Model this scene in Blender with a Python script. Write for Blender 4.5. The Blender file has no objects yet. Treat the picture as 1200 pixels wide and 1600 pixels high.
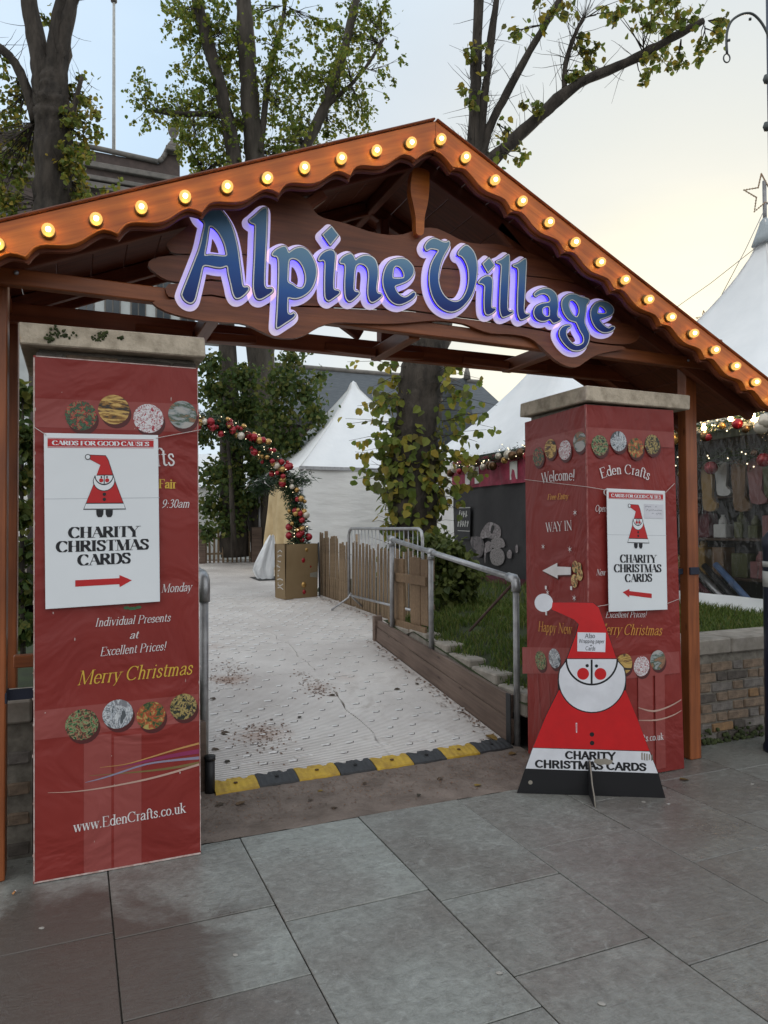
import bpy, math, random
import numpy as np
from mathutils import Vector, Matrix, geometry
V = Vector
R = math.radians
SC = bpy.context.scene
COL = SC.collection
rnd = random.Random(7)

# ------------------------------------------------------------------ camera, sky, sun, exposure
F_PX, YAW, PITCH, ROLL = 1131.57, R(23.093), R(1.1606), R(-0.313)
CAM = V((0, 0, 1.6))
_f = V((math.sin(YAW) * math.cos(PITCH), math.cos(YAW) * math.cos(PITCH), math.sin(PITCH)))
_r0 = V((math.cos(YAW), -math.sin(YAW), 0)); _u0 = _r0.cross(_f)
_r = _r0 * math.cos(ROLL) + _u0 * math.sin(ROLL); _u = -_r0 * math.sin(ROLL) + _u0 * math.cos(ROLL)
cd = bpy.data.cameras.new('camera'); cam = bpy.data.objects.new('camera', cd); COL.objects.link(cam)
cd.sensor_fit = 'VERTICAL'; cd.sensor_height = 36; cd.lens = 36 * F_PX / 1600
cd.clip_start = 0.05; cd.clip_end = 3000
cam.matrix_world = Matrix(((_r.x, _u.x, -_f.x, 0), (_r.y, _u.y, -_f.y, 0), (_r.z, _u.z, -_f.z, 1.6), (0, 0, 0, 1)))
SC.camera = cam

SUN_EL, SUN_AZ = R(9), R(46)          # azimuth measured from +Y towards +X
w = bpy.data.worlds.new('World'); SC.world = w; w.use_nodes = True
nt = w.node_tree; N = nt.nodes; L = nt.links
bg = N['Background']; bg.inputs[1].default_value = 0.10
sky = N.new('ShaderNodeTexSky'); sky.sky_type = 'NISHITA'; sky.sun_disc = False
sky.sun_elevation = SUN_EL; sky.sun_rotation = SUN_AZ; sky.air_density = 1.0; sky.dust_density = 1.5; sky.ozone_density = 1.5
tc = N.new('ShaderNodeTexCoord')
cmap = N.new('ShaderNodeMapping'); cmap.inputs['Scale'].default_value = (1.2, 1.2, 4.0)
cno = N.new('ShaderNodeTexNoise'); cno.inputs['Scale'].default_value = 1.6; cno.inputs['Detail'].default_value = 5; cno.inputs['Roughness'].default_value = .55
crp = N.new('ShaderNodeValToRGB'); crp.color_ramp.elements[0].position = .25; crp.color_ramp.elements[1].position = .75
crp.color_ramp.elements[0].color = (.84, .84, .84, 1); crp.color_ramp.elements[1].color = (1, 1, 1, 1)
dot = N.new('ShaderNodeVectorMath'); dot.operation = 'DOT_PRODUCT'
dot.inputs[1].default_value = (math.sin(SUN_AZ) * math.cos(SUN_EL), math.cos(SUN_AZ) * math.cos(SUN_EL), math.sin(SUN_EL))
srp = N.new('ShaderNodeValToRGB'); E_ = srp.color_ramp.elements           # thin cloud veil: cool beside the sun, cream towards it
E_[0].position = 0.0; E_[0].color = (7.2, 7.4, 7.5, 1)  # unseen sky opposite the sun, set brighter and neutral to light the foreground
E_[1].position = 1.0; E_[1].color = (6.2, 5.8, 4.2, 1)
e = E_.new(.74); e.color = (3.8, 4.85, 5.95, 1)
e = E_.new(.88); e.color = (4.45, 4.85, 5.15, 1)
e = E_.new(.965); e.color = (5.0, 5.05, 4.6, 1)
mx = N.new('ShaderNodeMix'); mx.data_type = 'RGBA'
L.new(tc.outputs['Generated'], cmap.inputs[0]); L.new(cmap.outputs[0], cno.inputs['Vector']); L.new(cno.outputs[0], crp.inputs[0])
L.new(tc.outputs['Generated'], dot.inputs[0]); L.new(dot.outputs['Value'], srp.inputs[0])
L.new(crp.outputs[0], mx.inputs[0]); L.new(sky.outputs[0], mx.inputs[6]); L.new(srp.outputs[0], mx.inputs[7]); L.new(mx.outputs[2], bg.inputs[0])

sd = bpy.data.lights.new('sun', 'SUN'); sd.energy = 0.8; sd.angle = R(12); sd.color = (1, .86, .66)
sun = bpy.data.objects.new('sun', sd); COL.objects.link(sun)
sun.rotation_euler = V((-math.sin(SUN_AZ) * math.cos(SUN_EL), -math.cos(SUN_AZ) * math.cos(SUN_EL), -math.sin(SUN_EL))).to_track_quat('-Z', 'Y').to_euler()
SC.view_settings.view_transform = 'Standard'; SC.view_settings.look = 'None'
SC.view_settings.exposure = 0.78; SC.view_settings.gamma = 1; SC.view_settings.use_curve_mapping = False
SC.cycles.max_bounces = 8; SC.cycles.transparent_max_bounces = 12; SC.cycles.use_denoising = True
SC.cycles.caustics_reflective = False; SC.cycles.caustics_refractive = False; SC.cycles.sample_clamp_indirect = 4

# ------------------------------------------------------------------ measuring helpers: from a sight line to a point on a real plane
def ray(x, y): return _r * (x - 600) - _u * (y - 800) + _f * F_PX
def onY(x, y, Y): d = ray(x, y); return CAM + d * (Y / d.y)
def onX(x, y, X): d = ray(x, y); return CAM + d * (X / d.x)
def onZ(x, y, Z=0.0): d = ray(x, y); return CAM + d * ((Z - CAM.z) / d.z)
def dep(x, y, D): return CAM + ray(x, y) * (D / F_PX)

# ------------------------------------------------------------------ object helpers
def tag(o, label=None, cat=None, group=None, kind=None):
    if label: o['label'] = label
    if cat: o['category'] = cat
    if group: o['group'] = group
    if kind: o['kind'] = kind
    return o
def thing(name, label, cat, loc=(0, 0, 0), group=None):
    o = bpy.data.objects.new(name, None); COL.objects.link(o); o.location = loc
    o.empty_display_size = .2
    return tag(o, label, cat, group)
def world_of(o):
    m = o.matrix_parent_inverse @ o.matrix_basis if o.parent else o.matrix_basis
    return world_of(o.parent) @ m if o.parent else m
def setpar(o, p):
    if p is not None:
        o.parent = p; o.matrix_parent_inverse = world_of(p).inverted()
class MB:
    def __init__(s): s.v = []; s.f = []; s.mi = []; s.sm = []
    def add(s, vs, fs, m=0, smooth=False):
        b = len(s.v); s.v += [tuple(q) for q in vs]
        for q in fs: s.f.append([b + i for i in q]); s.mi.append(m); s.sm.append(smooth)
        return s
    def box(s, lo, hi, m=0):
        x0, y0, z0 = lo; x1, y1, z1 = hi
        return s.add([(x0, y0, z0), (x1, y0, z0), (x1, y1, z0), (x0, y1, z0), (x0, y0, z1), (x1, y0, z1), (x1, y1, z1), (x0, y1, z1)],
                     [(0, 3, 2, 1), (4, 5, 6, 7), (0, 1, 5, 4), (1, 2, 6, 5), (2, 3, 7, 6), (3, 0, 4, 7)], m)
    def bbox(s, lo, hi, b=.006, m=0):              # chamfered box: bevelled on all twelve edges
        x0, y0, z0 = lo; x1, y1, z1 = hi
        b = min(b, (x1 - x0) * .4, (y1 - y0) * .4, (z1 - z0) * .4)
        vs = []; idx = {}
        for i, x in enumerate((x0, x1)):
            for j, y in enumerate((y0, y1)):
                for k, z in enumerate((z0, z1)):
                    sx, sy, sz = (1 - 2 * i) * b, (1 - 2 * j) * b, (1 - 2 * k) * b
                    idx[i, j, k, 0] = len(vs); vs.append((x, y + sy, z + sz))
                    idx[i, j, k, 1] = len(vs); vs.append((x + sx, y, z + sz))
                    idx[i, j, k, 2] = len(vs); vs.append((x + sx, y + sy, z))
        fs = []
        fs += [[idx[0, 0, 0, 0], idx[0, 0, 1, 0], idx[0, 1, 1, 0], idx[0, 1, 0, 0]], [idx[1, 0, 0, 0], idx[1, 1, 0, 0], idx[1, 1, 1, 0], idx[1, 0, 1, 0]],
               [idx[0, 0, 0, 1], idx[1, 0, 0, 1], idx[1, 0, 1, 1], idx[0, 0, 1, 1]], [idx[0, 1, 0, 1], idx[0, 1, 1, 1], idx[1, 1, 1, 1], idx[1, 1, 0, 1]],
               [idx[0, 0, 0, 2], idx[0, 1, 0, 2], idx[1, 1, 0, 2], idx[1, 0, 0, 2]], [idx[0, 0, 1, 2], idx[1, 0, 1, 2], idx[1, 1, 1, 2], idx[0, 1, 1, 2]]]
        for i in (0, 1):
            for j in (0, 1):
                fs.append([idx[i, j, 0, 0], idx[i, j, 1, 0], idx[i, j, 1, 1], idx[i, j, 0, 1]])
                fs.append([idx[i, 0, j, 0], idx[i, 1, j, 0], idx[i, 1, j, 2], idx[i, 0, j, 2]])
                fs.append([idx[0, i, j, 1], idx[1, i, j, 1], idx[1, i, j, 2], idx[0, i, j, 2]])
                for k in (0, 1): fs.append([idx[i, j, k, 0], idx[i, j, k, 1], idx[i, j, k, 2]])
        return s.add(vs, fs, m)
    def tube(s, pts, rad, n=8, m=0, cap=True, jit=0, rg=None, smooth=True):
        pts = [V(p) for p in pts]
        if not hasattr(rad, '__len__'): rad = [rad] * len(pts)
        t0 = (pts[1] - pts[0]).normalized(); a = t0.orthogonal().normalized()
        vs = []
        for i, p in enumerate(pts):
            t = ((pts[min(i + 1, len(pts) - 1)] - p).normalized() + (p - pts[max(i - 1, 0)]).normalized())
            if t.length < 1e-6: t = t0
            t.normalize(); a = (a - t * a.dot(t)); a = a.normalized() if a.length > 1e-6 else t.orthogonal().normalized(); b = t.cross(a)
            for k in range(n):
                g = 2 * math.pi * k / n; rr = rad[i] * (1 + (rg.uniform(-jit, jit) if rg else 0))
                vs.append(p + (a * math.cos(g) + b * math.sin(g)) * rr)
        fs = [(i * n + k, i * n + (k + 1) % n, (i + 1) * n + (k + 1) % n, (i + 1) * n + k) for i in range(len(pts) - 1) for k in range(n)]
        if cap and n > 2: fs += [tuple(range(n - 1, -1, -1)), tuple((len(pts) - 1) * n + k for k in range(n))]
        return s.add(vs, fs, m, smooth)
    def lathe(s, c, prof, n=12, m=0, axis=None, smooth=True):   # prof: (radius, height along axis)
        ax = V(axis or (0, 0, 1)).normalized(); a = ax.orthogonal().normalized(); b = ax.cross(a); c = V(c)
        vs = [c + ax * h + (a * math.cos(2 * math.pi * k / n) + b * math.sin(2 * math.pi * k / n)) * r for r, h in prof for k in range(n)]
        fs = [(i * n + k, i * n + (k + 1) % n, (i + 1) * n + (k + 1) % n, (i + 1) * n + k) for i in range(len(prof) - 1) for k in range(n)]
        fs += [tuple(range(n - 1, -1, -1)), tuple((len(prof) - 1) * n + k for k in range(n))]
        return s.add(vs, fs, m, smooth)
    def sphere(s, c, r, n=10, m=0):
        k = max(3, n // 2); prof = [(max(r * math.sin(math.pi * i / k), r * .02), -r * math.cos(math.pi * i / k)) for i in range(k + 1)]
        return s.lathe(c, prof, n, m)
    def mesh(s, name, mats):
        me = bpy.data.meshes.new(name); me.from_pydata(s.v, [], s.f)
        for q in (mats if isinstance(mats, (list, tuple)) else [mats]): me.materials.append(q)
        me.polygons.foreach_set('material_index', s.mi); me.polygons.foreach_set('use_smooth', s.sm); me.update()
        return me
    def obj(s, name, mats, parent=None, mw=None):
        o = bpy.data.objects.new(name, s.mesh(name, mats)); COL.objects.link(o)
        if mw is not None: o.matrix_world = mw; o.matrix_basis = mw
        setpar(o, parent); return o
def inst(name, me, mw, parent=None):
    o = bpy.data.objects.new(name, me); COL.objects.link(o); o.matrix_basis = mw; setpar(o, parent); return o
def copy_tree(o, parent=None):
    c = o.copy(); COL.objects.link(c)
    if parent is not None: c.parent = parent
    for ch in list(o.children): copy_tree(ch, c)
    return c
def beam(name, p0, p1, wd, ht, mat, parent=None, up=(0, 0, 1), b=.005):   # box with its grain along local X
    p0, p1 = V(p0), V(p1); x = (p1 - p0); ln = x.length; x.normalize()
    y = V(up).cross(x).normalized(); z = x.cross(y)
    mw = Matrix(((x.x, y.x, z.x, p0.x), (x.y, y.y, z.y, p0.y), (x.z, y.z, z.z, p0.z), (0, 0, 0, 1)))
    return MB().bbox((0, -wd / 2, -ht / 2), (ln, wd / 2, ht / 2), b).obj(name, mat, parent, mw)
def catmull(p, k=3, closed=True):
    p = [tuple(q) for q in p]; n = len(p); out = []
    rng = range(n) if closed else range(n - 1)
    for i in rng:
        g = (lambda j: p[j % n]) if closed else (lambda j: p[min(max(j, 0), n - 1)])
        a, b, c, d = g(i - 1), g(i), g(i + 1), g(i + 2)
        for q in range(k):
            t = q / k
            out.append(tuple(.5 * (2 * b[m] + (c[m] - a[m]) * t + (2 * a[m] - 5 * b[m] + 4 * c[m] - d[m]) * t * t + (3 * b[m] - a[m] - 3 * c[m] + d[m]) * t ** 3) for m in range(len(b))))
    if not closed: out.append(p[-1])
    return out

# ------------------------------------------------------------------ materials
def M_(name):
    m = bpy.data.materials.new(name); m.use_nodes = True
    return m, m.node_tree.nodes, m.node_tree.links, m.node_tree.nodes['Principled BSDF']
def col4(c): return (c[0], c[1], c[2], 1)
def pmat(name, c, rough=.6, c2=None, scale=6, detail=6, bump=.15, bscale=40, metal=0, spec=.4, stretch=(1, 1, 1), lo=.35, hi=.65, coat=0, bdist=.004, rvar=0):
    m, N, L, b = M_(name)
    c2 = c2 or tuple(x * .7 for x in c)
    tc = N.new('ShaderNodeTexCoord'); mp = N.new('ShaderNodeMapping'); mp.inputs['Scale'].default_value = stretch
    L.new(tc.outputs['Object'], mp.inputs[0])
    n1 = N.new('ShaderNodeTexNoise'); n1.inputs['Scale'].default_value = scale; n1.inputs['Detail'].default_value = detail; n1.inputs['Roughness'].default_value = .6
    L.new(mp.outputs[0], n1.inputs['Vector'])
    rp = N.new('ShaderNodeValToRGB'); rp.color_ramp.elements[0].position = lo; rp.color_ramp.elements[1].position = hi
    rp.color_ramp.elements[0].color = col4(c2); rp.color_ramp.elements[1].color = col4(c)
    L.new(n1.outputs[0], rp.inputs[0]); L.new(rp.outputs[0], b.inputs['Base Color'])
    b.inputs['Roughness'].default_value = rough; b.inputs['Metallic'].default_value = metal; b.inputs['Specular IOR Level'].default_value = spec
    b.inputs['Coat Weight'].default_value = coat; b.inputs['Coat Roughness'].default_value = .2
    if rvar:
        mr = N.new('ShaderNodeMapRange'); mr.inputs['To Min'].default_value = rough - rvar; mr.inputs['To Max'].default_value = rough + rvar
        L.new(n1.outputs[0], mr.inputs[0]); L.new(mr.outputs[0], b.inputs['Roughness'])
    if bump:
        n2 = N.new('ShaderNodeTexNoise'); n2.inputs['Scale'].default_value = bscale; n2.inputs['Detail'].default_value = 4
        L.new(mp.outputs[0], n2.inputs['Vector'])
        bp = N.new('ShaderNodeBump'); bp.inputs['Strength'].default_value = bump; bp.inputs['Distance'].default_value = bdist
        L.new(n2.outputs[0], bp.inputs['Height']); L.new(bp.outputs[0], b.inputs['Normal'])
    return m
def wood(name, c, c2, rough=.45, coat=.3, gs=1.0):
    m = pmat(name, c, rough, c2, 2.2 * gs, 9, .35, 7, spec=.4, stretch=(.9, 16, 16), lo=.3, hi=.72, coat=coat, bdist=.003)
    N, L = m.node_tree.nodes, m.node_tree.links; b = N['Principled BSDF']
    rp = [n for n in N if n.type == 'VALTORGB'][0]
    tc = [n for n in N if n.type == 'TEX_COORD'][0]
    n3 = N.new('ShaderNodeTexNoise'); n3.inputs['Scale'].default_value = 1.7; n3.inputs['Detail'].default_value = 4
    L.new(tc.outputs['Object'], n3.inputs['Vector'])
    r3 = N.new('ShaderNodeValToRGB'); r3.color_ramp.elements[0].position = .3; r3.color_ramp.elements[1].position = .7
    r3.color_ramp.elements[0].color = (.62, .58, .55, 1); r3.color_ramp.elements[1].color = (1.1, 1.08, 1.05, 1)
    L.new(n3.outputs[0], r3.inputs[0])
    vo = N.new('ShaderNodeTexVoronoi'); vo.inputs['Scale'].default_value = 3.2; vm = N.new('ShaderNodeMapping'); vm.inputs['Scale'].default_value = (.8, 2.4, 2.4)
    L.new(tc.outputs['Object'], vm.inputs[0]); L.new(vm.outputs[0], vo.inputs['Vector'])       # knots
    r4 = N.new('ShaderNodeValToRGB'); r4.color_ramp.elements[0].position = .02; r4.color_ramp.elements[1].position = .10
    r4.color_ramp.elements[0].color = (.35, .3, .28, 1); r4.color_ramp.elements[1].color = (1, 1, 1, 1); L.new(vo.outputs['Distance'], r4.inputs[0])
    m1 = N.new('ShaderNodeMix'); m1.data_type = 'RGBA'; m1.blend_type = 'MULTIPLY'; m1.inputs[0].default_value = 1
    m2 = N.new('ShaderNodeMix'); m2.data_type = 'RGBA'; m2.blend_type = 'MULTIPLY'; m2.inputs[0].default_value = 1
    L.new(rp.outputs[0], m1.inputs[6]); L.new(r3.outputs[0], m1.inputs[7]); L.new(m1.outputs[2], m2.inputs[6]); L.new(r4.outputs[0], m2.inputs[7])
    L.new(m2.outputs[2], b.inputs['Base Color'])
    return m
def plain(name, c, rough=.5, metal=0, spec=.4):
    return pmat(name, c, rough, tuple(x * .88 for x in c), 9, 4, .04, 60, metal, spec)
def emit(name, c, s, rough=.4):
    m, N, L, b = M_(name); b.inputs['Base Color'].default_value = col4(c); b.inputs['Emission Color'].default_value = col4(c); b.inputs['Emission Strength'].default_value = s
    b.inputs['Roughness'].default_value = rough; return m
def leafmat(name, cols, trans=.35):
    m, N, L, b = M_(name)
    g = N.new('ShaderNodeNewGeometry'); oi = N.new('ShaderNodeObjectInfo'); ad = N.new('ShaderNodeMath'); ad.operation = 'ADD'; fr = N.new('ShaderNodeMath'); fr.operation = 'FRACT'
    L.new(g.outputs['Random Per Island'], ad.inputs[0]); L.new(oi.outputs['Random'], ad.inputs[1]); L.new(ad.outputs[0], fr.inputs[0])
    rp = N.new('ShaderNodeValToRGB'); el = rp.color_ramp.elements
    el[0].position = 0; el[0].color = col4(cols[0]); el[1].position = 1; el[1].color = col4(cols[-1])
    for i, c in enumerate(cols[1:-1]): q = el.new((i + 1) / (len(cols) - 1)); q.color = col4(c)
    L.new(fr.outputs[0], rp.inputs[0]); L.new(rp.outputs[0], b.inputs['Base Color']); b.inputs['Roughness'].default_value = .55; b.inputs['Specular IOR Level'].default_value = .3
    tr = N.new('ShaderNodeBsdfTranslucent'); L.new(rp.outputs[0], tr.inputs[0]); mx = N.new('ShaderNodeMixShader'); mx.inputs[0].default_value = trans
    L.new(b.outputs[0], mx.inputs[1]); L.new(tr.outputs[0], mx.inputs[2]); L.new(mx.outputs[0], N['Material Output'].inputs[0]); return m
def picmat(name, cols, scale, stretch=(1, 1, 1), dist=2.0):      # printed photograph: patches of colour
    m, N, L, b = M_(name); tc = N.new('ShaderNodeTexCoord'); mp = N.new('ShaderNodeMapping'); mp.inputs['Scale'].default_value = stretch
    n = N.new('ShaderNodeTexNoise'); n.inputs['Scale'].default_value = scale; n.inputs['Detail'].default_value = 7; n.inputs['Roughness'].default_value = .62; n.inputs['Distortion'].default_value = dist * .25
    L.new(tc.outputs['Object'], mp.inputs[0]); L.new(mp.outputs[0], n.inputs['Vector'])
    rp = N.new('ShaderNodeValToRGB'); rp.color_ramp.interpolation = 'EASE'; el = rp.color_ramp.elements
    k = len(cols); el[0].position = .40; el[0].color = col4(cols[0]); el[1].position = .60; el[1].color = col4(cols[-1])
    for i, c in enumerate(cols[1:-1]): q = el.new(.40 + .20 * (i + 1) / (k - 1)); q.color = col4(c)
    L.new(n.outputs[0], rp.inputs[0]); L.new(rp.outputs[0], b.inputs['Base Color']); b.inputs['Roughness'].default_value = .5; return m

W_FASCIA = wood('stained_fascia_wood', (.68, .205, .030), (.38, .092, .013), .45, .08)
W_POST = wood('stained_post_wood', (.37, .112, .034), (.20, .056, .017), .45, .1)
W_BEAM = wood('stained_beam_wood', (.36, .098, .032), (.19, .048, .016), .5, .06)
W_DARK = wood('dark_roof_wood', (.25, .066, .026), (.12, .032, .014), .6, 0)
W_SIGN = wood('sign_plank_wood', (.28, .088, .031), (.13, .038, .014), .48, .05)
W_GREY = wood('weathered_grey_timber', (.22, .16, .13), (.12, .085, .07), .75, 0)
W_PICKET = wood('split_chestnut_wood', (.34, .255, .165), (.22, .155, .10), .8, 0)
W_PALLET = wood('pallet_wood', (.25, .165, .095), (.15, .095, .055), .75, 0)
CAPSTONE = pmat('lichened_cap_stone', (.54, .46, .36), .85, (.29, .24, .18), 14, 10, .6, 70, lo=.3, hi=.6, bdist=.006)
COPING = pmat('coping_stone', (.33, .295, .255), .85, (.21, .185, .155), 9, 8, .4, 60)
MORTAR = pmat('old_mortar', (.24, .215, .18), .9, (.13, .115, .095), 20, 8, .6, 80)
BRICKS = [pmat('brick_stock_%s' % n, c, .85, c2, 16, 8, .6, 70, bdist=.006) for n, c, c2 in (
    ('brown', (.26, .185, .13), (.13, .095, .07)), ('grey', (.215, .19, .17), (.11, .095, .085)), ('dark', (.12, .10, .085), (.06, .05, .043)), ('ochre', (.30, .175, .085), (.18, .11, .06)))]
MOSS = pmat('moss', (.06, .075, .025), .95, (.03, .04, .015), 30, 6, .8, 90)
STEEL = pmat('galvanised_steel', (.43, .43, .44), .42, (.30, .30, .31), 22, 6, .1, 80, metal=.75, rvar=.1)
STEEL_OLD = pmat('dull_galvanised_tube', (.36, .355, .36), .5, (.24, .235, .24), 14, 8, .15, 60, metal=.6, rvar=.1)
RUST = pmat('rusty_steel', (.10, .05, .04), .8, (.05, .03, .025), 25, 6, .3, 90)
BLACK = plain('black_plastic', (.018, .018, .02), .5)
STRAP = plain('navy_strap', (.018, .022, .04), .7)
CANVAS = pmat('white_tent_canvas', (.84, .85, .86), .55, (.77, .785, .80), 1.6, 5, .35, 2.2, bdist=.05)
CANVAS_W = pmat('tent_wall_canvas', (.82, .81, .79), .6, (.73, .72, .70), 1.4, 5, .5, 3.0, bdist=.05, stretch=(.6, .6, 2.2))
CREAM = pmat('cream_curtain_cloth', (.60, .47, .27), .75, (.48, .36, .20), 3, 5, .4, 8, bdist=.03)
DARKWALL = pmat('charcoal_stall_cloth', (.048, .046, .048), .7, (.034, .032, .035), 2, 4, .4, 3, bdist=.03)
MAROON = pmat('maroon_cloth', (.14, .035, .055), .7, (.09, .022, .035), 6, 4, .3, 8)
PINK = pmat('pink_red_valance_cloth', (.42, .05, .10), .6, (.25, .03, .06), 7, 4, .4, 9, bdist=.03)
PAPER = pmat('white_poster_board', (.76, .785, .81), .45, (.73, .755, .78), 3, 3, .05, 20)
INK = plain('black_ink', (.012, .012, .016), .5)
INKRED = plain('poster_red_ink', (.50, .016, .018), .5)
WHITEINK = plain('white_print', (.74, .70, .70), .5)
GOLDINK = plain('yellow_print', (.66, .42, .055), .5)
ORANGEINK = plain('orange_print', (.62, .28, .05), .5)
GREYMARK = plain('grey_worn_print', (.27, .24, .2), .6)
GLOSSRED = plain('gloss_red_paint', (.55, .010, .013), .3)
GLOSSWHITE = plain('gloss_white_paint', (.70, .71, .76), .3)
GLOSSBLACK = plain('gloss_black_paint', (.008, .008, .010), .3)
TWINE = plain('white_twine', (.62, .55, .52), .8)
CARD = pmat('brown_cardboard', (.235, .165, .088), .85, (.195, .132, .066), 2, 5, .15, 12)
NAVY = pmat('navy_gloss_metal', (.010, .014, .04), .35, (.008, .010, .028), 8, 5, .05, 40, spec=.5)
IRON = plain('grey_green_iron', (.075, .085, .085), .45, .3)
YELLOW = pmat('yellow_rubber', (.56, .36, .035), .6, (.36, .22, .03), 14, 8, .3, 70)
RUBBER = pmat('black_rubber', (.045, .046, .05), .6, (.028, .028, .03), 12, 8, .3, 70)
SLATE = pmat('slate_roof', (.105, .115, .125), .7, (.07, .078, .085), 3, 8, .4, 12, stretch=(1, 1, 5))
FARBRICK = pmat('far_brick', (.115, .086, .076), .85, (.075, .058, .053), 3, 8, .2, 14)
FARSTONE = pmat('far_stone_trim', (.21, .19, .17), .8, (.14, .13, .118), 3, 5)
PALEWALL = pmat('pale_rendered_wall', (.52, .54, .53), .8, (.42, .44, .43), 2, 5)
FARGLASS = plain('far_window_glass', (.05, .06, .07), .15, 0, .6)
BARK = pmat('dark_lime_bark', (.072, .059, .048), .95, (.028, .023, .019), 7, 10, 1.0, 22, stretch=(1, 1, .28), bdist=.03)
BARK2 = pmat('grey_lime_bark', (.10, .085, .07), .95, (.045, .038, .031), 5, 10, 1.0, 18, stretch=(1, 1, .25), bdist=.03)
LEAF_A = leafmat('lime_leaves_green', [(.09, .14, .026), (.14, .20, .036), (.21, .27, .05), (.30, .29, .05), (.13, .17, .035)], .58)
LEAF_B = leafmat('lime_leaves_yellowing', [(.11, .165, .03), (.15, .20, .038), (.21, .25, .05), (.27, .27, .05), (.38, .28, .04), (.12, .12, .04), (.10, .13, .03)], .5)
LEAF_D = leafmat('dense_leaves_dark', [(.045, .08, .022), (.07, .11, .03), (.105, .14, .034), (.17, .165, .036)], .45)
LEAF_S = leafmat('shrub_leaves', [(.05, .075, .02), (.09, .12, .03), (.14, .165, .045), (.07, .085, .02)])
LEAF_F = leafmat('fallen_leaves', [(.10, .055, .025), (.17, .10, .035), (.28, .18, .03), (.06, .04, .02)], .1)
LEAF_DK = leafmat('wet_fallen_leaves', [(.035, .028, .018), (.06, .04, .025), (.09, .055, .03)], .1)
LITTER = leafmat('leaf_crumbs', [(.16, .085, .05), (.22, .13, .08), (.12, .06, .04)], .1)
GRASS = leafmat('grass_blades', [(.05, .085, .014), (.07, .12, .02), (.11, .165, .028), (.17, .17, .045), (.06, .10, .018)], .3)
SOIL = pmat('lawn_soil', (.035, .05, .014), .95, (.025, .03, .012), 8, 8, .6, 30)
FIR = leafmat('fir_needles', [(.016, .032, .014), (.028, .055, .022), (.045, .08, .03)], .15)
B_RED = plain('red_bauble', (.32, .012, .022), .22, .3, .6); B_GOLD = plain('gold_bauble', (.50, .30, .10), .25, .7); B_PEARL = plain('pearl_bauble', (.62, .56, .47), .25, .3); B_BRONZE = plain('bronze_bauble', (.14, .075, .035), .25, .6)
FAIRY = emit('fairy_light_glow', (1, .85, .55), 1.6)
LAMP, N_, L_, b_ = M_('warm_bulb_glass')
_tr = N_.new('ShaderNodeBsdfTransparent'); _tr.inputs[0].default_value = (1, .88, .62, 1); _em = N_.new('ShaderNodeEmission'); _em.inputs[0].default_value = (1, .56, .16, 1); _em.inputs[1].default_value = .95
_gl = N_.new('ShaderNodeBsdfGlossy'); _gl.inputs['Roughness'].default_value = .05; _a = N_.new('ShaderNodeMixShader'); _a.inputs[0].default_value = .55; L_.new(_tr.outputs[0], _a.inputs[1]); L_.new(_em.outputs[0], _a.inputs[2])
_b = N_.new('ShaderNodeMixShader'); _b.inputs[0].default_value = .06; L_.new(_a.outputs[0], _b.inputs[1]); L_.new(_gl.outputs[0], _b.inputs[2]); L_.new(_b.outputs[0], N_['Material Output'].inputs[0])
LAMPCORE = emit('hot_bulb_core', (1, .68, .28), 30.0)
BRASS = pmat('brass_bulb_socket', (.22, .14, .045), .35, (.13, .08, .03), 30, 4, .05, 60, metal=.7)
LED = emit("blue_led_strip", (.05, .03, 1.0), .85)
PLATE = plain("pale_pink_letter_plate", (.84, .72, .76), .5); _pb = PLATE.node_tree.nodes["Principled BSDF"]; _pb.inputs["Emission Color"].default_value = (.80, .69, .90, 1); _pb.inputs["Emission Strength"].default_value = .20   # faint glow added to the plate, standing in for LED light on it
LINEW = plain('white_letter_outline', (.86, .84, .80), .4)
NAVYEDGE = plain('navy_letter_edge', (.012, .012, .05), .4)

# ------------------------------------------------------------------ outlines: distance fields, contours, flat prints
def contour(Fv, x0, y0, st, lev=0.0):
    G = Fv - lev; H, Wd = G.shape; ins = G < 0
    cs = ins[:-1, :-1] * 1 + ins[:-1, 1:] * 2 + ins[1:, 1:] * 4 + ins[1:, :-1] * 8
    T = {1: [(3, 0)], 2: [(0, 1)], 3: [(3, 1)], 4: [(1, 2)], 5: [(3, 0), (1, 2)], 6: [(0, 2)], 7: [(3, 2)], 8: [(2, 3)], 9: [(2, 0)], 10: [(0, 1), (2, 3)], 11: [(2, 1)], 12: [(1, 3)], 13: [(1, 0)], 14: [(0, 3)]}
    nxt = {}; pos = {}
    for j, i in zip(*np.nonzero((cs > 0) & (cs < 15))):
        ek = {0: (0, j, i), 1: (1, j, i + 1), 2: (0, j + 1, i), 3: (1, j, i)}
        for a, b in T[int(cs[j, i])]:
            ka, kb = ek[a], ek[b]; nxt[ka] = kb
            for k in (ka, kb):
                if k not in pos:
                    t, jj, ii = k; v0 = G[jj, ii]; v1 = G[jj, ii + 1] if t == 0 else G[jj + 1, ii]; q = v0 / (v0 - v1)
                    pos[k] = (x0 + (ii + (q if t == 0 else 0)) * st, y0 + (jj + (q if t == 1 else 0)) * st)
    loops = []
    while nxt:
        k0, k = nxt.popitem(); lp = [pos[k0]]
        while k != k0 and k in nxt: lp.append(pos[k]); k = nxt.pop(k)
        if len(lp) > 3:
            out = [lp[0]]
            for a in range(1, len(lp) - 1):          # drop nearly straight points
                p, q, s = out[-1], lp[a], lp[a + 1]
                if abs((q[0] - p[0]) * (s[1] - p[1]) - (q[1] - p[1]) * (s[0] - p[0])) > .02 * st * st: out.append(q)
            out.append(lp[-1])
            if len(out) > 2: loops.append(out)
    return loops
def area(lp): return .5 * sum(lp[i - 1][0] * lp[i][1] - lp[i][0] * lp[i - 1][1] for i in range(len(lp)))
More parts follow.
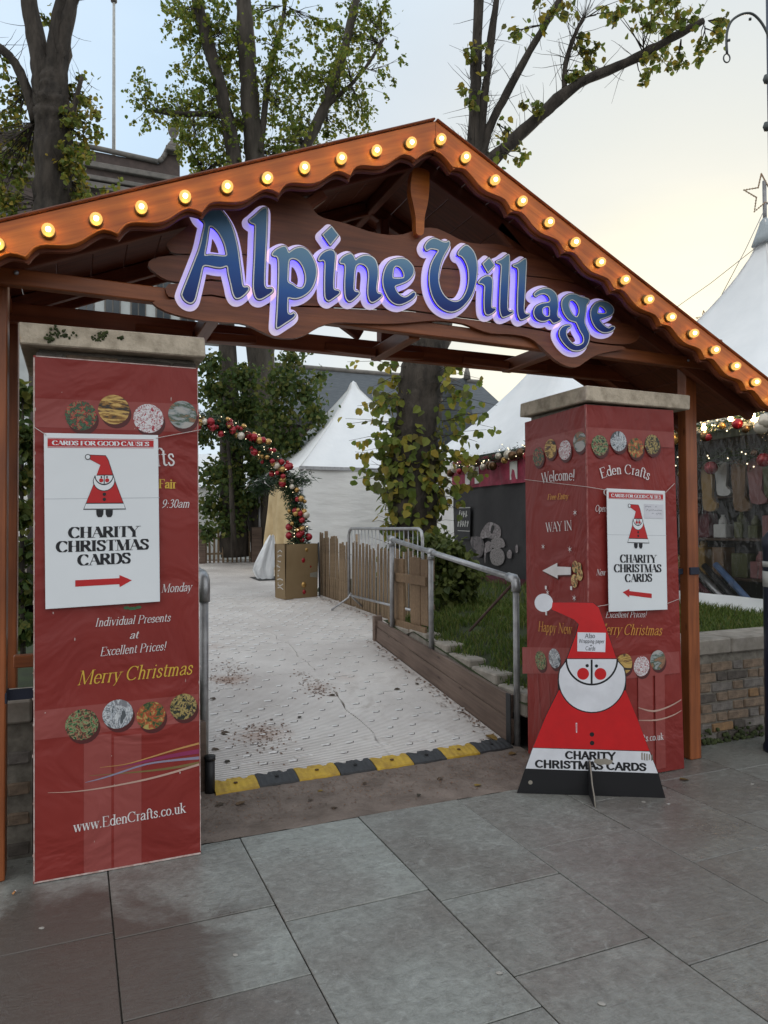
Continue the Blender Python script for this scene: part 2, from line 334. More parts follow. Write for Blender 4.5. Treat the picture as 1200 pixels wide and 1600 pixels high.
def inside(p, lp):
    c = False
    for i in range(len(lp)):
        (x1, y1), (x2, y2) = lp[i - 1], lp[i]
        if (y1 > p[1]) != (y2 > p[1]) and p[0] < (x2 - x1) * (p[1] - y1) / (y2 - y1) + x1: c = not c
    return c
def group_loops(loops):
    if not loops: return []
    loops = sorted(loops, key=lambda l: -abs(area(l))); outs = []
    for l in loops:
        host = [o for o in outs if inside(l[0], o[0])]
        if host and abs(area(l)) < abs(area(host[-1][0])) and not any(inside(l[0], h) for h in host[-1][1:]): host[-1].append(l)
        else: outs.append([l])
    return outs
def prism(mb, loops, fn, h0, h1, m=0, mside=None, back=False):     # fn(x, y, h) -> point; flat face at h1, walls down to h0
    for g in group_loops(loops):
        tri = geometry.tessellate_polygon([[V((p[0], p[1], 0)) for p in l] for l in g]); flat = [p for l in g for p in l]
        for hh, on in ((h1, True), (h0, back)):
            if on:
                fs = []
                for t in tri:
                    a, b, c = (flat[i] for i in t); s = (b[0] - a[0]) * (c[1] - a[1]) - (b[1] - a[1]) * (c[0] - a[0])
                    t = tuple(t) if (s > 0) == (hh == h1) else tuple(reversed(t)); fs.append(t)
                mb.add([fn(p[0], p[1], hh) for p in flat], fs, m)
        if h0 != h1:
            for k, l in enumerate(g):
                if (area(l) > 0) != (k == 0): l = l[::-1]
                n = len(l); mb.add([fn(p[0], p[1], h1) for p in l] + [fn(p[0], p[1], h0) for p in l], [(i, i + n, (i + 1) % n + n, (i + 1) % n) for i in range(n)], m if mside is None else mside)
def polyfield(loops, st, pad):
    P = np.array([p for l in loops for p in l]); x0, y0 = P.min(0) - pad; x1, y1 = P.max(0) + pad
    X, Y = np.meshgrid(np.arange(x0, x1 + st, st), np.arange(y0, y1 + st, st))
    D = np.full(X.shape, 1e9); ins = np.zeros(X.shape, bool)
    for l in loops:
        for i in range(len(l)):
            (ax, ay), (bx, by) = l[i - 1], l[i]; dx, dy = bx - ax, by - ay; q = dx * dx + dy * dy
            if q < 1e-16: continue
            t = np.clip(((X - ax) * dx + (Y - ay) * dy) / q, 0, 1); D = np.minimum(D, (X - ax - t * dx) ** 2 + (Y - ay - t * dy) ** 2)
            if ay != by: ins ^= ((ay > Y) != (by > Y)) & (X < (bx - ax) * (Y - ay) / (by - ay) + ax)
    D = np.sqrt(D); return np.where(ins, -D, D), x0, y0

def arc(cx, cy, rx, ry, a0, a1, n=9): return [(cx + rx * math.cos(R(a0 + (a1 - a0) * i / n)), cy + ry * math.sin(R(a0 + (a1 - a0) * i / n))) for i in range(n + 1)]
XH = .66
def _glyphs():
    g = {}; a = arc
    g['A'] = (.74, [([(.05, 0), (.37, 1)], 't'), ([(.37, 1), (.68, 0)], 'k'), ([(.16, .35), (.56, .35)], 't')], [(.05, 0), (.68, 0)])
    g['C'] = (.76, [(a(.40, .5, .34, .5, 45, 315, 14), 0), ([(.66, .68), (.66, .98)], 't')], [])
    g['D'] = (.78, [([(.14, 0), (.14, 1)], 'k'), ([(.05, 1), (.36, 1)] + a(.36, .5, .34, .5, 90, -90, 12) + [(.05, 0)], 0)], [])
    g['E'] = (.66, [([(.14, 0), (.14, 1)], 'k'), ([(.05, 1), (.58, 1), (.58, .8)], 't'), ([(.14, .52), (.42, .52)], 't'), ([(.05, 0), (.60, 0), (.60, .22)], 't')], [])
    g['F'] = (.62, [([(.14, 0), (.14, 1)], 'k'), ([(.05, 1), (.56, 1), (.56, .8)], 't'), ([(.14, .52), (.42, .52)], 't')], [(.14, 0)])
    g['G'] = (.80, [(a(.40, .5, .34, .5, 45, 330, 14), 0), ([(.66, .68), (.66, .98)], 't'), ([(.69, .12), (.69, .42)], 'k')], [(.66, .42)])
    g['H'] = (.80, [([(.14, 0), (.14, 1)], 'k'), ([(.64, 0), (.64, 1)], 'k'), ([(.14, .51), (.64, .51)], 't')], [(.14, 0), (.14, 1), (.64, 0), (.64, 1)])
    g['I'] = (.36, [([(.17, 0), (.17, 1)], 'k')], [(.17, 0), (.17, 1)])
    g['M'] = (.94, [([(.10, 0), (.13, 1)], 't'), ([(.14, 1), (.44, .06)], 'k'), ([(.44, .06), (.76, 1)], 't'), ([(.78, 1), (.80, 0)], 'k')], [(.10, 0), (.80, 0), (.08, 1), (.82, 1)])
    g['N'] = (.80, [([(.12, 0), (.12, 1)], 't'), ([(.12, 1), (.66, .03)], 'k'), ([(.66, 0), (.66, 1)], 't')], [(.12, 0), (.08, 1), (.66, 1)])
    g['O'] = (.80, [(a(.40, .5, .34, .5, 0, 360, 20), 0)], [])
    g['P'] = (.66, [([(.14, 0), (.14, 1)], 'k'), ([(.05, 1), (.34, 1)] + a(.34, .75, .24, .25, 90, -90) + [(.14, .50)], 0)], [(.14, 0)])
    g['R'] = (.76, [([(.14, 0), (.14, 1)], 'k'), ([(.05, 1), (.36, 1)] + a(.36, .76, .22, .24, 90, -90) + [(.14, .52)], 0), ([(.36, .52), (.66, .02)], 'k')], [(.14, 0), (.68, 0)])
    g['S'] = (.64, [(catmull([(.54, .80), (.46, .95), (.30, 1), (.13, .90), (.12, .73), (.28, .57), (.46, .44), (.54, .27), (.46, .07), (.29, 0), (.13, .06), (.07, .24)], 2, False), 'm'), ([(.55, .72), (.55, .98)], 't'), ([(.07, .02), (.07, .30)], 't')], [])
    g['T'] = (.70, [([(.35, 0), (.35, 1)], 'k'), ([(.05, .80), (.05, 1), (.65, 1), (.65, .80)], 't')], [(.35, 0)])
    g['U'] = (.78, [([(.13, 1), (.13, .32)] + a(.38, .30, .25, .30, 180, 270, 5), 0), (a(.38, .30, .25, .30, 270, 360, 5) + [(.63, 1)], 't')], [(.13, 1), (.63, 1)])
    g['W'] = (1.04, [([(.06, 1), (.30, 0)], 'k'), ([(.30, 0), (.50, .95)], 't'), ([(.50, .95), (.74, 0)], 'k'), ([(.74, 0), (.96, 1)], 't')], [(.06, 1), (.5, 1), (.96, 1)])
    g['Y'] = (.74, [([(.06, 1), (.37, .46)], 'k'), ([(.68, 1), (.37, .46)], 't'), ([(.37, .46), (.37, 0)], 'k')], [(.06, 1), (.68, 1), (.37, 0)])
    g['a'] = (.48, [(catmull([(.08, .52), (.16, .64), (.27, .66), (.37, .54), (.37, .10), (.44, .02)], 2, False), 0), (catmull([(.37, .40), (.18, .34), (.07, .20), (.10, .04), (.20, 0), (.37, .14)], 2, False), 0)], [])
    g['c'] = (.46, [(a(.27, .33, .20, .33, 45, 320), 0)], [])
    g['d'] = (.52, [(a(.25, .33, .18, .33, 0, 360, 14), 0), ([(.42, 0), (.42, 1.02)], 'k')], [(.38, 1.02), (.46, 0)])
    g['e'] = (.48, [(a(.25, .33, .19, .33, 0, 315, 12), 0), ([(.06, .35), (.44, .35)], 't')], [])
    g['f'] = (.34, [(a(.30, .84, .14, .18, 20, 180, 6) + [(.16, 0)], 0), ([(.04, XH), (.30, XH)], 't')], [(.16, 0)])
    g['g'] = (.50, [(a(.24, .42, .16, .22, 0, 360, 12), 0), (catmull([(.14, .22), (.10, .08), (.36, .02), (.42, -.14), (.24, -.28), (.06, -.18), (.14, .0)], 2, False), 0)], [])
    g['h'] = (.54, [([(.13, 0), (.13, 1.02)], 'k'), (a(.27, .44, .14, .22, 180, 0, 7) + [(.41, 0)], 0)], [(.09, 1.02), (.13, 0), (.41, 0)])
    g['i'] = (.30, [([(.15, 0), (.15, XH)], 'k'), ([(.15, .90), (.15, .92)], 'k')], [(.11, XH), (.15, 0)])
    g['k'] = (.52, [([(.13, 0), (.13, 1.02)], 'k'), ([(.42, XH), (.14, .30)], 't'), ([(.24, .38), (.46, 0)], 'k')], [(.09, 1.02), (.13, 0), (.46, 0), (.42, XH)])
    g['l'] = (.28, [([(.14, 0), (.14, 1.02)], 'k')], [(.10, 1.02), (.14, 0)])
    g['m'] = (.80, [([(.12, 0), (.12, XH)], 'k'), (a(.25, .44, .13, .22, 180, 0, 6) + [(.38, 0)], 0), (a(.51, .44, .13, .22, 180, 0, 6) + [(.64, 0)], 0)], [(.08, XH), (.12, 0), (.38, 0), (.64, 0)])
    g['n'] = (.54, [([(.13, 0), (.13, XH)], 'k'), (a(.27, .44, .14, .22, 180, 0, 7) + [(.41, 0)], 0)], [(.09, XH), (.13, 0), (.41, 0)])
    g['o'] = (.52, [(a(.26, .33, .19, .33, 0, 360, 14), 0)], [])
    g['p'] = (.54, [([(.13, -.30), (.13, XH)], 'k'), (a(.28, .33, .17, .33, 150, -150, 12), 0)], [(.09, XH), (.13, -.30)])
    g['r'] = (.38, [([(.13, 0), (.13, XH)], 'k'), (a(.26, .46, .13, .20, 180, 50, 6), 't')], [(.09, XH), (.13, 0)])
    g['s'] = (.42, [(catmull([(.34, .50), (.28, .64), (.18, .66), (.09, .55), (.15, .40), (.30, .28), (.35, .14), (.24, 0), (.12, .02), (.06, .16)], 2, False), 'm')], [])
    g['t'] = (.34, [([(.15, .86), (.15, .12), (.22, .01), (.31, .06)], 0), ([(.03, XH), (.29, XH)], 't')], [])
    g['u'] = (.54, [([(.13, XH), (.13, .20)] + a(.26, .18, .13, .18, 180, 300, 5), 0), ([(.41, XH), (.41, 0)], 'k')], [(.09, XH), (.37, XH), (.45, 0)])
    g['v'] = (.50, [([(.07, XH), (.25, 0)], 'k'), ([(.25, 0), (.43, XH)], 't')], [(.07, XH), (.43, XH)])
    g['w'] = (.72, [([(.06, XH), (.21, 0)], 'k'), ([(.21, 0), (.36, XH)], 't'), ([(.36, XH), (.51, 0)], 'k'), ([(.51, 0), (.66, XH)], 't')], [(.06, XH), (.36, XH), (.66, XH)])
    g['x'] = (.50, [([(.07, XH), (.42, 0)], 'k'), ([(.07, 0), (.42, XH)], 't')], [(.07, XH), (.42, XH), (.07, 0), (.42, 0)])
    g['y'] = (.50, [([(.07, XH), (.25, 0)], 'k'), ([(.43, XH), (.25, 0), (.17, -.24), (.08, -.28)], 't')], [(.07, XH), (.43, XH)])
    g['9'] = (.52, [(a(.26, .70, .18, .28, 0, 360, 12), 0), ([(.44, .70), (.40, .30), (.12, 0)], 0)], [])
    g['3'] = (.50, [(catmull([(.10, .86), (.24, 1), (.40, .84), (.34, .62), (.22, .54), (.38, .46), (.43, .24), (.28, 0), (.08, .06)], 2, False), 0)], [])
    g['0'] = (.52, [(a(.26, .5, .18, .5, 0, 360, 14), 0)], [])
    g['!'] = (.30, [([(.15, .30), (.15, 1)], 'k'), ([(.15, .02), (.15, .04)], 'k')], [])
    g['.'] = (.24, [([(.12, .03), (.12, .05)], 'k')], [])
    g[':'] = (.26, [([(.13, .05), (.13, .07)], 'k'), ([(.13, .52), (.13, .54)], 'k')], [])
    g['+'] = (.5, [([(.08, .35), (.42, .35)], 'k'), ([(.25, .14), (.25, .56)], 'k')], [])
    g[' '] = (.30, [], [])
    return g
GL = _glyphs(); _gc = {}
SANS = {'C': (.76, [(arc(.40, .5, .33, .46, 48, 312, 14), 0)], []), 'S': (.66, [(catmull([(.55, .76), (.46, .92), (.30, .96), (.14, .87), (.13, .70), (.28, .56), (.46, .45), (.55, .28), (.46, .09), (.29, .04), (.13, .10), (.07, .26)], 2, False), 'm')], []),
        'T': (.70, [([(.35, 0), (.35, .96)], 'k'), ([(.06, .95), (.64, .95)], 'k')], []), 'D': (.76, [([(.13, .04), (.13, .96), (.34, .96)] + arc(.34, .5, .32, .46, 90, -90, 12) + [(.13, .04)], 'k')], []), 'R': (.74, [([(.13, 0), (.13, .96), (.38, .96)] + arc(.38, .73, .22, .23, 90, -90) + [(.13, .50)], 'k'), ([(.38, .50), (.62, 0)], 'k')], [])}
def glyph_loops(ch, thin, thick, serif):
    key = (ch, thin, thick, serif)
    if key in _gc: return _gc[key]
    adv, strokes, ser = GL[ch] if serif or ch not in SANS else SANS[ch]; segs = []
    for pts, wt in strokes:
        for i in range(len(pts) - 1):
            (ax, ay), (bx, by) = pts[i], pts[i + 1]; d = math.hypot(bx - ax, by - ay) or 1
            r = thin if wt == 't' else thick if wt == 'k' else (.75 * thick + .25 * thin if wt == 'm' else thin + (thick - thin) * (abs(by - ay) / d) ** 1.3)
            segs.append((ax, ay, bx, by, r))
    if serif:
        for x, y in ser: segs.append((x - thick - .055, y, x + thick + .055, y, thin * .9))
    if not segs: _gc[key] = (adv, []); return _gc[key]
    st = .042; S = np.array(segs); pd = thick + .1
    x0, y0 = min(S[:, 0].min(), S[:, 2].min()) - pd, min(S[:, 1].min(), S[:, 3].min()) - pd
    x1, y1 = max(S[:, 0].max(), S[:, 2].max()) + pd, max(S[:, 1].max(), S[:, 3].max()) + pd
    X, Y = np.meshgrid(np.arange(x0, x1, st), np.arange(y0, y1, st)); D = np.full(X.shape, 9.)
    for ax, ay, bx, by, r in segs:
        dx, dy = bx - ax, by - ay; q = dx * dx + dy * dy or 1e-9; t = np.clip(((X - ax) * dx + (Y - ay) * dy) / q, 0, 1)
        D = np.minimum(D, np.hypot(X - ax - t * dx, Y - ay - t * dy) - max(r, .021))
    if ch not in '.:!i+':                       # flat stroke ends: nothing rises past the letter's own top and foot
        ys_ = S[:, [1, 3]]; D = np.maximum(D, np.maximum(Y - ys_.max() - thin, ys_.min() - thin - Y))
    _gc[key] = (adv, contour(D, x0, y0, st)); return _gc[key]
STY = {'roman': (.022, .055, True, 0), 'bold': (.03, .085, True, 0), 'italic': (.022, .048, True, .22), 'bolditalic': (.03, .075, True, .2), 'didone': (.024, .118, True, 0), 'sans': (.095, .115, False, 0), 'hand': (.045, .05, False, .1)}
class Frame:                                     # a flat face in space: origin, across, up, outward normal
    def __init__(s, o, u, v): s.o = V(o); s.u = V(u).normalized(); s.v = V(v).normalized(); s.n = s.u.cross(s.v)
    def at(s, a, b, h=0): return s.o + s.u * a + s.v * b + s.n * h
    def px(s, x, y):
        d = ray(x, y); t = (s.o - CAM).dot(s.n) / d.dot(s.n); q = CAM + d * t - s.o; return (q.dot(s.u), q.dot(s.v))
def text(mb, fr, s, a, b, cap, style, m=0, h=.0015, archh=0):     # a, b: ends of the baseline in frame units
    thin, thick, ser, sl = STY[style]; tot = sum(GL[c][0] for c in s); ln = math.hypot(b[0] - a[0], b[1] - a[1]); dx, dy = (b[0] - a[0]) / ln, (b[1] - a[1]) / ln; x = 0
    for c in s:
        adv, lp = glyph_loops(c, thin, thick, ser); k = ln / tot
        tm = (x + adv / 2) / tot; hb = archh * 4 * tm * (1 - tm); sa = archh * 4 * (1 - 2 * tm) / ln
        def fn(px, py, hh, x=x, k=k, hb=hb, sa=sa, adv=adv):
            U = (px - adv / 2 + sl * py) * k; W = py * cap
            U, W = U - sa * W, W + sa * U
            U += (x + adv / 2) * k; W += hb
            return fr.at(a[0] + dx * U - dy * W, a[1] + dy * U + dx * W, hh)
        prism(mb, lp, fn, h, h, m); x += adv
def flat(mb, fr, loops, h, m=0): prism(mb, loops, fr.at, h, h, m)
def disc(c, rx, ry=None, n=24): ry = ry or rx; return [(c[0] + rx * math.cos(2 * math.pi * i / n), c[1] + ry * math.sin(2 * math.pi * i / n)) for i in range(n)]
def strokepoly(pts, wid):                       # ribbon polygon along points
    up, dn = [], []
    for i, p in enumerate(pts):
        q0, q1 = pts[max(i - 1, 0)], pts[min(i + 1, len(pts) - 1)]; d = math.hypot(q1[0] - q0[0], q1[1] - q0[1]) or 1
        nx, ny = -(q1[1] - q0[1]) / d, (q1[0] - q0[0]) / d; r = wid[i] if hasattr(wid, '__len__') else wid
        up.append((p[0] + nx * r, p[1] + ny * r)); dn.append((p[0] - nx * r, p[1] - ny * r))
    return up + dn[::-1]

# ================================================================== THE SETTING
def slabmat():
    m, N, L, b = M_('worn_sandstone_slab')
    tc = N.new('ShaderNodeTexCoord'); oi0 = N.new('ShaderNodeObjectInfo'); om = N.new('ShaderNodeVectorMath'); om.operation = 'SCALE'; om.inputs[0].default_value = (37, 53, 11); L.new(oi0.outputs['Random'], om.inputs['Scale']); off = N.new('ShaderNodeVectorMath'); L.new(tc.outputs['Object'], off.inputs[0]); L.new(om.outputs[0], off.inputs[1])
    def noise(s, d=6, r=.6, dist=0, st=None):
        n = N.new('ShaderNodeTexNoise'); n.inputs['Scale'].default_value = s; n.inputs['Detail'].default_value = d; n.inputs['Roughness'].default_value = r; n.inputs['Distortion'].default_value = dist
        if st:
            mp = N.new('ShaderNodeMapping'); mp.inputs['Scale'].default_value = st; mp.inputs['Rotation'].default_value = (0, 0, .5); L.new(off.outputs[0], mp.inputs[0]); L.new(mp.outputs[0], n.inputs['Vector'])
        else: L.new(off.outputs[0], n.inputs['Vector'])
        return n
    def ramp(n, p0, c0, p1, c1, out=0):
        r = N.new('ShaderNodeValToRGB'); r.color_ramp.elements[0].position = p0; r.color_ramp.elements[0].color = col4(c0); r.color_ramp.elements[1].position = p1; r.color_ramp.elements[1].color = col4(c1); L.new(n.outputs[out], r.inputs[0]); return r
    def mix(f, a, c, mode='MIX', fac=None):
        x = N.new('ShaderNodeMix'); x.data_type = 'RGBA'; x.blend_type = mode
        if fac is not None: x.inputs[0].default_value = fac
        else: L.new(f.outputs[0], x.inputs[0])
        L.new(a.outputs[0] if a.type != 'MIX' else a.outputs[2], x.inputs[6])
        if isinstance(c, tuple): x.inputs[7].default_value = col4(c)
        else: L.new(c.outputs[0] if c.type != 'MIX' else c.outputs[2], x.inputs[7])
        return x
    base = ramp(noise(1.1, 7, .6), .34, (.185, .172, .160), .58, (.26, .268, .255))
    mott = ramp(noise(24, 10, .8, .5), .34, (.62, .61, .60), .66, (1.24, 1.24, 1.24))
    a = mix(None, base, mott, 'MULTIPLY', 1)
    oi = N.new('ShaderNodeObjectInfo')
    tone = N.new('ShaderNodeValToRGB'); tone.color_ramp.elements[0].color = (.72, .69, .67, 1); tone.color_ramp.elements[1].color = (1.12, 1.15, 1.13, 1); L.new(oi.outputs['Random'], tone.inputs[0])
    a = mix(None, a, tone, 'MULTIPLY', 1)
    pale = ramp(noise(7, 10, .8, 1.6), .54, (0, 0, 0), .68, (.62, .62, .62)); a = mix(pale, a, (.37, .38, .36))
    riv = ramp(noise(9, 8, .7, 1.8, (1, 6, 1)), .57, (0, 0, 0), .66, (.62, .62, .62)); a = mix(riv, a, (.11, .106, .097))
    fine = ramp(noise(120, 3, .6), .62, (0, 0, 0), .75, (.6, .6, .6)); a = mix(fine, a, (.36, .36, .34))
    # trodden, damp dirt that lies beside the left banner and along the walls
    sp = N.new('ShaderNodeVectorMath'); sp.operation = 'DISTANCE'; sp.inputs[1].default_value = (-.05, 2.75, 0); L.new(tc.outputs['Object'], sp.inputs[0])
    nn = noise(1.8, 6, .65, .8); ad = N.new('ShaderNodeMath'); ad.operation = 'MULTIPLY_ADD'; ad.inputs[1].default_value = 1.3; L.new(nn.outputs[0], ad.inputs[0]); L.new(sp.outputs['Value'], ad.inputs[2])
    st = N.new('ShaderNodeMapRange'); st.inputs['From Min'].default_value = 1.18; st.inputs['From Max'].default_value = 1.5; st.inputs['To Min'].default_value = .9; st.inputs['To Max'].default_value = 0; L.new(ad.outputs[0], st.inputs[0])
    a = mix(st, a, (.085, .068, .058))
    for cx, cy, r0, amt in ((2.75, 2.35, 1.25, .45), (3.5, 3.3, 1.15, .35), (1.9, 1.7, 1.05, .2)):        # older trodden-in dirt on the right
        s2 = N.new('ShaderNodeVectorMath'); s2.operation = 'DISTANCE'; s2.inputs[1].default_value = (cx, cy, 0); L.new(tc.outputs['Object'], s2.inputs[0])
        n2 = N.new('ShaderNodeTexNoise'); n2.inputs['Scale'].default_value = 2.6; n2.inputs['Detail'].default_value = 9; n2.inputs['Roughness'].default_value = .75; n2.inputs['Distortion'].default_value = 1.2; L.new(tc.outputs['Object'], n2.inputs['Vector'])
        a2 = N.new('ShaderNodeMath'); a2.operation = 'MULTIPLY_ADD'; a2.inputs[1].default_value = 1.7; L.new(n2.outputs[0], a2.inputs[0]); L.new(s2.outputs['Value'], a2.inputs[2])
        m2 = N.new('ShaderNodeMapRange'); m2.inputs['From Min'].default_value = r0; m2.inputs['From Max'].default_value = r0 + .55; m2.inputs['To Min'].default_value = amt; m2.inputs['To Max'].default_value = 0; L.new(a2.outputs[0], m2.inputs[0]); a = mix(m2, a, (.11, .094, .085))
    L.new(a.outputs[2], b.inputs['Base Color'])
    rr = N.new('ShaderNodeMapRange'); rr.inputs['To Min'].default_value = .14; rr.inputs['To Max'].default_value = .50; L.new(noise(2.4, 6, .6).outputs[0], rr.inputs[0]); L.new(rr.outputs[0], b.inputs['Roughness'])
    b.inputs['Specular IOR Level'].default_value = .45
    bn = noise(14, 8, .65, .6); bp = N.new('ShaderNodeBump'); bp.inputs['Strength'].default_value = .7; bp.inputs['Distance'].default_value = .008; L.new(bn.outputs[0], bp.inputs['Height'])
    bn2 = noise(5, 5, .6, 1.5, (1, 6, 1)); bp2 = N.new('ShaderNodeBump'); bp2.inputs['Strength'].default_value = .35; bp2.inputs['Distance'].default_value = .008; L.new(bn2.outputs[0], bp2.inputs['Height']); L.new(bp.outputs[0], bp2.inputs['Normal']); L.new(bp2.outputs[0], b.inputs['Normal'])
    return m
SLAB = slabmat()
JOINT = pmat('dark_joint_dirt', (.085, .078, .068), .95, (.05, .045, .038), 30, 5, .5, 90)
STRIPM = pmat('dirty_threshold_concrete', (.22, .175, .148), .9, (.12, .092, .076), 5, 9, .7, 45, lo=.32, hi=.66, bdist=.008)
ASPH = pmat('far_asphalt', (.06, .06, .06), .9, (.045, .045, .045), 6, 6, .3, 60)

MB().add([(-900, -900, -.05), (900, -900, -.05), (900, 900, -.05), (-900, 900, -.05)], [(0, 1, 2, 3)]).obj('ground', ASPH)['kind'] = 'structure'
pv = MB().add([(-7, -4, -.012), (9, -4, -.012), (9, 4.5, -.012), (-7, 4.5, -.012)], [(0, 1, 2, 3)]).obj('pavement', JOINT); pv['kind'] = 'structure'
cols = [(-1.80, -1.15, [3.97, 3.35, 2.6, 1.9, 1.2, .5, -.3]), (-1.15, -.50, [3.97, 3.0, 2.3, 1.6, .9, .2, -.4]), (-.50, .145, [3.97, 3.09, 2.45, 1.7, 1.0, .3, -.4]),
        (.145, .786, [3.755, 3.037, 2.525, 1.85, 1.2, .5, -.3]), (.786, 1.44, [3.762, 2.895, 2.05, 1.4, .7, 0]), (1.44, 2.06, [3.768, 2.786, 2.222, 1.5, .8, .1]),
        (2.06, 2.70, [3.775, 3.04, 2.024, 1.3, .6, -.1]), (2.70, 3.33, [3.97, 3.42, 2.617, 1.8, 1.1, .4]), (3.33, 3.97, [3.97, 3.52, 2.93, 2.2, 1.5, .8]), (3.97, 4.60, [3.97, 3.48, 2.75, 2.0, 1.3]), (4.60, 5.24, [3.97, 3.3, 2.55, 1.8, 1.1]), (5.24, 5.9, [3.97, 3.1, 2.4, 1.6])]
for x0, x1, ys in cols:
    for k in range(len(ys) - 1):
        y1, y0 = ys[k], ys[k + 1]; g = rnd.uniform(.0018, .0034); z = rnd.uniform(-.0015, .0015); tx, ty = rnd.uniform(-.002, .002), rnd.uniform(-.002, .002)
        b = MB().bbox((x0 + g, y0 + g, -.05), (x1 - g, y1 - g, 0), .0025)
        b.v = [(x, y, zz + (z + tx * (x - x0) + ty * (y - y0) if zz > -.02 else .041)) for x, y, zz in b.v]
        b.obj('paving_slab', SLAB, pv)
gum = MB().lathe((0, 0, 0), [(.011, 0), (.010, .0012), (.006, .002)], 12).mesh('gum_spot', plain('trodden_gum', (.34, .32, .29), .7))
for x, y in [(65, 1450), (368, 1492), (780, 1520), (940, 1568), (1005, 1253), (1175, 1225), (1044, 1256), (585, 1253)]:
    p = onZ(x, y, .001); s = rnd.uniform(.8, 1.3); inst('gum_spot', gum, Matrix.Translation(p) @ Matrix.Rotation(rnd.random() * 6, 4, 'Z') @ Matrix.Diagonal((s * 1.2, s * .9, 1, 1)), pv)
# threshold strip between the piers
sb = MB(); nx, ny = 46, 14
sb.v = [(.56 + 2.4 * i / nx, 3.765 + .74 * j / ny, .003 + rnd.uniform(-.003, .004) - (.004 if j == 0 else 0)) for j in range(ny + 1) for i in range(nx + 1)]
for j in range(ny):
    for i in range(nx): sb.f.append([j * (nx + 1) + i, j * (nx + 1) + i + 1, (j + 1) * (nx + 1) + i + 1, (j + 1) * (nx + 1) + i]); sb.mi.append(0); sb.sm.append(True)
sb.obj('threshold_strip', STRIPM)['kind'] = 'structure'

# the ramp and the path beyond, under interlocking plastic mats
def rz(y): return .018 if y < 4.5 else (.018 + (y - 4.5) * .1492 if y < 7.06 else .40 + (y - 7.06) * .028)
def matmat():
    m, N, L, b = M_('white_ribbed_plastic_mat'); tc = N.new('ShaderNodeTexCoord')
    n = N.new('ShaderNodeTexNoise'); n.inputs['Scale'].default_value = 1.3; n.inputs['Detail'].default_value = 8; n.inputs['Roughness'].default_value = .65; L.new(tc.outputs['Object'], n.inputs['Vector'])
    rp = N.new('ShaderNodeValToRGB'); rp.color_ramp.elements[0].position = .3; rp.color_ramp.elements[1].position = .68; rp.color_ramp.elements[0].color = (.54, .49, .46, 1); rp.color_ramp.elements[1].color = (.82, .775, .735, 1); L.new(n.outputs[0], rp.inputs[0])
    wv = N.new('ShaderNodeTexWave'); wv.wave_type = 'BANDS'; wv.bands_direction = 'X'; wv.inputs['Scale'].default_value = 13; wv.inputs['Distortion'].default_value = .5; wv.inputs['Detail'].default_value = 1
    mp = N.new('ShaderNodeMapping'); mp.inputs['Rotation'].default_value = (0, 0, R(-58)); L.new(tc.outputs['Object'], mp.inputs[0]); L.new(mp.outputs[0], wv.inputs['Vector'])
    r2 = N.new('ShaderNodeValToRGB'); r2.color_ramp.elements[0].position = .0; r2.color_ramp.elements[1].position = .30; r2.color_ramp.elements[0].color = (.42, .40, .39, 1); r2.color_ramp.elements[1].color = (1, 1, 1, 1); L.new(wv.outputs[0], r2.inputs[0])
    d = N.new('ShaderNodeTexNoise'); d.inputs['Scale'].default_value = 2.6; d.inputs['Detail'].default_value = 9; d.inputs['Roughness'].default_value = .75; d.inputs['Distortion'].default_value = .6; L.new(tc.outputs['Object'], d.inputs['Vector'])
    r3 = N.new('ShaderNodeValToRGB'); r3.color_ramp.elements[0].position = .55; r3.color_ramp.elements[1].position = .80; r3.color_ramp.elements[0].color = (0, 0, 0, 1); r3.color_ramp.elements[1].color = (.7, .7, .7, 1); L.new(d.outputs[0], r3.inputs[0])
    m1 = N.new('ShaderNodeMix'); m1.data_type = 'RGBA'; m1.blend_type = 'MULTIPLY'; m1.inputs[0].default_value = 1; L.new(rp.outputs[0], m1.inputs[6]); L.new(r2.outputs[0], m1.inputs[7])
    m2 = N.new('ShaderNodeMix'); m2.data_type = 'RGBA'; L.new(r3.outputs[0], m2.inputs[0]); L.new(m1.outputs[2], m2.inputs[6]); m2.inputs[7].default_value = (.30, .235, .195, 1); last = m2
    for px, py, rad, amt in ((355, 1062, .17, .75), (497, 1074, .16, .75), (410, 1148, .20, .7), (540, 1060, .15, .35), (335, 1010, .2, .4)):     # trodden leaf stains
        P = onZ(px, py, .02)
        for _ in range(12): P = onZ(px, py, rz(P.y))
        ds = N.new('ShaderNodeVectorMath'); ds.operation = 'DISTANCE'; ds.inputs[1].default_value = P; L.new(tc.outputs['Object'], ds.inputs[0])
        q = N.new('ShaderNodeMath'); q.operation = 'MULTIPLY_ADD'; q.inputs[1].default_value = .55; L.new(d.outputs[0], q.inputs[0]); L.new(ds.outputs['Value'], q.inputs[2])
        mr = N.new('ShaderNodeMapRange'); mr.inputs['From Min'].default_value = .20 + rad * .35; mr.inputs['From Max'].default_value = .28 + rad; mr.inputs['To Min'].default_value = amt; mr.inputs['To Max'].default_value = 0; L.new(q.outputs[0], mr.inputs[0])
        mm = N.new('ShaderNodeMix'); mm.data_type = 'RGBA'; L.new(mr.outputs[0], mm.inputs[0]); L.new(last.outputs[2], mm.inputs[6]); mm.inputs[7].default_value = (.32, .175, .115, 1); last = mm
    L.new(last.outputs[2], b.inputs['Base Color'])
    b.inputs['Roughness'].default_value = .5
    bp = N.new('ShaderNodeBump'); bp.inputs['Strength'].default_value = .7; bp.inputs['Distance'].default_value = .006; L.new(wv.outputs[0], bp.inputs['Height']); L.new(bp.outputs[0], b.inputs['Normal']); return m
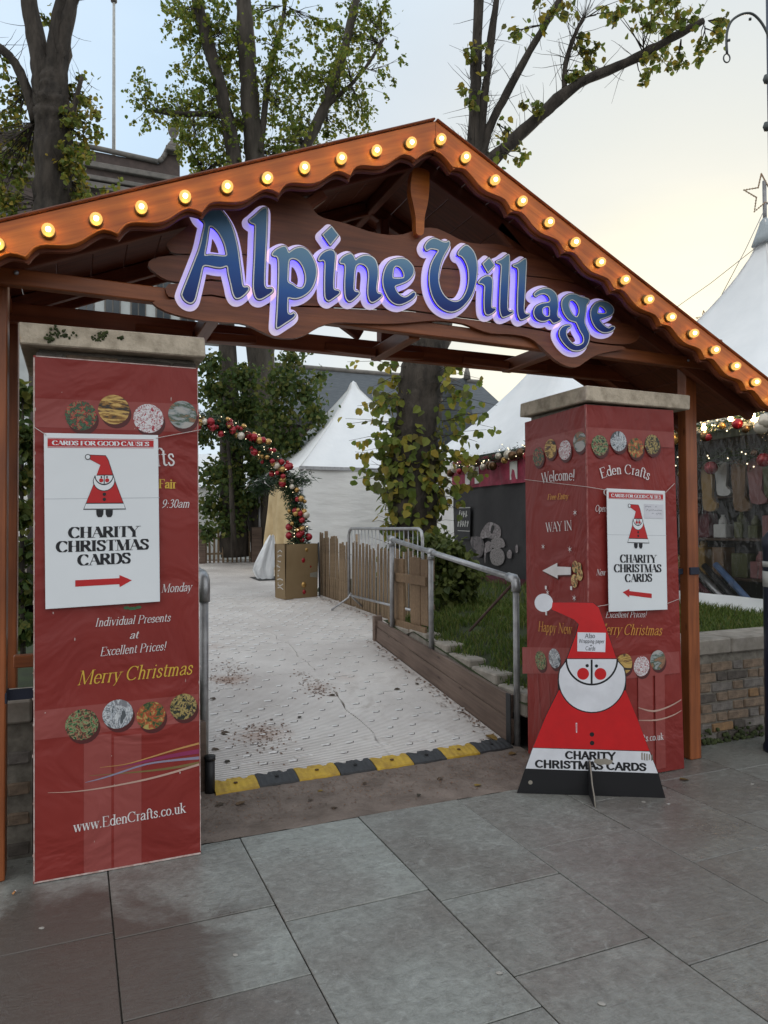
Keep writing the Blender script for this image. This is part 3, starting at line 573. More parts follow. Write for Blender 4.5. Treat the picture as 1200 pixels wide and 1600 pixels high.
MAT = matmat(); MATDARK = plain('mat_slot_dark', (.045, .04, .038), .8); MATLIP = plain('mat_lip_white', (.72, .70, .69), .4)
path = MB(); ys = [4.42, 4.5, 7.06, 20]
path.add([(x, y, rz(y) - .03) for y in ys for x in (-2.5, 3.7)], [(0, 1, 3, 2), (2, 3, 5, 4), (4, 5, 7, 6)])
# keep the ramp between its boards
path.v[0] = (.74, 4.42, -.004); path.v[1] = (2.93, 4.42, -.004); path.v[2] = (.74, 4.5, -.003); path.v[3] = (2.93, 4.5, -.003); path.v[4] = (.74, 7.06, .37)
path = path.obj('path', STRIPM); path['kind'] = 'structure'
def panel(x0, x1, y0, y1, tabs=True, edge=0):
    pm = MB(); yy = [y0] + [q for q in (4.5, 7.06) if y0 < q < y1] + [y1]; g = .0022
    ed = lambda y: edge * (math.sin(y * 9) * .02 + math.sin(y * 23) * .012)
    nn = []
    for a, b in zip(yy[:-1], yy[1:]): nn += [a + (b - a) * k / 8 for k in range(8)]
    nn.append(y1); top = []
    for y in nn: top += [(x0 + g + (ed(y) if x0 > 1.5 else 0), y if y0 < y < y1 else y + (g if y == y0 else -g), rz(y)), (x1 - g + (ed(y) if x1 < 2.2 else 0), y if y0 < y < y1 else y + (g if y == y0 else -g), rz(y))]
    n = len(nn); pm.add(top, [(2 * i, 2 * i + 1, 2 * i + 3, 2 * i + 2) for i in range(n - 1)])
    bot = [(a, b, c - .022) for a, b, c in top]
    ring = [2 * i for i in range(n)] + [2 * i + 1 for i in range(n - 1, -1, -1)]
    pm.add([top[i] for i in ring] + [bot[i] for i in ring], [(i, (i + 1) % len(ring), (i + 1) % len(ring) + len(ring), i + len(ring)) for i in range(len(ring))])
    o = pm.obj('mat_panel', MAT, path)
    if tabs:
        t = MB(); row = 0; y = y0 + .07
        while y < y1 - .05:
            x = x0 + .07 + (row % 2) * .09
            while x < x1 - .08:
                z = rz(y) + .001; s = (rz(y + .01) - rz(y - .01)) / .02; l = rnd.uniform(.03, .05)
                jx, jy = rnd.uniform(-.01, .01), rnd.uniform(-.01, .01)
                if rnd.random() < .84:
                    t.add([(x + jx, y + jy, z + jy * s), (x + jx + l, y + jy, z + jy * s), (x + jx + l, y + jy + .007, z + (jy + .007) * s), (x + jx, y + jy + .007, z + (jy + .007) * s)], [(0, 1, 2, 3)], 0)
                    t.add([(x + jx + l, y + jy, z + jy * s), (x + jx + l + .006, y + jy, z + jy * s), (x + jx + l + .020, y + jy + .030, z + (jy + .030) * s), (x + jx + l + .014, y + jy + .032, z + (jy + .032) * s)], [(0, 1, 2, 3)], 0)
                    t.add([(x + jx - .004, y + jy + .013, z), (x + jx + l, y + jy + .013, z), (x + jx + l, y + jy + .024, z + .007), (x + jx - .004, y + jy + .024, z + .007)], [(0, 1, 2, 3)], 1)
                if row % 3 == 1 and rnd.random() < .5:
                    xx = x + .05; t.box((xx, y + .05, z + .05 * s - .004), (xx + .13, y + .058, z + .05 * s + .005), 1)
                x += .185
            y += .15; row += 1
        so = t.obj('connector_tabs', [MATDARK, MATLIP], o); so['kind'] = 'stuff'
for x0, x1, e in ((.78, 2.0, 1), (2.0, 2.905, 1)):
    for y0, y1 in ((4.47, 6.32), (6.32, 7.06), (7.06, 8.4)) if x0 < 1.5 else ((4.47, 5.42), (5.42, 6.38), (6.38, 7.06), (7.06, 8.4)): panel(x0, x1, y0, y1, True, e)
panel(2.905, 3.62, 7.12, 8.4, True); panel(-1.0, .78, 7.06, 9.5, False)
for x0, x1 in ((.78, 2.2), (2.2, 3.62)):
    for y0, y1 in ((8.4, 10.0), (10.0, 12.0), (12.0, 15.0), (15.0, 19.0)): panel(x0, x1, y0, y1, y1 < 12.5)
panel(3.62, 5.2, 11.3, 15.0, False); panel(3.62, 5.6, 15.0, 19.0, False)

# lawns: raised ground on both sides
def lz(x, y):
    a = min(max((3.95 - x) / .95, 0), 1); b = min(max((7.0 - y) / 2.5, 0), 1)
    q = .70 + .045 * math.sin(x * 1.7 + y * .6) * .4
    if x < 3.75 and y > 7: q = min(q, .62 - .12 * min(1, (y - 7) / .8))
    return q - a * .40 * b - (.08 * a if y > 6.4 else .0)
lw = MB(); xs = [2.965 + .12 * i for i in range(14)] + [4.8 + .5 * i for i in range(12)] + [12, 20, 45]; ysl = [4.30 + .18 * j for j in range(26)] + [9.2 + .8 * j for j in range(14)] + [24, 40, 70]
lw.v = [(x, y, lz(x, y)) for y in ysl for x in xs]
for j in range(len(ysl) - 1):
    for i in range(len(xs) - 1):
        if ysl[j] >= 7.0 and xs[i] < 3.6: continue
        if ysl[j] >= 11.0 and xs[i] < 6.0: continue
        k = j * len(xs) + i; lw.f.append([k, k + 1, k + len(xs) + 1, k + len(xs)]); lw.mi.append(0); lw.sm.append(True)
lw.obj('lawn', SOIL)['kind'] = 'structure'
lb = MB(); lb.add([(-40, 4.28, .70), (.55, 4.28, .70), (.55, 7.06, .66), (-1.1, 7.2, .62), (-1.1, 20, .70), (-40, 20, .7)], [(0, 1, 2, 3), (0, 3, 4, 5)]); lb.add([(.55, 4.28, .70), (.55, 4.28, -.02), (.55, 7.06, .3), (.55, 7.06, .66)], [(0, 1, 2, 3)])
lb.obj('lawn', SOIL)['kind'] = 'structure'
MB().add([(-80, 19, .66), (60, 19, .66), (60, 90, .9), (-80, 90, .9)], [(0, 1, 2, 3)]).obj('terrain', SOIL)['kind'] = 'structure'
gb = MB()
def blade(x, y, z, h, lean):
    a = rnd.random() * 6.28; w_ = rnd.uniform(.003, .0055); dx, dy = math.cos(a), math.sin(a); l = lean * h; b = rnd.random() * 6.28; lx, ly = math.cos(b) * l, math.sin(b) * l
    gb.add([(x - dx * w_, y - dy * w_, z - .01), (x + dx * w_, y + dy * w_, z - .01), (x + lx * .4 + dx * w_ * .8, y + ly * .4 + dy * w_ * .8, z + h * .6), (x + lx * .4 - dx * w_ * .8, y + ly * .4 - dy * w_ * .8, z + h * .6), (x + lx, y + ly, z + h)], [(0, 1, 2, 3), (3, 2, 4)])
for _ in range(15000):
    x, y = rnd.uniform(3.03, 4.7), rnd.uniform(4.35, 7.9)
    if y > 7 and x < 3.75: continue
    if math.sin(x * 9 + y * 4) + math.sin(y * 11 - x * 5) < -1.15: continue
    blade(x, y, lz(x, y), rnd.uniform(.03, .08) * (1.3 if rnd.random() < .1 else 1), rnd.uniform(.2, .9))
for _ in range(12000):
    x, y = rnd.uniform(4.0, 6.22), rnd.uniform(4.27, 6.6); blade(x, y, lz(x, y), rnd.uniform(.03, .085), rnd.uniform(.2, .9))
for _ in range(1800):
    x, y = rnd.uniform(4.4, 6.2), rnd.uniform(6.6, 10); blade(x, y, lz(x, y), rnd.uniform(.05, .12), rnd.uniform(.2, .9))
tag(gb.obj('grass', GRASS), 'short green grass on the raised lawn', None, None, 'stuff')
# stone edging that steps down beside the timber board
for k in range(7):
    y = 4.42 + k * .40; x = 2.985; z = lz(3.1, y + .2)
    MB().bbox((x, y, z - .16), (x + .17 + .03 * math.sin(k * 3), y + .385, z + .012 + .01 * (k % 2)), .012).obj('edging_stone', COPING, None)['kind'] = 'structure'

# ------------------------------------------------------------------ low garden walls, each brick its own piece
def brick_wall(label, x0, x1, yf, yb, ztop, root_name='garden_wall', bricks_from=None, bricks_to=None):
    rt = thing(root_name, label, 'wall', ((x0 + x1) / 2, (yf + yb) / 2, 0))
    MB().box((x0, yf + .012, -.04), (x1, yb, ztop - .002)).obj('mortar', MORTAR, rt)
    meshes = []
    for q in range(8):
        m = MB().bbox((0, 0, 0), (.205 if q < 5 else .098, .05, .0625), .007)
        m.v = [(x + rnd.uniform(-.003, .003), y + rnd.uniform(-.003, .003), z + rnd.uniform(-.003, .003)) for x, y, z in m.v]
        meshes.append((q >= 5, m))
    data = {(q, k): mm.mesh('brick', BRICKS[k]) for q, (_, mm) in enumerate(meshes) for k in range(4)}
    z = .004; row = 0
    while z + .0625 < ztop - .001:
        x = (bricks_from if bricks_from is not None else x0) + (0 if row % 2 else .05); xe = bricks_to if bricks_to is not None else x1; j = row
        while x < xe - .06:
            hd = (j % 2 == 0); q = rnd.randrange(5, 8) if hd else rnd.randrange(0, 5); wdt = .098 if hd else .205
            if x + wdt <= xe + .04:
                k = 3 if rnd.random() < .04 else rnd.choice((0, 0, 0, 1, 2)) if z > .12 else rnd.choice((1, 2, 2))
                inst('brick', data[q, k], Matrix.Translation((x, yf + rnd.uniform(-.004, .005), z + rnd.uniform(-.002, .002))), rt)
            x += wdt + .011; j += 1
        z += .0735; row += 1
    return rt
wl = brick_wall('low brown brick garden wall with stone coping beside the right gatepost', 3.72, 9.0, 3.97, 4.25, .648, bricks_from=3.98, bricks_to=5.0)
x = 3.70
for ln in (.78, .88, .9, .9, .9, .9):
    MB().bbox((x + .003, 3.945, .651), (x + ln - .003, 4.275, .763), .010).obj('coping_stone', COPING, wl); x += ln
for x0, x1 in ((4.0, 4.45), (4.5, 4.8)):
    mm = MB()
    for _ in range(40): c = (rnd.uniform(x0, x1), 3.955, abs(rnd.gauss(0, .05))); mm.sphere(c, rnd.uniform(.008, .022), 5)
    mm.obj('moss_patch', MOSS, wl)['kind'] = 'stuff'
wl = brick_wall('low dark brick wall seen in the gap beside the left gatepost', -7.0, -.19, 3.98, 4.26, .648, bricks_from=-1.0, bricks_to=-.19)
x = -.19
for ln in (.72, .9, .9, .9, .9, .9, .9):
    MB().bbox((x - ln + .003, 3.955, .651), (x - .003, 4.285, .763), .010).obj('coping_stone', COPING, wl); x -= ln

# ------------------------------------------------------------------ the two brick piers
def pier(label, x0, x1, y0, y1, zt, capx0, capx1, capy0, capy1, ct):
    rt = thing('brick_pier', label, 'pier', ((x0 + x1) / 2, (y0 + y1) / 2, 0))
    MB().box((x0 + .012, y0 + .012, -.03), (x1 - .012, y1 - .012, zt)).obj('mortar', MORTAR, rt)
    z = .005; row = 0
    sh = {}
    def bm_(a, b, k):
        key = (round(a, 3), round(b, 3), k)
        if key not in sh: sh[key] = MB().bbox((0, 0, 0), (a, b, .0625), .006).mesh('brick', BRICKS[k])
        return sh[key]
    while z + .0625 < zt:
        n = 3; W_ = (x1 - x0) / n
        for i in range(n):
            o_ = .0 if row % 2 else W_ / 2
            a, b = x0 + i * W_ + o_ + .005, min(x0 + (i + 1) * W_ + o_ - .005, x1)
            if row % 2 == 0 and i == 0: inst('brick', bm_(W_ / 2 - .005, .1, rnd.randrange(3)), Matrix.Translation((x0, y0 + rnd.uniform(-.002, .002), z)), rt)
            if b - a > .03: inst('brick', bm_(b - a, .1, rnd.randrange(3)), Matrix.Translation((a, y0 + rnd.uniform(-.002, .002), z)), rt)
        z += .0735; row += 1
    c = MB(); c.bbox((capx0, capy0, zt + .002), (capx1, capy1, ct), .006)
    c.v = [(x + .004 * math.sin(y * 17 + z * 40), y + .004 * math.sin(x * 19), z + .004 * math.sin(x * 13 + y * 9)) for x, y, z in c.v]
    c.obj('cap_stone', CAPSTONE, rt)
    return rt
pl = pier('brick gate pier behind the wide red banner, with a mossy stone cap', -.17, .56, 3.70, 4.36, 2.436, -.237, .588, 3.62, 4.40, 2.536)
pr = pier('brick gate pier wrapped in the folded red banner, with a lichened stone cap', 2.945, 3.645, 3.665, 4.29, 2.366, 2.905, 3.765, 3.615, 4.345, 2.464)
mm = MB()
for x, y, s in ((85, 522, .020), (97, 518, .022), (105, 524, .016), (158, 524, .014), (150, 530, .012), (163, 520, .010), (190, 528, .006), (78, 530, .010)):
    p = onY(x, y, 3.617)
    for _ in range(14): mm.sphere(p + V((rnd.gauss(0, s), rnd.uniform(-.004, .01), rnd.gauss(0, s * .55))), rnd.uniform(.003, .008), 5)
mm.obj('moss_patch', MOSS, pl)['kind'] = 'stuff'

# ================================================================== THE TIMBER GATEWAY
gate = thing('timber_gateway', 'stained timber entrance gateway with scalloped gable boards and a row of lit bulbs', 'gateway', (1.78, 3.8, 0))
AX, AZ = 1.767, 3.768; TL, TR = math.atan(.428), math.atan(.491); XL, XR = -.95, 4.50
FY0, FY1, RY = 3.412, 3.446, 4.62
def vpost(x, y, wx, wy, z1, nm='post'): return beam(nm, (x, y, 0), (x, y, z1), wy, wx, W_POST, gate, up=(0, 1, 0))
vpost(-.345, 3.79, .118, .11, 2.80); vpost(3.905, 3.785, .078, .10, 2.76)
vpost(-.345, 4.46, .11, .11, 2.80); vpost(3.905, 4.46, .078, .10, 2.76)
beam('tie_beam', (-.62, 3.70, 2.754), (4.20, 3.70, 2.695), .062, .076, W_POST, gate)
beam('tie_beam', (-.62, 4.36, 2.765), (4.20, 4.36, 2.745), .07, .105, W_BEAM, gate)
for x in (-.345, 3.905): beam('side_beam', (x, 3.50, 2.79), (x, 4.60, 2.79), .06, .07, W_BEAM, gate)
for x in (.66, 1.79, 2.78): beam('cross_joist', (x, 3.735, 2.715), (x, 4.325, 2.715), .07, .08, W_POST, gate)
for x in (.66, 1.79, 2.78):
    for s in (-1, 1): beam('brace', (x + s * .04, 4.22, 2.70), (x + s * .34, 4.34, 2.74), .05, .05, W_BEAM, gate)
def roofpt(x): return AZ - (.491 * (x - AX) if x > AX else .428 * (AX - x))
def dfun(s):
    if s < .2: return .128 + .044 * (s / .2) ** 3 + .02 * (1 - s / .2)
    k = s / .2; q = abs((k - 1) % 2); q = min(q, 2 - q)
    if q < .28: return .172 - .044 * math.sqrt(q / .28)
    t = (q - .28) / .72; return .128 + .030 * (.5 - .5 * math.cos(math.pi * t))
for side, th, xe in ((1, TR, XR), (-1, TL, XL)):
    u = V((side * math.cos(th), 0, -math.sin(th))); v = V((side * math.sin(th), 0, math.cos(th))); O = V((AX + side * .001, 0, AZ))
    Ls = abs(xe - AX) / math.cos(th); tn = math.tan(th)
    pts = [(0, 0), (Ls, 0)]; n = int(Ls / .0125)
    low = [(Ls * i / n, -dfun(Ls * i / n)) for i in range(n, -1, -1)]
    low = [p for p in low if p[0] > -p[1] * tn + .006]; low.append((dfun(0) * tn, -dfun(0)))
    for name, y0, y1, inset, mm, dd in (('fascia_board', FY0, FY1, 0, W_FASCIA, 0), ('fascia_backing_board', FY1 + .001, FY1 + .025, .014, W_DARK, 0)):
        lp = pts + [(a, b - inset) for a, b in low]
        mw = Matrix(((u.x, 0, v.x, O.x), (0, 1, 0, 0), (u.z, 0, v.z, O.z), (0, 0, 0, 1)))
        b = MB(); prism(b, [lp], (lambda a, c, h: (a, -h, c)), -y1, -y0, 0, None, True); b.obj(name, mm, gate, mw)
    # beaded edge along the scallops and the thin capping strip on top
    b = MB(); b.tube([O + u * a + v * (c + .004) + V((0, FY0 - .001, 0)) for a, c in low[::2]], .0045, 5); b.obj('bead_trim', W_FASCIA, gate)
    beam('capping_strip', O + v * .010 + V((0, FY0 - .006 + .03, 0)), O + u * Ls + v * .010 + V((0, FY0 - .006 + .03, 0)), .075, .012, W_DARK, gate, up=v)
    # roof boards, running front to back
    nb = int(Ls / .19) + 1; bwid = Ls / nb
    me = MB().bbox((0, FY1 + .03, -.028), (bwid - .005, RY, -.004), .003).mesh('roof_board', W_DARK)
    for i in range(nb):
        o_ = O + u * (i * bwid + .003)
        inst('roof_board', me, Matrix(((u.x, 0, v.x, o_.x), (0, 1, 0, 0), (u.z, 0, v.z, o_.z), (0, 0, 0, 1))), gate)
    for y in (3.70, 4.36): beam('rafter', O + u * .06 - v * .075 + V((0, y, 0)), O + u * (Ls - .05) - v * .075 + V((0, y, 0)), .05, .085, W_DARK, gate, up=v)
    beam('rear_fascia_board', O + u * .02 - v * .05 + V((0, RY + .012, 0)), O + u * Ls - v * .05 + V((0, RY + .012, 0)), .022, .10, W_DARK, gate, up=v)
beam('ridge_beam', (AX, FY1 + .03, AZ - .085), (AX, RY, AZ - .085), .05, .09, W_DARK, gate)
kp = [(540 + a / 4, 180 + c / 4) for a, c in ((430, 330), (515, 345), (524, 400), (522, 480), (512, 560), (494, 640), (487, 740), (444, 740), (438, 640), (424, 560), (408, 480), (411, 400))]
FR = Frame((0, 3.60, 0), (1, 0, 0), (0, 0, 1))
b = MB(); prism(b, [catmull([FR.px(*p) for p in kp], 3)], FR.at, -.05, 0); b.obj('king_post', W_FASCIA, gate)
beam('king_post', (1.86, 4.36, 2.79), (1.86, 4.36, 3.62), .06, .085, W_DARK, gate, up=(0, 1, 0))
for s in (-1, 1): beam('strut', (1.80 + s * .1, 4.36, 2.84), (1.80 + s * .85, 4.36, 3.26 if s > 0 else 3.29), .05, .07, W_DARK, gate)
for s in (-1, 1): beam('strut', (1.78 + s * 1.25, 3.70, 2.78), (1.78 + s * .55, 3.70, 3.40), .05, .06, W_DARK, gate)
beam('side_rail', (-.28, 4.05, .94), (.2, 4.05, .94), .06, .06, W_POST, gate)
for x, y, wx, wy in ((-.345, 3.79, .122, .114), (3.905, 3.785, .082, .104)):
    z0 = .80 if x < 0 else 1.26
    MB().bbox((x - wx / 2, y - wy / 2, z0), (x + wx / 2, y + wy / 2, z0 + .05), .003).obj('strap', STRAP, gate)
MB().box((3.60, 3.79, 1.262), (3.862, 3.80, 1.30)).obj('strap', STRAP, gate)
MB().box((-.284, 3.80, .80), (-.17, 3.81, .85)).obj('strap', STRAP, gate)
MB().lathe((-.25, 3.668, 2.765), [(.011, 0), (.011, .006), (.004, .012)], 8, axis=(0, -1, 0)).obj('bolt_head', STEEL, gate)
MB().lathe((3.80, 3.668, 2.71), [(.009, 0), (.009, .006), (.004, .012)], 8, axis=(0, -1, 0)).obj('bolt_head', STEEL, gate)
# bulbs along the gable
bulb_me = MB(); bulb_me.lathe((0, 0, 0), [(.020, .012), (.0255, .024), (.0268, .036), (.0245, .048), (.017, .058), (.005, .063)], 14, 0); bulb_me.sphere((0, 0, .040), .0115, 10, 1)
bulb_me = bulb_me.mesh('light_bulb', [LAMP, LAMPCORE]); sock_me = MB().lathe((0, 0, 0), [(.029, 0), (.029, .007), (.023, .014), (.021, .013)], 14).mesh('bulb_socket', BRASS)
rot = Matrix.Rotation(R(90), 4, 'X')
def bulb(s, side, th):
    x = AX + side * (s * math.cos(th)) - (side * .085 * math.sin(th) * -1 if s == 0 and False else 0); u = V((side * math.cos(th), 0, -math.sin(th))); v = V((side * math.sin(th), 0, math.cos(th)))
    p = V((AX, FY0, AZ)) + u * s - v * .086 if s else V((AX + .02, FY0, AZ - .112))
    mw = Matrix.Translation(p) @ Matrix.Rotation(rnd.uniform(-.13, .13), 4, 'X') @ Matrix.Rotation(rnd.uniform(-.13, .13), 4, 'Z') @ rot; o = inst('light_bulb', bulb_me, mw, gate); inst('bulb_socket', sock_me, mw, o)
bulb(0, 1, TR)
for k in range(1, 15): bulb(.2 * k + .03, 1, TR)
for k in range(1, 14): bulb(.2075 * k + .005, -1, TL)

# ================================================================== THE SIGN
sign = thing('wooden_sign', 'dark plank sign with glowing blue letters hung under the gable', 'sign', (1.8, 3.65, 2.9))
FS = Frame((0, 3.640, 0), (1, 0, 0), (0, 0, 1))
P1 = [(262, 378), (285, 360), (320, 330), (345, 305), (400, 292), (440, 296), (470, 306), (482, 315), (492, 331), (507, 341), (540, 349), (575, 361), (606, 367), (630, 366), (647, 360), (662, 356), (683, 357), (705, 367), (725, 377), (750, 381), (775, 381), (800, 388), (831, 396), (850, 405), (868, 418), (885, 430), (897, 442), (850, 433), (700, 419), (560, 409), (420, 399), (330, 396), (275, 396), (263, 388)]
P2 = [(231, 415), (238, 405), (262, 400), (300, 399), (330, 398), (420, 401), (560, 411), (700, 421), (850, 435), (899, 445), (935, 465), (950, 478), (953, 490), (925, 494), (800, 477), (640, 457), (420, 446), (330, 436), (290, 441), (262, 438), (244, 428)]
P3 = [(263, 444), (300, 443), (330, 439), (420, 449), (640, 460), (800, 480), (925, 497), (950, 503), (975, 505), (993, 514), (999, 524), (994, 533), (975, 538), (930, 534), (850, 515), (640, 484), (430, 476), (330, 460), (275, 466), (260, 458)]
P4 = [(238, 473), (255, 469), (290, 467), (330, 463), (430, 479), (640, 487), (850, 518), (930, 537), (972, 541), (974, 546), (945, 551), (925, 558), (905, 572), (895, 574), (883, 571), (868, 563), (854, 550), (835, 533), (817, 525), (790, 522), (767, 521), (745, 514), (725, 506), (690, 501), (662, 502), (630, 505), (600, 506), (560, 505), (525, 504), (500, 510), (482, 521), (470, 526), (456, 529), (430, 527), (410, 519), (392, 510), (375, 505), (355, 504), (320, 501), (287, 495), (258, 486)]
for i, P in enumerate((P1, P2, P3, P4)):
    b = MB(); dh = (0, .004, .001, .003)[i]; prism(b, [catmull([FS.px(*p) for p in P], 2)], FS.at, -.026, dh, 0, None, True); b.obj('plank', W_SIGN, sign)
def Z1(p): return (270 + p[0] / 5.4545, 310 + p[1] / 5.4545)
def Z2(p): return (450 + p[0] / 5.4545, 330 + p[1] / 5.4545)
def Z3(p): return (650 + p[0] / 6.3158, 360 + p[1] / 6.3158)
def Z4(p): return (810 + p[0] / 6.6667, 420 + p[1] / 6.6667)
LET = [
 (Z1, [[(275, 225), (262, 290), (232, 420), (195, 520), (140, 660), (85, 800), (85, 835), (108, 870), (150, 890), (182, 868), (202, 800), (230, 680), (248, 595), (264, 571), (300, 570), (360, 583), (410, 587), (450, 575), (468, 582), (476, 640), (500, 740), (515, 810), (540, 850), (580, 840), (622, 805), (645, 772), (636, 756), (610, 758), (592, 740), (580, 650), (560, 500), (545, 400), (515, 280), (480, 200), (440, 140), (400, 95), (340, 58), (250, 66), (205, 105), (225, 160), (262, 195)],
        [(312, 235), (350, 245), (400, 300), (440, 380), (458, 450), (460, 488), (420, 495), (330, 485), (282, 490), (268, 478), (285, 380), (300, 280)]]),
 (Z1, [[(655, 188), (690, 160), (755, 100), (785, 86), (800, 105), (795, 300), (785, 500), (778, 700), (783, 750), (802, 770), (840, 768), (850, 785), (835, 805), (780, 842), (740, 858), (710, 842), (692, 780), (690, 700), (700, 500), (705, 350), (708, 250), (700, 218), (672, 207)]]),
 (Z1, [[(850, 475), (880, 440), (940, 412), (965, 422), (985, 465), (1005, 455), (1045, 430), (1095, 421), (1142, 442), (1182, 494), (1212, 559), (1222, 629), (1207, 709), (1172, 779), (1112, 829), (1045, 851), (984, 843), (977, 862), (975, 955), (985, 985), (1010, 990), (1030, 978), (1040, 994), (1020, 1020), (960, 1060), (897, 1100), (885, 1088), (890, 1000), (900, 800), (905, 600), (900, 520), (885, 492), (862, 488)],
        [(992, 520), (1030, 508), (1075, 530), (1110, 580), (1130, 640), (1135, 690), (1125, 740), (1100, 768), (1060, 765), (1020, 737), (980, 713), (978, 650), (982, 565)]]),
 (Z2, [[(262, 410), (285, 370), (330, 340), (370, 333), (395, 352), (400, 390), (395, 450), (388, 550), (385, 640), (394, 670), (430, 680), (438, 695), (420, 715), (370, 750), (345, 762), (322, 742), (315, 690), (315, 560), (318, 470), (315, 430), (297, 414), (272, 420)], 'D', [(370, 135), (425, 205), (360, 285), (300, 200)]]),
 (Z2, [[(445, 438), (450, 415), (480, 385), (530, 365), (555, 382), (575, 420), (600, 400), (650, 380), (700, 385), (740, 415), (760, 470), (765, 540), (755, 620), (752, 670), (765, 700), (795, 708), (795, 725), (760, 755), (720, 775), (695, 757), (682, 700), (685, 620), (690, 550), (680, 490), (650, 455), (610, 445), (578, 465), (565, 520), (560, 600), (558, 660), (570, 685), (600, 690), (602, 705), (575, 735), (535, 765), (510, 760), (490, 720), (485, 620), (490, 530), (490, 470), (480, 447), (460, 444)]]),
 (Z2, [[(955, 405), (1010, 415), (1055, 460), (1070, 500), (1060, 545), (1020, 590), (960, 618), (912, 637), (917, 670), (945, 710), (990, 735), (1030, 720), (1068, 692), (1085, 705), (1070, 735), (1020, 770), (950, 795), (890, 775), (845, 720), (815, 640), (812, 560), (835, 480), (880, 425)],
        [(928, 465), (960, 480), (985, 520), (990, 560), (970, 573), (903, 574), (890, 563), (893, 510), (905, 475)]]),
 (Z3, [[(92, 152), (120, 110), (170, 82), (215, 92), (260, 115), (300, 120), (322, 110), (330, 135), (310, 180), (270, 250), (240, 330), (222, 420), (220, 500), (240, 580), (280, 650), (340, 695), (400, 705), (450, 680), (490, 620), (515, 540), (522, 450), (510, 360), (480, 290), (447, 252), (422, 243), (418, 225), (440, 190), (490, 150), (530, 170), (570, 220), (595, 300), (600, 400), (585, 520), (550, 630), (490, 720), (420, 780), (350, 803), (280, 785), (210, 730), (160, 640), (135, 530), (135, 420), (155, 330), (190, 260), (222, 207), (216, 190), (180, 180), (140, 178), (108, 195), (93, 178)]]),
 (Z3, [[(620, 510), (650, 475), (700, 452), (735, 462), (750, 490), (750, 560), (745, 650), (740, 740), (750, 768), (780, 770), (783, 785), (750, 815), (710, 832), (685, 817), (675, 760), (675, 650), (680, 570), (675, 542), (652, 526), (628, 522)], 'D', [(720, 275), (772, 345), (710, 412), (662, 330)]]),
 (Z3, [[(795, 310), (850, 285), (900, 247), (918, 257), (915, 400), (905, 600), (900, 740), (907, 790), (930, 802), (952, 797), (953, 812), (910, 838), (860, 855), (842, 837), (828, 770), (832, 600), (840, 450), (845, 360), (835, 332), (812, 322)]]),
 (Z3, [[(960, 345), (1010, 325), (1065, 287), (1085, 300), (1080, 450), (1070, 650), (1062, 770), (1072, 815), (1095, 828), (1118, 827), (1118, 840), (1080, 865), (1040, 880), (1020, 862), (1005, 800), (1005, 650), (1012, 480), (1012, 400), (1000, 367), (978, 358)]]),
 (Z4, [[(165, 272), (178, 250), (220, 222), (285, 205), (340, 220), (385, 260), (405, 320), (410, 400), (400, 470), (412, 505), (438, 520), (428, 540), (370, 565), (347, 547), (325, 525), (290, 540), (240, 545), (195, 525), (165, 480), (165, 430), (190, 390), (240, 365), (308, 352), (330, 335), (325, 300), (300, 270), (260, 255), (212, 265), (185, 283)],
        [(300, 390), (323, 402), (325, 480), (305, 500), (270, 490), (248, 455), (250, 415), (275, 395)]]),
 (Z4, [[(455, 340), (480, 300), (530, 270), (590, 268), (640, 290), (690, 305), (733, 320), (725, 350), (705, 378), (700, 440), (690, 500), (687, 560), (710, 620), (735, 680), (730, 750), (700, 810), (650, 845), (590, 852), (530, 830), (470, 770), (430, 700), (430, 650), (455, 610), (500, 590), (540, 590), (538, 605), (510, 620), (495, 660), (505, 710), (545, 765), (600, 800), (650, 790), (680, 760), (675, 700), (640, 640), (605, 562), (580, 548), (530, 530), (480, 470), (455, 400)],
        [(560, 320), (600, 345), (630, 400), (632, 460), (610, 503), (575, 490), (540, 440), (522, 380), (532, 335)]]),
 (Z4, [[(880, 340), (940, 360), (980, 400), (990, 440), (970, 475), (920, 500), (862, 520), (845, 532), (860, 560), (900, 600), (940, 620), (970, 602), (998, 607), (990, 630), (950, 655), (890, 662), (830, 635), (780, 570), (755, 490), (760, 420), (800, 365), (840, 345)],
        [(855, 385), (890, 405), (915, 445), (903, 467), (832, 469), (820, 453), (835, 400)]])]
def facemat():      # letter faces are printed with a pale-to-deep blue fade
    m, N, L, b = M_('blue_letter_face'); tc = N.new('ShaderNodeTexCoord'); sx = N.new('ShaderNodeSeparateXYZ'); L.new(tc.outputs['Generated'], sx.inputs[0])
    rp = N.new('ShaderNodeValToRGB'); el = rp.color_ramp.elements; el[0].position = .05; el[0].color = (.015, .032, .18, 1); el[1].position = .95; el[1].color = (.16, .30, .44, 1)
    q = el.new(.45); q.color = (.038, .115, .36, 1); L.new(sx.outputs['Z'], rp.inputs[0]); L.new(rp.outputs[0], b.inputs['Base Color']); b.inputs['Roughness'].default_value = .6; b.inputs['Specular IOR Level'].default_value = .25; return m
FACE = facemat()
FL = Frame((0, 3.588, 0), (1, 0, 0), (0, 0, 1))
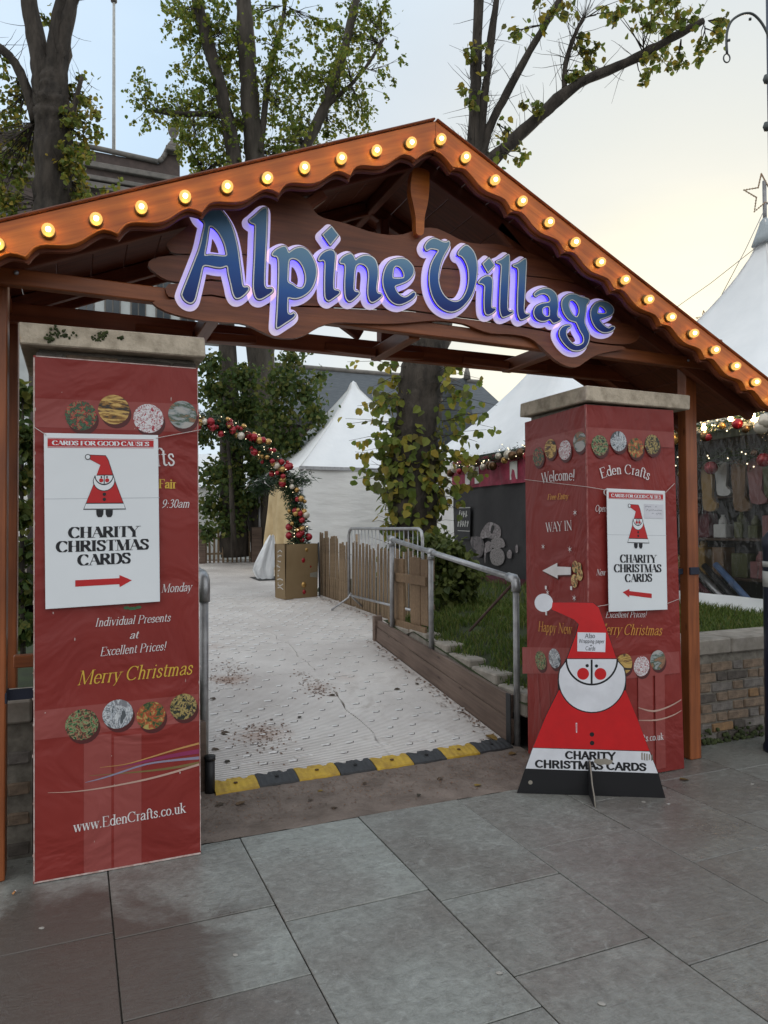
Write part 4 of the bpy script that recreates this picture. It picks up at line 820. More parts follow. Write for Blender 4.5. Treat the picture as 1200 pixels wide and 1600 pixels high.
for fn, parts_ in LET:
    loops = []; sm = True
    for p in parts_:
        if p == 'D': sm = False; continue
        q = [FL.px(*fn(z)) for z in p]; loops.append(catmull(q, 3) if sm else q); sm = True
    st = .0035; D, x0, y0 = polyfield(loops, st, .045)
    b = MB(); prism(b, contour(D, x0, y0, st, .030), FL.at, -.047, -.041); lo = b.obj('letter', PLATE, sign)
    b = MB(); prism(b, contour(D, x0, y0, st, -.004), FL.at, -.0405, -.008); b.obj('led_strip', LED, lo)
    b = MB(); prism(b, contour(D, x0, y0, st, .0085), FL.at, -.0075, 0, 0, None, True); b.obj('letter_edge', NAVYEDGE, lo)
    b = MB(); prism(b, contour(D, x0, y0, st, .0050), FL.at, .0005, .0016); b.obj('letter_outline', LINEW, lo)
    b = MB(); prism(b, contour(D, x0, y0, st, -.0010), FL.at, .0018, .0028); b.obj('letter_face', FACE, lo)

# ================================================================== BANNERS, POSTERS, THE CUT-OUT BOARD
def bannermat(name, c, c2):
    m = pmat(name, c, .45, c2, 1.3, 6, 0, spec=.3, lo=.3, hi=.7)
    N, L = m.node_tree.nodes, m.node_tree.links; b = N['Principled BSDF']; tc = [n for n in N if n.type == 'TEX_COORD'][0]
    n1 = N.new('ShaderNodeTexNoise'); n1.inputs['Scale'].default_value = 2.4; n1.inputs['Detail'].default_value = 3; n1.inputs['Distortion'].default_value = 1.6; L.new(tc.outputs['Object'], n1.inputs['Vector'])
    bp = N.new('ShaderNodeBump'); bp.inputs['Strength'].default_value = .5; bp.inputs['Distance'].default_value = .06; L.new(n1.outputs[0], bp.inputs['Height']); L.new(bp.outputs[0], b.inputs['Normal'])
    return m
BAN = bannermat('red_banner_vinyl', (.255, .032, .026), (.195, .022, .019))
BANL = bannermat('pale_red_banner_print', (.30, .070, .062), (.26, .055, .049))
BANW = pmat('banner_white_core', (.60, .50, .47), .7, (.4, .25, .22), 30, 5)
P_WREATH = picmat('photo_wreath_red', [(.02, .05, .03), (.06, .14, .06), (.015, .02, .015), (.45, .04, .03), (.10, .2, .08)], 48)
P_GOLD = picmat('photo_gold_ribbon', [(.02, .015, .012), (.25, .12, .02), (.62, .40, .12), (.50, .32, .09), (.10, .04, .02)], 9, (.6, 1, 3))
P_BERRY = picmat('photo_berries_on_white', [(.35, .02, .04), (.68, .66, .68), (.70, .70, .72), (.30, .04, .05), (.6, .58, .58)], 48)
P_VILLAGE = picmat('photo_winter_village', [(.20, .10, .06), (.30, .16, .09), (.06, .10, .07), (.28, .30, .30), (.40, .38, .36)], 11, (.5, 1, 1.6))
P_HOLLY = picmat('photo_holly', [(.01, .02, .012), (.05, .16, .05), (.25, .32, .16), (.30, .05, .04), (.02, .05, .02)], 60)
P_SILVER = picmat('photo_silver_foil', [(.08, .09, .10), (.55, .58, .62), (.15, .16, .18), (.62, .64, .66), (.2, .2, .22)], 16, (1.5, 1, .7), 4)
P_APPLE = picmat('photo_apples_and_fir', [(.03, .05, .02), (.09, .14, .03), (.35, .05, .02), (.42, .10, .03), (.40, .34, .10)], 38)
P_BOW = picmat('photo_gold_bow', [(.012, .014, .012), (.02, .03, .018), (.30, .22, .07), (.42, .32, .12), (.04, .02, .02)], 42)
P_SHADE = plain('printed_drop_shadow', (.085, .016, .016), .5)
SW = {'gold': (.50, .26, .09), 'purple': (.26, .03, .10), 'blue': (.27, .25, .35), 'green': (.20, .14, .05), 'white': (.52, .34, .28)}
SWM = {k: plain('printed_%s_swoosh' % k, c, .45) for k, c in SW.items()}
def picture(fr, c, r, mat, parent, h=.0022):
    b = MB(); flat(b, fr, [disc((c[0] + .010, c[1] - .020), r * .98, r * .98)], h - .0006, 1); flat(b, fr, [disc(c, r)], h, 0)
    return b.obj('printed_picture', [mat, P_SHADE], parent)
def sheet(fr, pts, wid=.006, back=-.012, core=BANW, skin=BAN, name='banner_sheet', parent=None, nu=14, nv=30, wob=.0):
    # a subdivided, slightly bellied face with a visible pale edge
    (a0, b0), (a1, b1), (a2, b2), (a3, b3) = pts       # bl, br, tr, tl
    b = MB(); rg = random.Random(len(name) + int(a0 * 100)); ph = [rg.random() * 6 for _ in range(6)]
    vs = []
    for j in range(nv + 1):
        for i in range(nu + 1):
            s, t = i / nu, j / nv
            x = (a0 * (1 - s) + a1 * s) * (1 - t) + (a3 * (1 - s) + a2 * s) * t; y = (b0 * (1 - s) + b1 * s) * (1 - t) + (b3 * (1 - s) + b2 * s) * t
            e = min(1, 6 * min(s, 1 - s, t, 1 - t) + .0)
            h = -wob * (1 - .5 * math.sin(3.1 * s + 2.2 * t + ph[0]) - .3 * math.sin(7 * t + 3 * s + ph[1]) - .2 * math.sin(9 * s - 4 * t + ph[2])) * e
            vs.append(fr.at(x, y, h))
    b.add(vs, [(j * (nu + 1) + i, j * (nu + 1) + i + 1, (j + 1) * (nu + 1) + i + 1, (j + 1) * (nu + 1) + i) for j in range(nv) for i in range(nu)], 0, True)
    ring = [i for i in range(nu + 1)] + [(j + 1) * (nu + 1) - 1 for j in range(1, nv + 1)] + [nv * (nu + 1) + i for i in range(nu - 1, -1, -1)] + [j * (nu + 1) for j in range(nv - 1, 0, -1)]
    rv = [vs[i] for i in ring]; n = len(ring)
    b.add(rv + [p + fr.n * back for p in rv], [(i, i + n, (i + 1) % n + n, (i + 1) % n) for i in range(n)], 1)
    b.add([p + fr.n * back for p in rv], [tuple(range(n - 1, -1, -1))], 1)
    return b.obj(name, [skin, core], parent)
# ---- left banner board
FB = Frame((0, 3.645, 0), (1, 0, 0), (0, 0, 1)); X_ = FB.px
lb = thing('banner_board', 'tall single red advertising banner with web address leaning against the left pier', 'banner', (.19, 3.65, 0))
q = [X_(52, 1383), X_(314, 1335), X_(309, 575), X_(52, 555)]; q[0] = (q[0][0], .004); q[1] = (q[1][0], .004)
sheet(FB, q, parent=lb)
b = MB(); e0, e1, e2, e3 = q
flat(b, FB, [[(e0[0] + .002, .004), (e1[0] - .002, .004), (e1[0] - .002, .013), (e0[0] + .004, .011)]], .0012)
flat(b, FB, [strokepoly([(e0[0] + .003, e0[1] + .01), ((e0[0] + e3[0]) / 2 + .003, 1.2), (e3[0] + .003, e3[1] - .01)], [.003, .0018, .0035])], .0012)
flat(b, FB, [strokepoly([(e3[0] + .01, e3[1] - .003), (e2[0] - .01, e2[1] - .003)], .0022)], .0012); flat(b, FB, [strokepoly([(e2[0] - .002, e2[1] - .01), (e1[0] - .002, .02)], .0015)], .0012)
for _ in range(46):
    sx = rnd.choice((-.172, -.171, .565, rnd.uniform(-.16, .55))); y = rnd.uniform(.05, 2.35)
    if sx > .5: sx = .556 + (1 - y / 2.4) * .013
    flat(b, FB, [disc((sx + rnd.uniform(-.003, .003), y), rnd.uniform(.0012, .003), rnd.uniform(.002, .012), 6)], .0013)
b.obj('worn_edge', BANW, lb)
band = lambda y0a, y0b, y1a, y1b: [X_(53, y0a), X_(310, y0b), X_(311, y1b), X_(53, y1a)]
def prt(name, fr, loop, h, mat, par): b = MB(); flat(b, fr, [loop], h); return b.obj(name, mat, par)
prt('printed_band', FB, band(622, 632, 667, 676), .0008, BANL, lb); prt('printed_band', FB, band(1111, 1084, 1157, 1126), .0008, BANL, lb)
for xa, xb in ((131, 174), (178, 221)): prt('printed_band', FB, [X_(xa, 1365 if xa < 170 else 1356), X_(xb, 1358 if xa < 170 else 1350), X_(xb, 1146), X_(xa, 1151)], .0010, BANL, lb)
for (x, y), r, mt in (((126.5, 649.5), .069, P_WREATH), ((178, 640), .070, P_GOLD), ((232, 654), .070, P_BERRY), ((285, 648), .068, P_VILLAGE), ((128, 1132), .071, P_HOLLY), ((184, 1115.5), .068, P_SILVER), ((236, 1118), .066, P_APPLE), ((286.5, 1104), .063, P_BOW)):
    picture(FB, X_(x, y), r, mt, lb)
K8 = lambda x, y: X_(x / 3.0769, 900 + y / 3.0769)
for nm, pts, wid in (('white', [(230, 1041), (330, 1038), (440, 1026), (560, 1006), (700, 978), (830, 944), (957, 905)], [.0008, .002, .003, .0035, .0045, .005, .0055]), ('green', [(430, 960), (560, 950), (700, 938), (830, 922), (957, 898)], [.0008, .002, .004, .006, .007]),
                     ('blue', [(410, 992), (480, 975), (560, 950), (700, 905), (830, 886), (957, 874)], [.001, .003, .004, .004, .005, .007]), ('purple', [(560, 925), (640, 905), (700, 890), (830, 863), (957, 842)], [.0008, .003, .006, .009, .011]), ('gold', [(480, 920), (600, 905), (700, 878), (830, 838), (957, 804)], [.0008, .002, .003, .004, .005])):
    b = MB(); flat(b, FB, [strokepoly(catmull([K8(*p) for p in pts], 3, False), np.interp(np.linspace(0, 1, 3 * (len(pts) - 1) + 1), np.linspace(0, 1, len(pts)), wid))], {'white': .0024, 'green': .0014, 'blue': .0017, 'purple': .0020, 'gold': .0022}[nm]); b.obj('printed_swoosh', SWM[nm], lb)
def line(parent, fr, s, p0, p1, cap, style, mat, archh=0, h=.003):
    b = MB(); text(b, fr, s, fr.px(*p0), fr.px(*p1), cap, style, 0, h, archh); return b.obj('lettering', mat, parent)
line(lb, FB, 'Crafts', (196, 731), (274, 727), .085, 'roman', WHITEINK)
line(lb, FB, 'Fair', (248, 762.5), (275.5, 763), .042, 'bold', GOLDINK)
line(lb, FB, '9:30am', (252, 793.5), (296, 793), .040, 'italic', WHITEINK)
line(lb, FB, 'Monday', (252, 926), (299, 923), .040, 'italic', WHITEINK)
line(lb, FB, 'Individual Presents', (148, 979), (266, 970.5), .038, 'italic', WHITEINK)
line(lb, FB, 'at', (202, 998), (216, 997), .036, 'italic', WHITEINK)
line(lb, FB, 'Excellent Prices!', (156, 1025), (259, 1015.5), .040, 'italic', WHITEINK)
line(lb, FB, 'Merry Christmas', (121, 1070.5), (300, 1053), .064, 'italic', GOLDINK)
line(lb, FB, 'www.EdenCrafts.co.uk', (115, 1300), (290, 1269), .047, 'roman', WHITEINK)
b = MB(); c = X_(207, 951)
for a in (-.9, -.2, .2, .9): flat(b, FB, [disc((c[0] + .03 * a, c[1] + .006 * abs(a)), .014, .008, 8)], .002 + .0002 * a)
b.obj('printed_holly', plain('printed_holly_green', (.05, .14, .06)), lb)

# ---- the banner folded round the right pier
rb = thing('wrapped_banner', 'red advertising banner folded round two faces of the right pier', 'banner', (2.95, 3.65, 0))
FF = Frame((0, 3.632, 0), (1, 0, 0), (0, 0, 1)); FG = Frame((2.918, 0, 0), (0, -1, 0), (0, 0, 1))
gq = [(-4.296, .012), (-3.634, .012), (-3.634, 2.352), (-4.300, 2.330)]
fq = [(2.920, .012), (3.680, .004), (3.628, 2.357), (2.918, 2.352)]
sheet(FF, fq, parent=rb, wob=.004); sheet(FG, gq, parent=rb, wob=.004)
b = MB(); b.tube([(2.917 + .002 * math.sin(z * 21), 3.631, z) for z in [.012 + .06 * k for k in range(40)]], .0055, 6); b.obj('corner_fold', pmat('scuffed_banner_fold', (.40, .16, .14), .6, (.24, .035, .035), 22, 6), rb)
C6 = lambda x, y: (790 + x / 3.871, 590 + y / 3.871)
C7 = lambda x, y: (790 + x / 3.871, 900 + y / 3.871)
for fr, pts in ((FF, [(567, 410, P_HOLLY), (680, 385, P_SILVER), (785, 425, P_APPLE), (885, 405, P_BOW)]), (FG, [(200, 478, P_WREATH), (273, 430, P_GOLD), (361, 438, P_BERRY), (450, 387, P_VILLAGE)])):
    for x, y, mt in pts: picture(fr, fr.px(*C6(x, y)), .064, mt, rb, .004)
for fr, x, y, mt in ((FG, 215, 510, P_HOLLY), (FG, 298, 498, P_SILVER), (FF, 715, 530, P_GOLD), (FF, 820, 545, P_BERRY), (FF, 918, 508, P_VILLAGE)): picture(fr, fr.px(*C7(x, y)), .064, mt, rb, .004)
prt('printed_band', FG, [FG.px(*C7(102, 430)), (-3.64, FG.px(*C7(480, 432))[1]), (-3.64, FG.px(*C7(480, 585))[1]), FG.px(*C7(104, 590))], .002, BANL, rb)
z0, z1 = FF.px(*C7(1050, 455))[1], FF.px(*C7(1055, 585))[1]; prt('printed_band', FF, [(2.925, z1), (3.65, z1), (3.648, z0), (2.925, z0)], .002, BANL, rb)
z0, z1 = FF.px(*C6(1010, 330))[1], FF.px(*C6(1015, 425))[1]; prt('printed_band', FF, [(2.925, z1), (3.625, z1), (3.625, z0), (2.925, z0)], .0016, BANL, rb); prt('printed_band', FG, [(-4.29, z1 - .02), (-3.64, z1), (-3.64, z0), (-4.29, z0 - .02)], .0016, BANL, rb)
prt('printed_band', FF, [(3.30, .03), (3.42, .03), (3.42, .66), (3.30, .66)], .0024, BANL, rb); prt('printed_band', FF, [(3.44, .03), (3.52, .03), (3.52, .66), (3.44, .66)], .0024, BANL, rb)
for pts, wid in (([(3.30, .44), (3.42, .405), (3.55, .42), (3.66, .455)], [.002, .006, .005, .003]), ([(3.30, .36), (3.45, .345), (3.58, .36), (3.66, .385)], [.002, .005, .004, .002])):
    b = MB(); flat(b, FF, [strokepoly(catmull(pts, 3, False), np.interp(np.linspace(0, 1, 10), np.linspace(0, 1, 4), wid))], .0032); b.obj('printed_swoosh', SWM['white'], rb)
T6 = lambda fr, s, a, c, cap, st, mt, ah=0: line(rb, fr, s, C6(*a), C6(*c), cap, st, mt, ah, .0046)
T6(FG, 'Welcome!', (222, 640), (422, 622), .068, 'roman', WHITEINK, .008)
T6(FG, 'Free Entry', (256, 738), (382, 734), .036, 'bolditalic', ORANGEINK)
T6(FG, 'WAY IN', (248, 934), (406, 922), .062, 'roman', WHITEINK)
T6(FF, 'Eden Crafts', (576, 612), (864, 622), .060, 'roman', WHITEINK, .036)
T6(FF, 'Craft Fair', (590, 712), (812, 716), .040, 'bold', WHITEINK)
T6(FF, 'Open', (538, 810), (606, 810), .040, 'italic', WHITEINK)
T6(FF, 'New', (545, 1196), (600, 1196), .038, 'italic', WHITEINK)
T7 = lambda fr, s, a, c, cap, st, mt: line(rb, fr, s, C7(*a), C7(*c), cap, st, mt, 0, .0046)
T7(FG, 'Happy New', (200, 333), (402, 352), .066, 'italic', ORANGEINK)
T7(FF, 'Excellent Prices!', (600, 252), (848, 248), .036, 'italic', WHITEINK)
T7(FF, 'Merry Christmas', (548, 352), (940, 358), .066, 'italic', ORANGEINK)
T7(FF, 'EdenCrafts.co.uk', (672, 1014), (952, 988), .042, 'roman', WHITEINK)
for x, y in ((423, 817), (230, 1022), (391, 1038), (257, 1300), (418, 1333)):
    c = FG.px(*C6(x, y)); b = MB()
    for a in range(3):
        dx, dy = math.cos(a * math.pi / 3 + .5) * .022, math.sin(a * math.pi / 3 + .5) * .022; flat(b, FG, [strokepoly([(c[0] - dx, c[1] - dy), c, (c[0] + dx, c[1] + dy)], [.0006, .003, .0006])], .0044 + a * .0002)
    b.obj('printed_star', WHITEINK, rb)
for x, y in ((247, 1270), (400, 1273), (249, 1426)): c = FG.px(*C6(x, y)); prt('tape', FG, [(c[0] - .010, c[1] - .012), (c[0] + .010, c[1] - .012), (c[0] + .010, c[1] + .012), (c[0] - .010, c[1] + .012)], .0050, WHITEINK, rb)
b = MB(); flat(b, FG, [[FG.px(*C6(*p)) for p in ((225, 1168), (316, 1120), (316, 1143), (398, 1146), (398, 1192), (318, 1194), (318, 1214))]], .0046, 0); flat(b, FG, [[FG.px(*C6(*p)) for p in ((229, 1176), (322, 1130), (322, 1153), (402, 1156), (402, 1200), (324, 1203), (322, 1224))]], .0036, 1); b.obj('printed_arrow', [WHITEINK, P_SHADE], rb)
b = MB()
for x, y, r in ((425, 1145, .030), (452, 1190, .030), (420, 1230, .033), (448, 1150, .026)): flat(b, FG, [disc(FG.px(*C6(x, y)), r, r * 1.3)], .0046 + .0003 * r * 100)
b.obj('printed_bells', picmat('photo_gold_bells', [(.03, .06, .02), (.45, .30, .10), (.62, .46, .20), (.35, .10, .04), (.06, .10, .03)], 22), rb)
b = MB()
for pts in ([(192, 575), (210, 860)], [(210, 860), (260, 930)], [(260, 640), (275, 880)]): flat(b, FG, [strokepoly([FG.px(*C7(*p)) for p in pts], .003)], .0034)
b.obj('printed_ribbon', BANL, rb)

# ---- charity posters: same artwork on both
def poster(label, fr, bl, br, hgt, flip, ang):
    rt = thing('charity_poster', label, 'poster', fr.at(*bl))
    wdt = math.hypot(br[0] - bl[0], br[1] - bl[1]); dx, dy = (br[0] - bl[0]) / wdt, (br[1] - bl[1]) / wdt
    o = fr.at(*bl); uu = fr.u * dx + fr.v * dy; vv = fr.v * math.cos(ang) + fr.u * math.sin(ang)
    g = Frame(o, uu, vv)
    def S(x, y):                    # artwork coordinates, taken from the sheet's own edges
        v_ = .5
        for _ in range(4):
            u_ = (x - (225 + 15 * v_)) / 597.5; top = 657 + .030 * (x - 225); bot = 1570 - .067 * (x - 240); v_ = (y - top) / (bot - top)
        return (u_ * wdt, (1 - v_) * hgt)
    b = MB(); b.bbox((0, 0, -.004), (wdt, hgt, 0), .0012); b.v = [tuple(g.at(*p)) for p in b.v]; b.obj('poster_sheet', PAPER, rt)
    h = .0012
    b = MB(); flat(b, g, [[S(244, 688), S(798, 703), S(798, 736), S(244, 728)]], h); flat(b, g, [[S(244, 683), S(798, 697), S(798, 699.5), S(244, 685.5)]], h); flat(b, g, [[S(244, 731), S(798, 739.5), S(798, 742), S(244, 733.5)]], h)
    b.obj('printed_band', INKRED, rt)
    b = MB(); text(b, g, 'CARDS FOR GOOD CAUSES', S(268, 720), S(774, 731), .0195, 'didone', 0, h + .0008); b.obj('lettering', PAPER, rt)
    b = MB()
    for s, p0, p1 in (('CHARITY', (354, 1203), (722, 1196)), ('CHRISTMAS', (293, 1276), (776, 1262)), ('CARDS', (402, 1345), (678, 1333))): text(b, g, s, S(*p0), S(*p1), .049, 'didone', 0, h)
    b.obj('lettering', INK, rt)
    b = MB(); ar = [(388, 1421), (617, 1410), (617, 1394), (684, 1421), (619, 1456), (617, 1441), (388, 1454)]
    if flip: ar = [(1060 - x, y) for x, y in ar][::-1]
    flat(b, g, [[S(*p) for p in ar]], h); b.obj('printed_arrow', INKRED, rt)
    b = MB(); K = lambda pts: [S(*p) for p in pts]
    hat = [(456, 772), (541, 776), (556, 800), (583, 881), (493, 881), (513, 826), (456, 796)]
    body = [(497, 878), (580, 878), (650, 1057), (426, 1057)]
    o_ = lambda pts, k: [(p[0] + (p[0] - sum(q[0] for q in pts) / len(pts)) * k, p[1] + (p[1] - sum(q[1] for q in pts) / len(pts)) * k) for p in pts]
    flat(b, g, [K(hat)], h, 1); flat(b, g, [K(o_(hat, -.07))], h + .0004, 0)
    flat(b, g, [K(body)], h + .0002, 1); flat(b, g, [K([(496, 884), (579, 884), (634, 1022), (442, 1022)])], h + .0006, 0); flat(b, g, [K([(440, 1027), (637, 1027), (645, 1052), (431, 1052)])], h + .0006, 2)
    flat(b, g, [K(disc((448, 784), 15))], h + .0008, 1); flat(b, g, [K(disc((448, 784), 11))], h + .0012, 2)
    half = lambda cx, cy, r, yc: [(cx + r * math.cos(R(a)), cy + r * math.sin(R(a))) for a in range(0, 360, 10) if cy + r * math.sin(R(a)) > yc]
    bd = [(484, 882), (583, 882)] + [(533 + 58 * math.cos(R(a)), 906 + 56 * math.sin(R(a))) for a in range(0, 181, 12)]
    flat(b, g, [K(bd)], h + .0010, 1); flat(b, g, [K([(533 + (x - 533) * .94, 906 + (y - 906) * .93) for x, y in bd])], h + .0014, 2)
    fc = [(533 + 50 * math.cos(R(a)), 881 + 50 * math.sin(R(a))) for a in range(0, 181, 12)]
    flat(b, g, [K(fc)], h + .0018, 1); flat(b, g, [K([(533 + (x - 533) * .9, 884 + (y - 884) * .86) for x, y in fc])], h + .0022, 2)
    flat(b, g, [K([(531, 880), (536, 880), (536, 930), (531, 930)])], h + .0026, 1)
    for x in (519, 548): flat(b, g, [K(disc((x, 889), 5))], h + .0026, 1); flat(b, g, [K(disc((x + (-1 if x < 530 else 1), 906), 11))], h + .0026, 0)
    for y in (978, 1004): flat(b, g, [K(disc((535, y), 9))], h + .0012, 1)
    for x in (512, 561): flat(b, g, [K([(x - 19, 1058), (x + 19, 1058), (x + 18, 1082), (x + 10, 1096), (x - 10, 1096), (x - 18, 1082)])], h + .0004, 1)
    b.obj('printed_figure', [INKRED, INK, PAPER], rt)
    b = MB(); flat(b, g, [[S(230, 999), S(832, 996), S(832, 998.5), S(230, 1001.5)]], h * .5); b.obj('fold_crease', plain('crease_grey', (.48, .50, .54)), rt)
    return rt, g, S, wdt
FP = Frame((0, 3.625, 0), (1, 0, 0), (0, 0, 1))
bl_, br_ = FP.px(71, 952), FP.px(250, 940)
po, g, S, wd_ = poster('white charity card poster with arrow pointing right, on the left banner', FP, bl_, br_, .80, False, -.012)
b = MB(); tl, tr = g.at(.01, .79, .002), g.at(wd_ - .01, .785, .002)
b.tube([tl, FP.at(-.172, FP.px(52, 667)[1], -.010)], .0018, 5); b.obj('string', TWINE, po); b = MB(); b.tube([tr, FP.at(.568, FP.px(311, 671)[1], -.010)], .0018, 5); b.obj('string', TWINE, po)
FP2 = Frame((0, 3.604, 0), (1, 0, 0), (0, 0, 1)); bl_, br_ = FP2.px(951.5, 956), FP2.px(1043, 952.5)
hg = FP2.px(948, 763)[1] - bl_[1]
po, g, S, wd_ = poster('white charity card poster with arrow pointing left, on the wrapped banner', FP2, bl_, br_, hg, True, -.008)
b = MB(); b.bbox((wd_ * .62, hg * .766, .001), (wd_ * .96, hg * .885, .0022), .0004); b.v = [tuple(g.at(*p)) for p in b.v]; b.obj('paper_note', plain('note_paper', (.66, .66, .71)), po)
b = MB()
for k, (y, x0, x1) in enumerate(((.862, .64, .90), (.833, .66, .93), (.805, .72, .90))):
    x = x0
    while x < x1:
        if rnd.random() < .8: flat(b, g, [strokepoly([(x * wd_, hg * (y + rnd.uniform(-.006, .006))), ((x + .015) * wd_, hg * (y + rnd.uniform(-.006, .008))), ((x + .028) * wd_, hg * (y + rnd.uniform(-.006, .006)))], .0016)], .0028)
        x += .034
b.obj('handwriting', plain('grey_pencil', (.25, .26, .30)), po)
b = MB(); pts = [FG.at(-4.29, FG.px(*C6(92, 620))[1], .012), FG.at(-3.632, FG.px(*C6(495, 661))[1], .012) + V((-.002, -.012, 0)), g.at(.005, hg * .985, .001)]; b.tube(pts, .0018, 5); b.obj('string', TWINE, po)
for p0_, p1_ in ((g.at(wd_ - .005, hg * .98, .001), FF.at(3.628, FF.px(*C6(1030, 640))[1], .002)), (g.at(wd_ - .005, hg * .05, .001), FF.at(3.655, FF.px(*C6(1048, 1338))[1], .002))): MB().tube([p0_, p1_], .0018, 5).obj('string', TWINE, po)
b = MB(); b.tube([g.at(.005, hg * .06, .001), FF.at(2.93, FF.px(*C6(500, 1390))[1], .012)], .0018, 5); b.obj('string', TWINE, po)

# ---- the free-standing cut-out figure
pA, pB = onZ(810, 1239), onZ(1037, 1247); ux = (pB - pA); ux.z = 0; ux.normalize()
sb_ = thing('cutout_board', 'big red and white Father Christmas cut-out board standing on the pavement', 'sign board', (pA + pB) / 2)
lean = .05; nn_ = ux.cross(V((0, 0, 1))); FC = Frame((pA + pB) / 2, ux, V((0, 0, 1)) - nn_ * lean)
Q = lambda x, y: FC.px(*C7(x, y))
QC = lambda c, r, n=36, a0=0, a1=360: [(Q(c[0] + r * math.cos(R(a0 + (a1 - a0) * i / n)), c[1] + r * math.sin(R(a0 + (a1 - a0) * i / n)))) for i in range(n + (0 if a1 - a0 == 360 else 1))]
sil = [(285, 158), (440, 158), (530, 160), (566, 190), (612, 320), (672, 500), (700, 560), (726, 605), (730, 660), (727, 690), (800, 870), (872, 1058), (925, 1195), (967, 1342), (800, 1338), (69, 1312), (118, 1165), (165, 1038), (240, 850), (318, 690), (316, 630), (335, 560), (368, 500), (420, 360), (438, 292), (415, 265), (340, 230), (275, 205)]
sil = [Q(*p) for p in sil]; sil = [(a, max(c, .0)) for a, c in sil]
b = MB(); prism(b, [sil], FC.at, -.012, 0, 0, None, True); b.obj('board', GLOSSBLACK, sb_)
b = MB(); prism(b, [QC((231, 162), 55)], FC.at, -.012, .001, 0, None, True); b.obj('pompom', GLOSSWHITE, sb_)
red = [(283, 160), (440, 160), (528, 162), (564, 192), (610, 322), (669, 498), (372, 498), (424, 360), (442, 292), (415, 264), (340, 229), (278, 203)]
b = MB(); flat(b, FC, [[Q(*p) for p in red]], .0012, 0)
flat(b, FC, [[Q(*p) for p in [(322, 690), (726, 692), (800, 872), (870, 1058), (166, 1037), (242, 850)]]], .0012, 0)
flat(b, FC, [[Q(*p) for p in [(165, 1040), (870, 1062), (921, 1193), (121, 1164)]]], .0012, 1)
ok_ = lambda p: p
bd = [(368, 502), (672, 502)] + [(523 + 207 * math.cos(R(a)), 622 + 207 * math.sin(R(a))) for a in range(-20, 201, 8)]
flat(b, FC, [[Q(*p) for p in bd]], .0016, 2); flat(b, FC, [[Q(523 + (x - 523) * .970, 622 + (y - 622) * .965) for x, y in bd]], .0020, 1)
fc = [(521 + 160 * math.cos(R(a)), 502 + 160 * math.sin(R(a))) for a in range(0, 181, 6)]
flat(b, FC, [[Q(*p) for p in fc]], .0024, 2); flat(b, FC, [[Q(521 + (x - 521) * .93, 508 + (y - 508) * .925) for x, y in fc]], .0028, 1)
flat(b, FC, [[Q(*p) for p in ((514, 505), (526, 505), (526, 655), (514, 655))]], .0032, 2)
for c in ((493, 542), (549, 544)): flat(b, FC, [QC(c, 10, 14)], .0032, 2)
for c in ((468, 591), (573, 592)): flat(b, FC, [QC(c, 36, 24)], .0032, 0)
for c in ((522, 958), (523, 1010)): flat(b, FC, [QC(c, 14, 16)], .0016, 2)
flat(b, FC, [[Q(*p) for p in ((424, 888), (433, 888), (432, 948), (426, 946))]], .0016, 1); flat(b, FC, [[Q(*p) for p in ((427, 893), (431, 893), (430, 938), (428, 938))]], .0020, 0)
b.obj('painted_figure', [GLOSSRED, GLOSSWHITE, GLOSSBLACK], sb_)
b = MB(); text(b, FC, 'CHARITY', Q(362, 1104), Q(666, 1112), Q(362, 1060)[1] - Q(362, 1104)[1], 'sans', 0, .002); text(b, FC, 'CHRISTMAS CARDS', Q(180, 1157), Q(852, 1178), Q(362, 1114)[1] - Q(362, 1158)[1], 'sans', 0, .002); b.obj('lettering', GLOSSBLACK, sb_)
b = MB(); rgw = random.Random(3)
flat(b, FC, [[(lambda p: (p[0] + rgw.uniform(-.006, .006), p[1] + rgw.uniform(-.004, .004)))(Q(590 + 60 * math.cos(a / 14 * 6.283), 1122 + 20 * math.sin(a / 14 * 6.283))) for a in range(14)]], .0024)
b.obj('scuff_mark', GREYMARK, sb_)
for k in range(5): b = MB(); flat(b, FC, [[Q(820 + 15 * k, 1068 + 3 * k), Q(829 + 15 * k, 1068 + 3 * k), Q(829 + 15 * k, 1108 + rgw.randint(-6, 8)), Q(820 + 15 * k, 1110 + 2 * k)]], .0022); b.obj('scuff_mark', GREYMARK, sb_)
b.obj('scuff_mark', GREYMARK, sb_); b = MB(); flat(b, FC, [QC((150, 1248), 13, 14)], .0016); b.obj('scuff_mark', GREYMARK, sb_)
f0, f1 = onZ(938, 1269), (pA + pB) / 2
b = MB(); fd = nn_; fo = FC.at(.0, .0, 0); o_ = FC.at(*Q(522, 1330)); o_.z = 0
prof = [(-.02, .0), (-.02, .20), (0.0, .205), (.03, .185), (.09, .09), (.15, .05), (.185, .0)]
fpl = Frame(o_ + ux * -.006, fd, (0, 0, 1)); prism(b, [prof], fpl.at, 0, .012, 0, None, True); b.obj('stand_foot', [plain('worn_black_board', (.02, .02, .022), .6)], sb_)
b = MB(); b.tube([fpl.at(p[0] + .001, p[1] + .001, .006) for p in prof[2:]], .004, 5); b.obj('foot_edge', GREYMARK, sb_)
b = MB(); p_ = [Q(435, 340), Q(606, 344), Q(602, 460), Q(433, 455)]
prism(b, [p_[::-1]], FC.at, .001, .0026); b.obj('paper_note', plain('white_note_paper', (.72, .73, .80), .6), sb_)
b = MB()
for s, p0, p1 in (('Also', (476, 377), (542, 374)), ('Wrapping paper', (441, 405), (596, 407)), ('+', (508, 428), (524, 428)), ('Cards', (482, 448), (542, 450))):
    pass
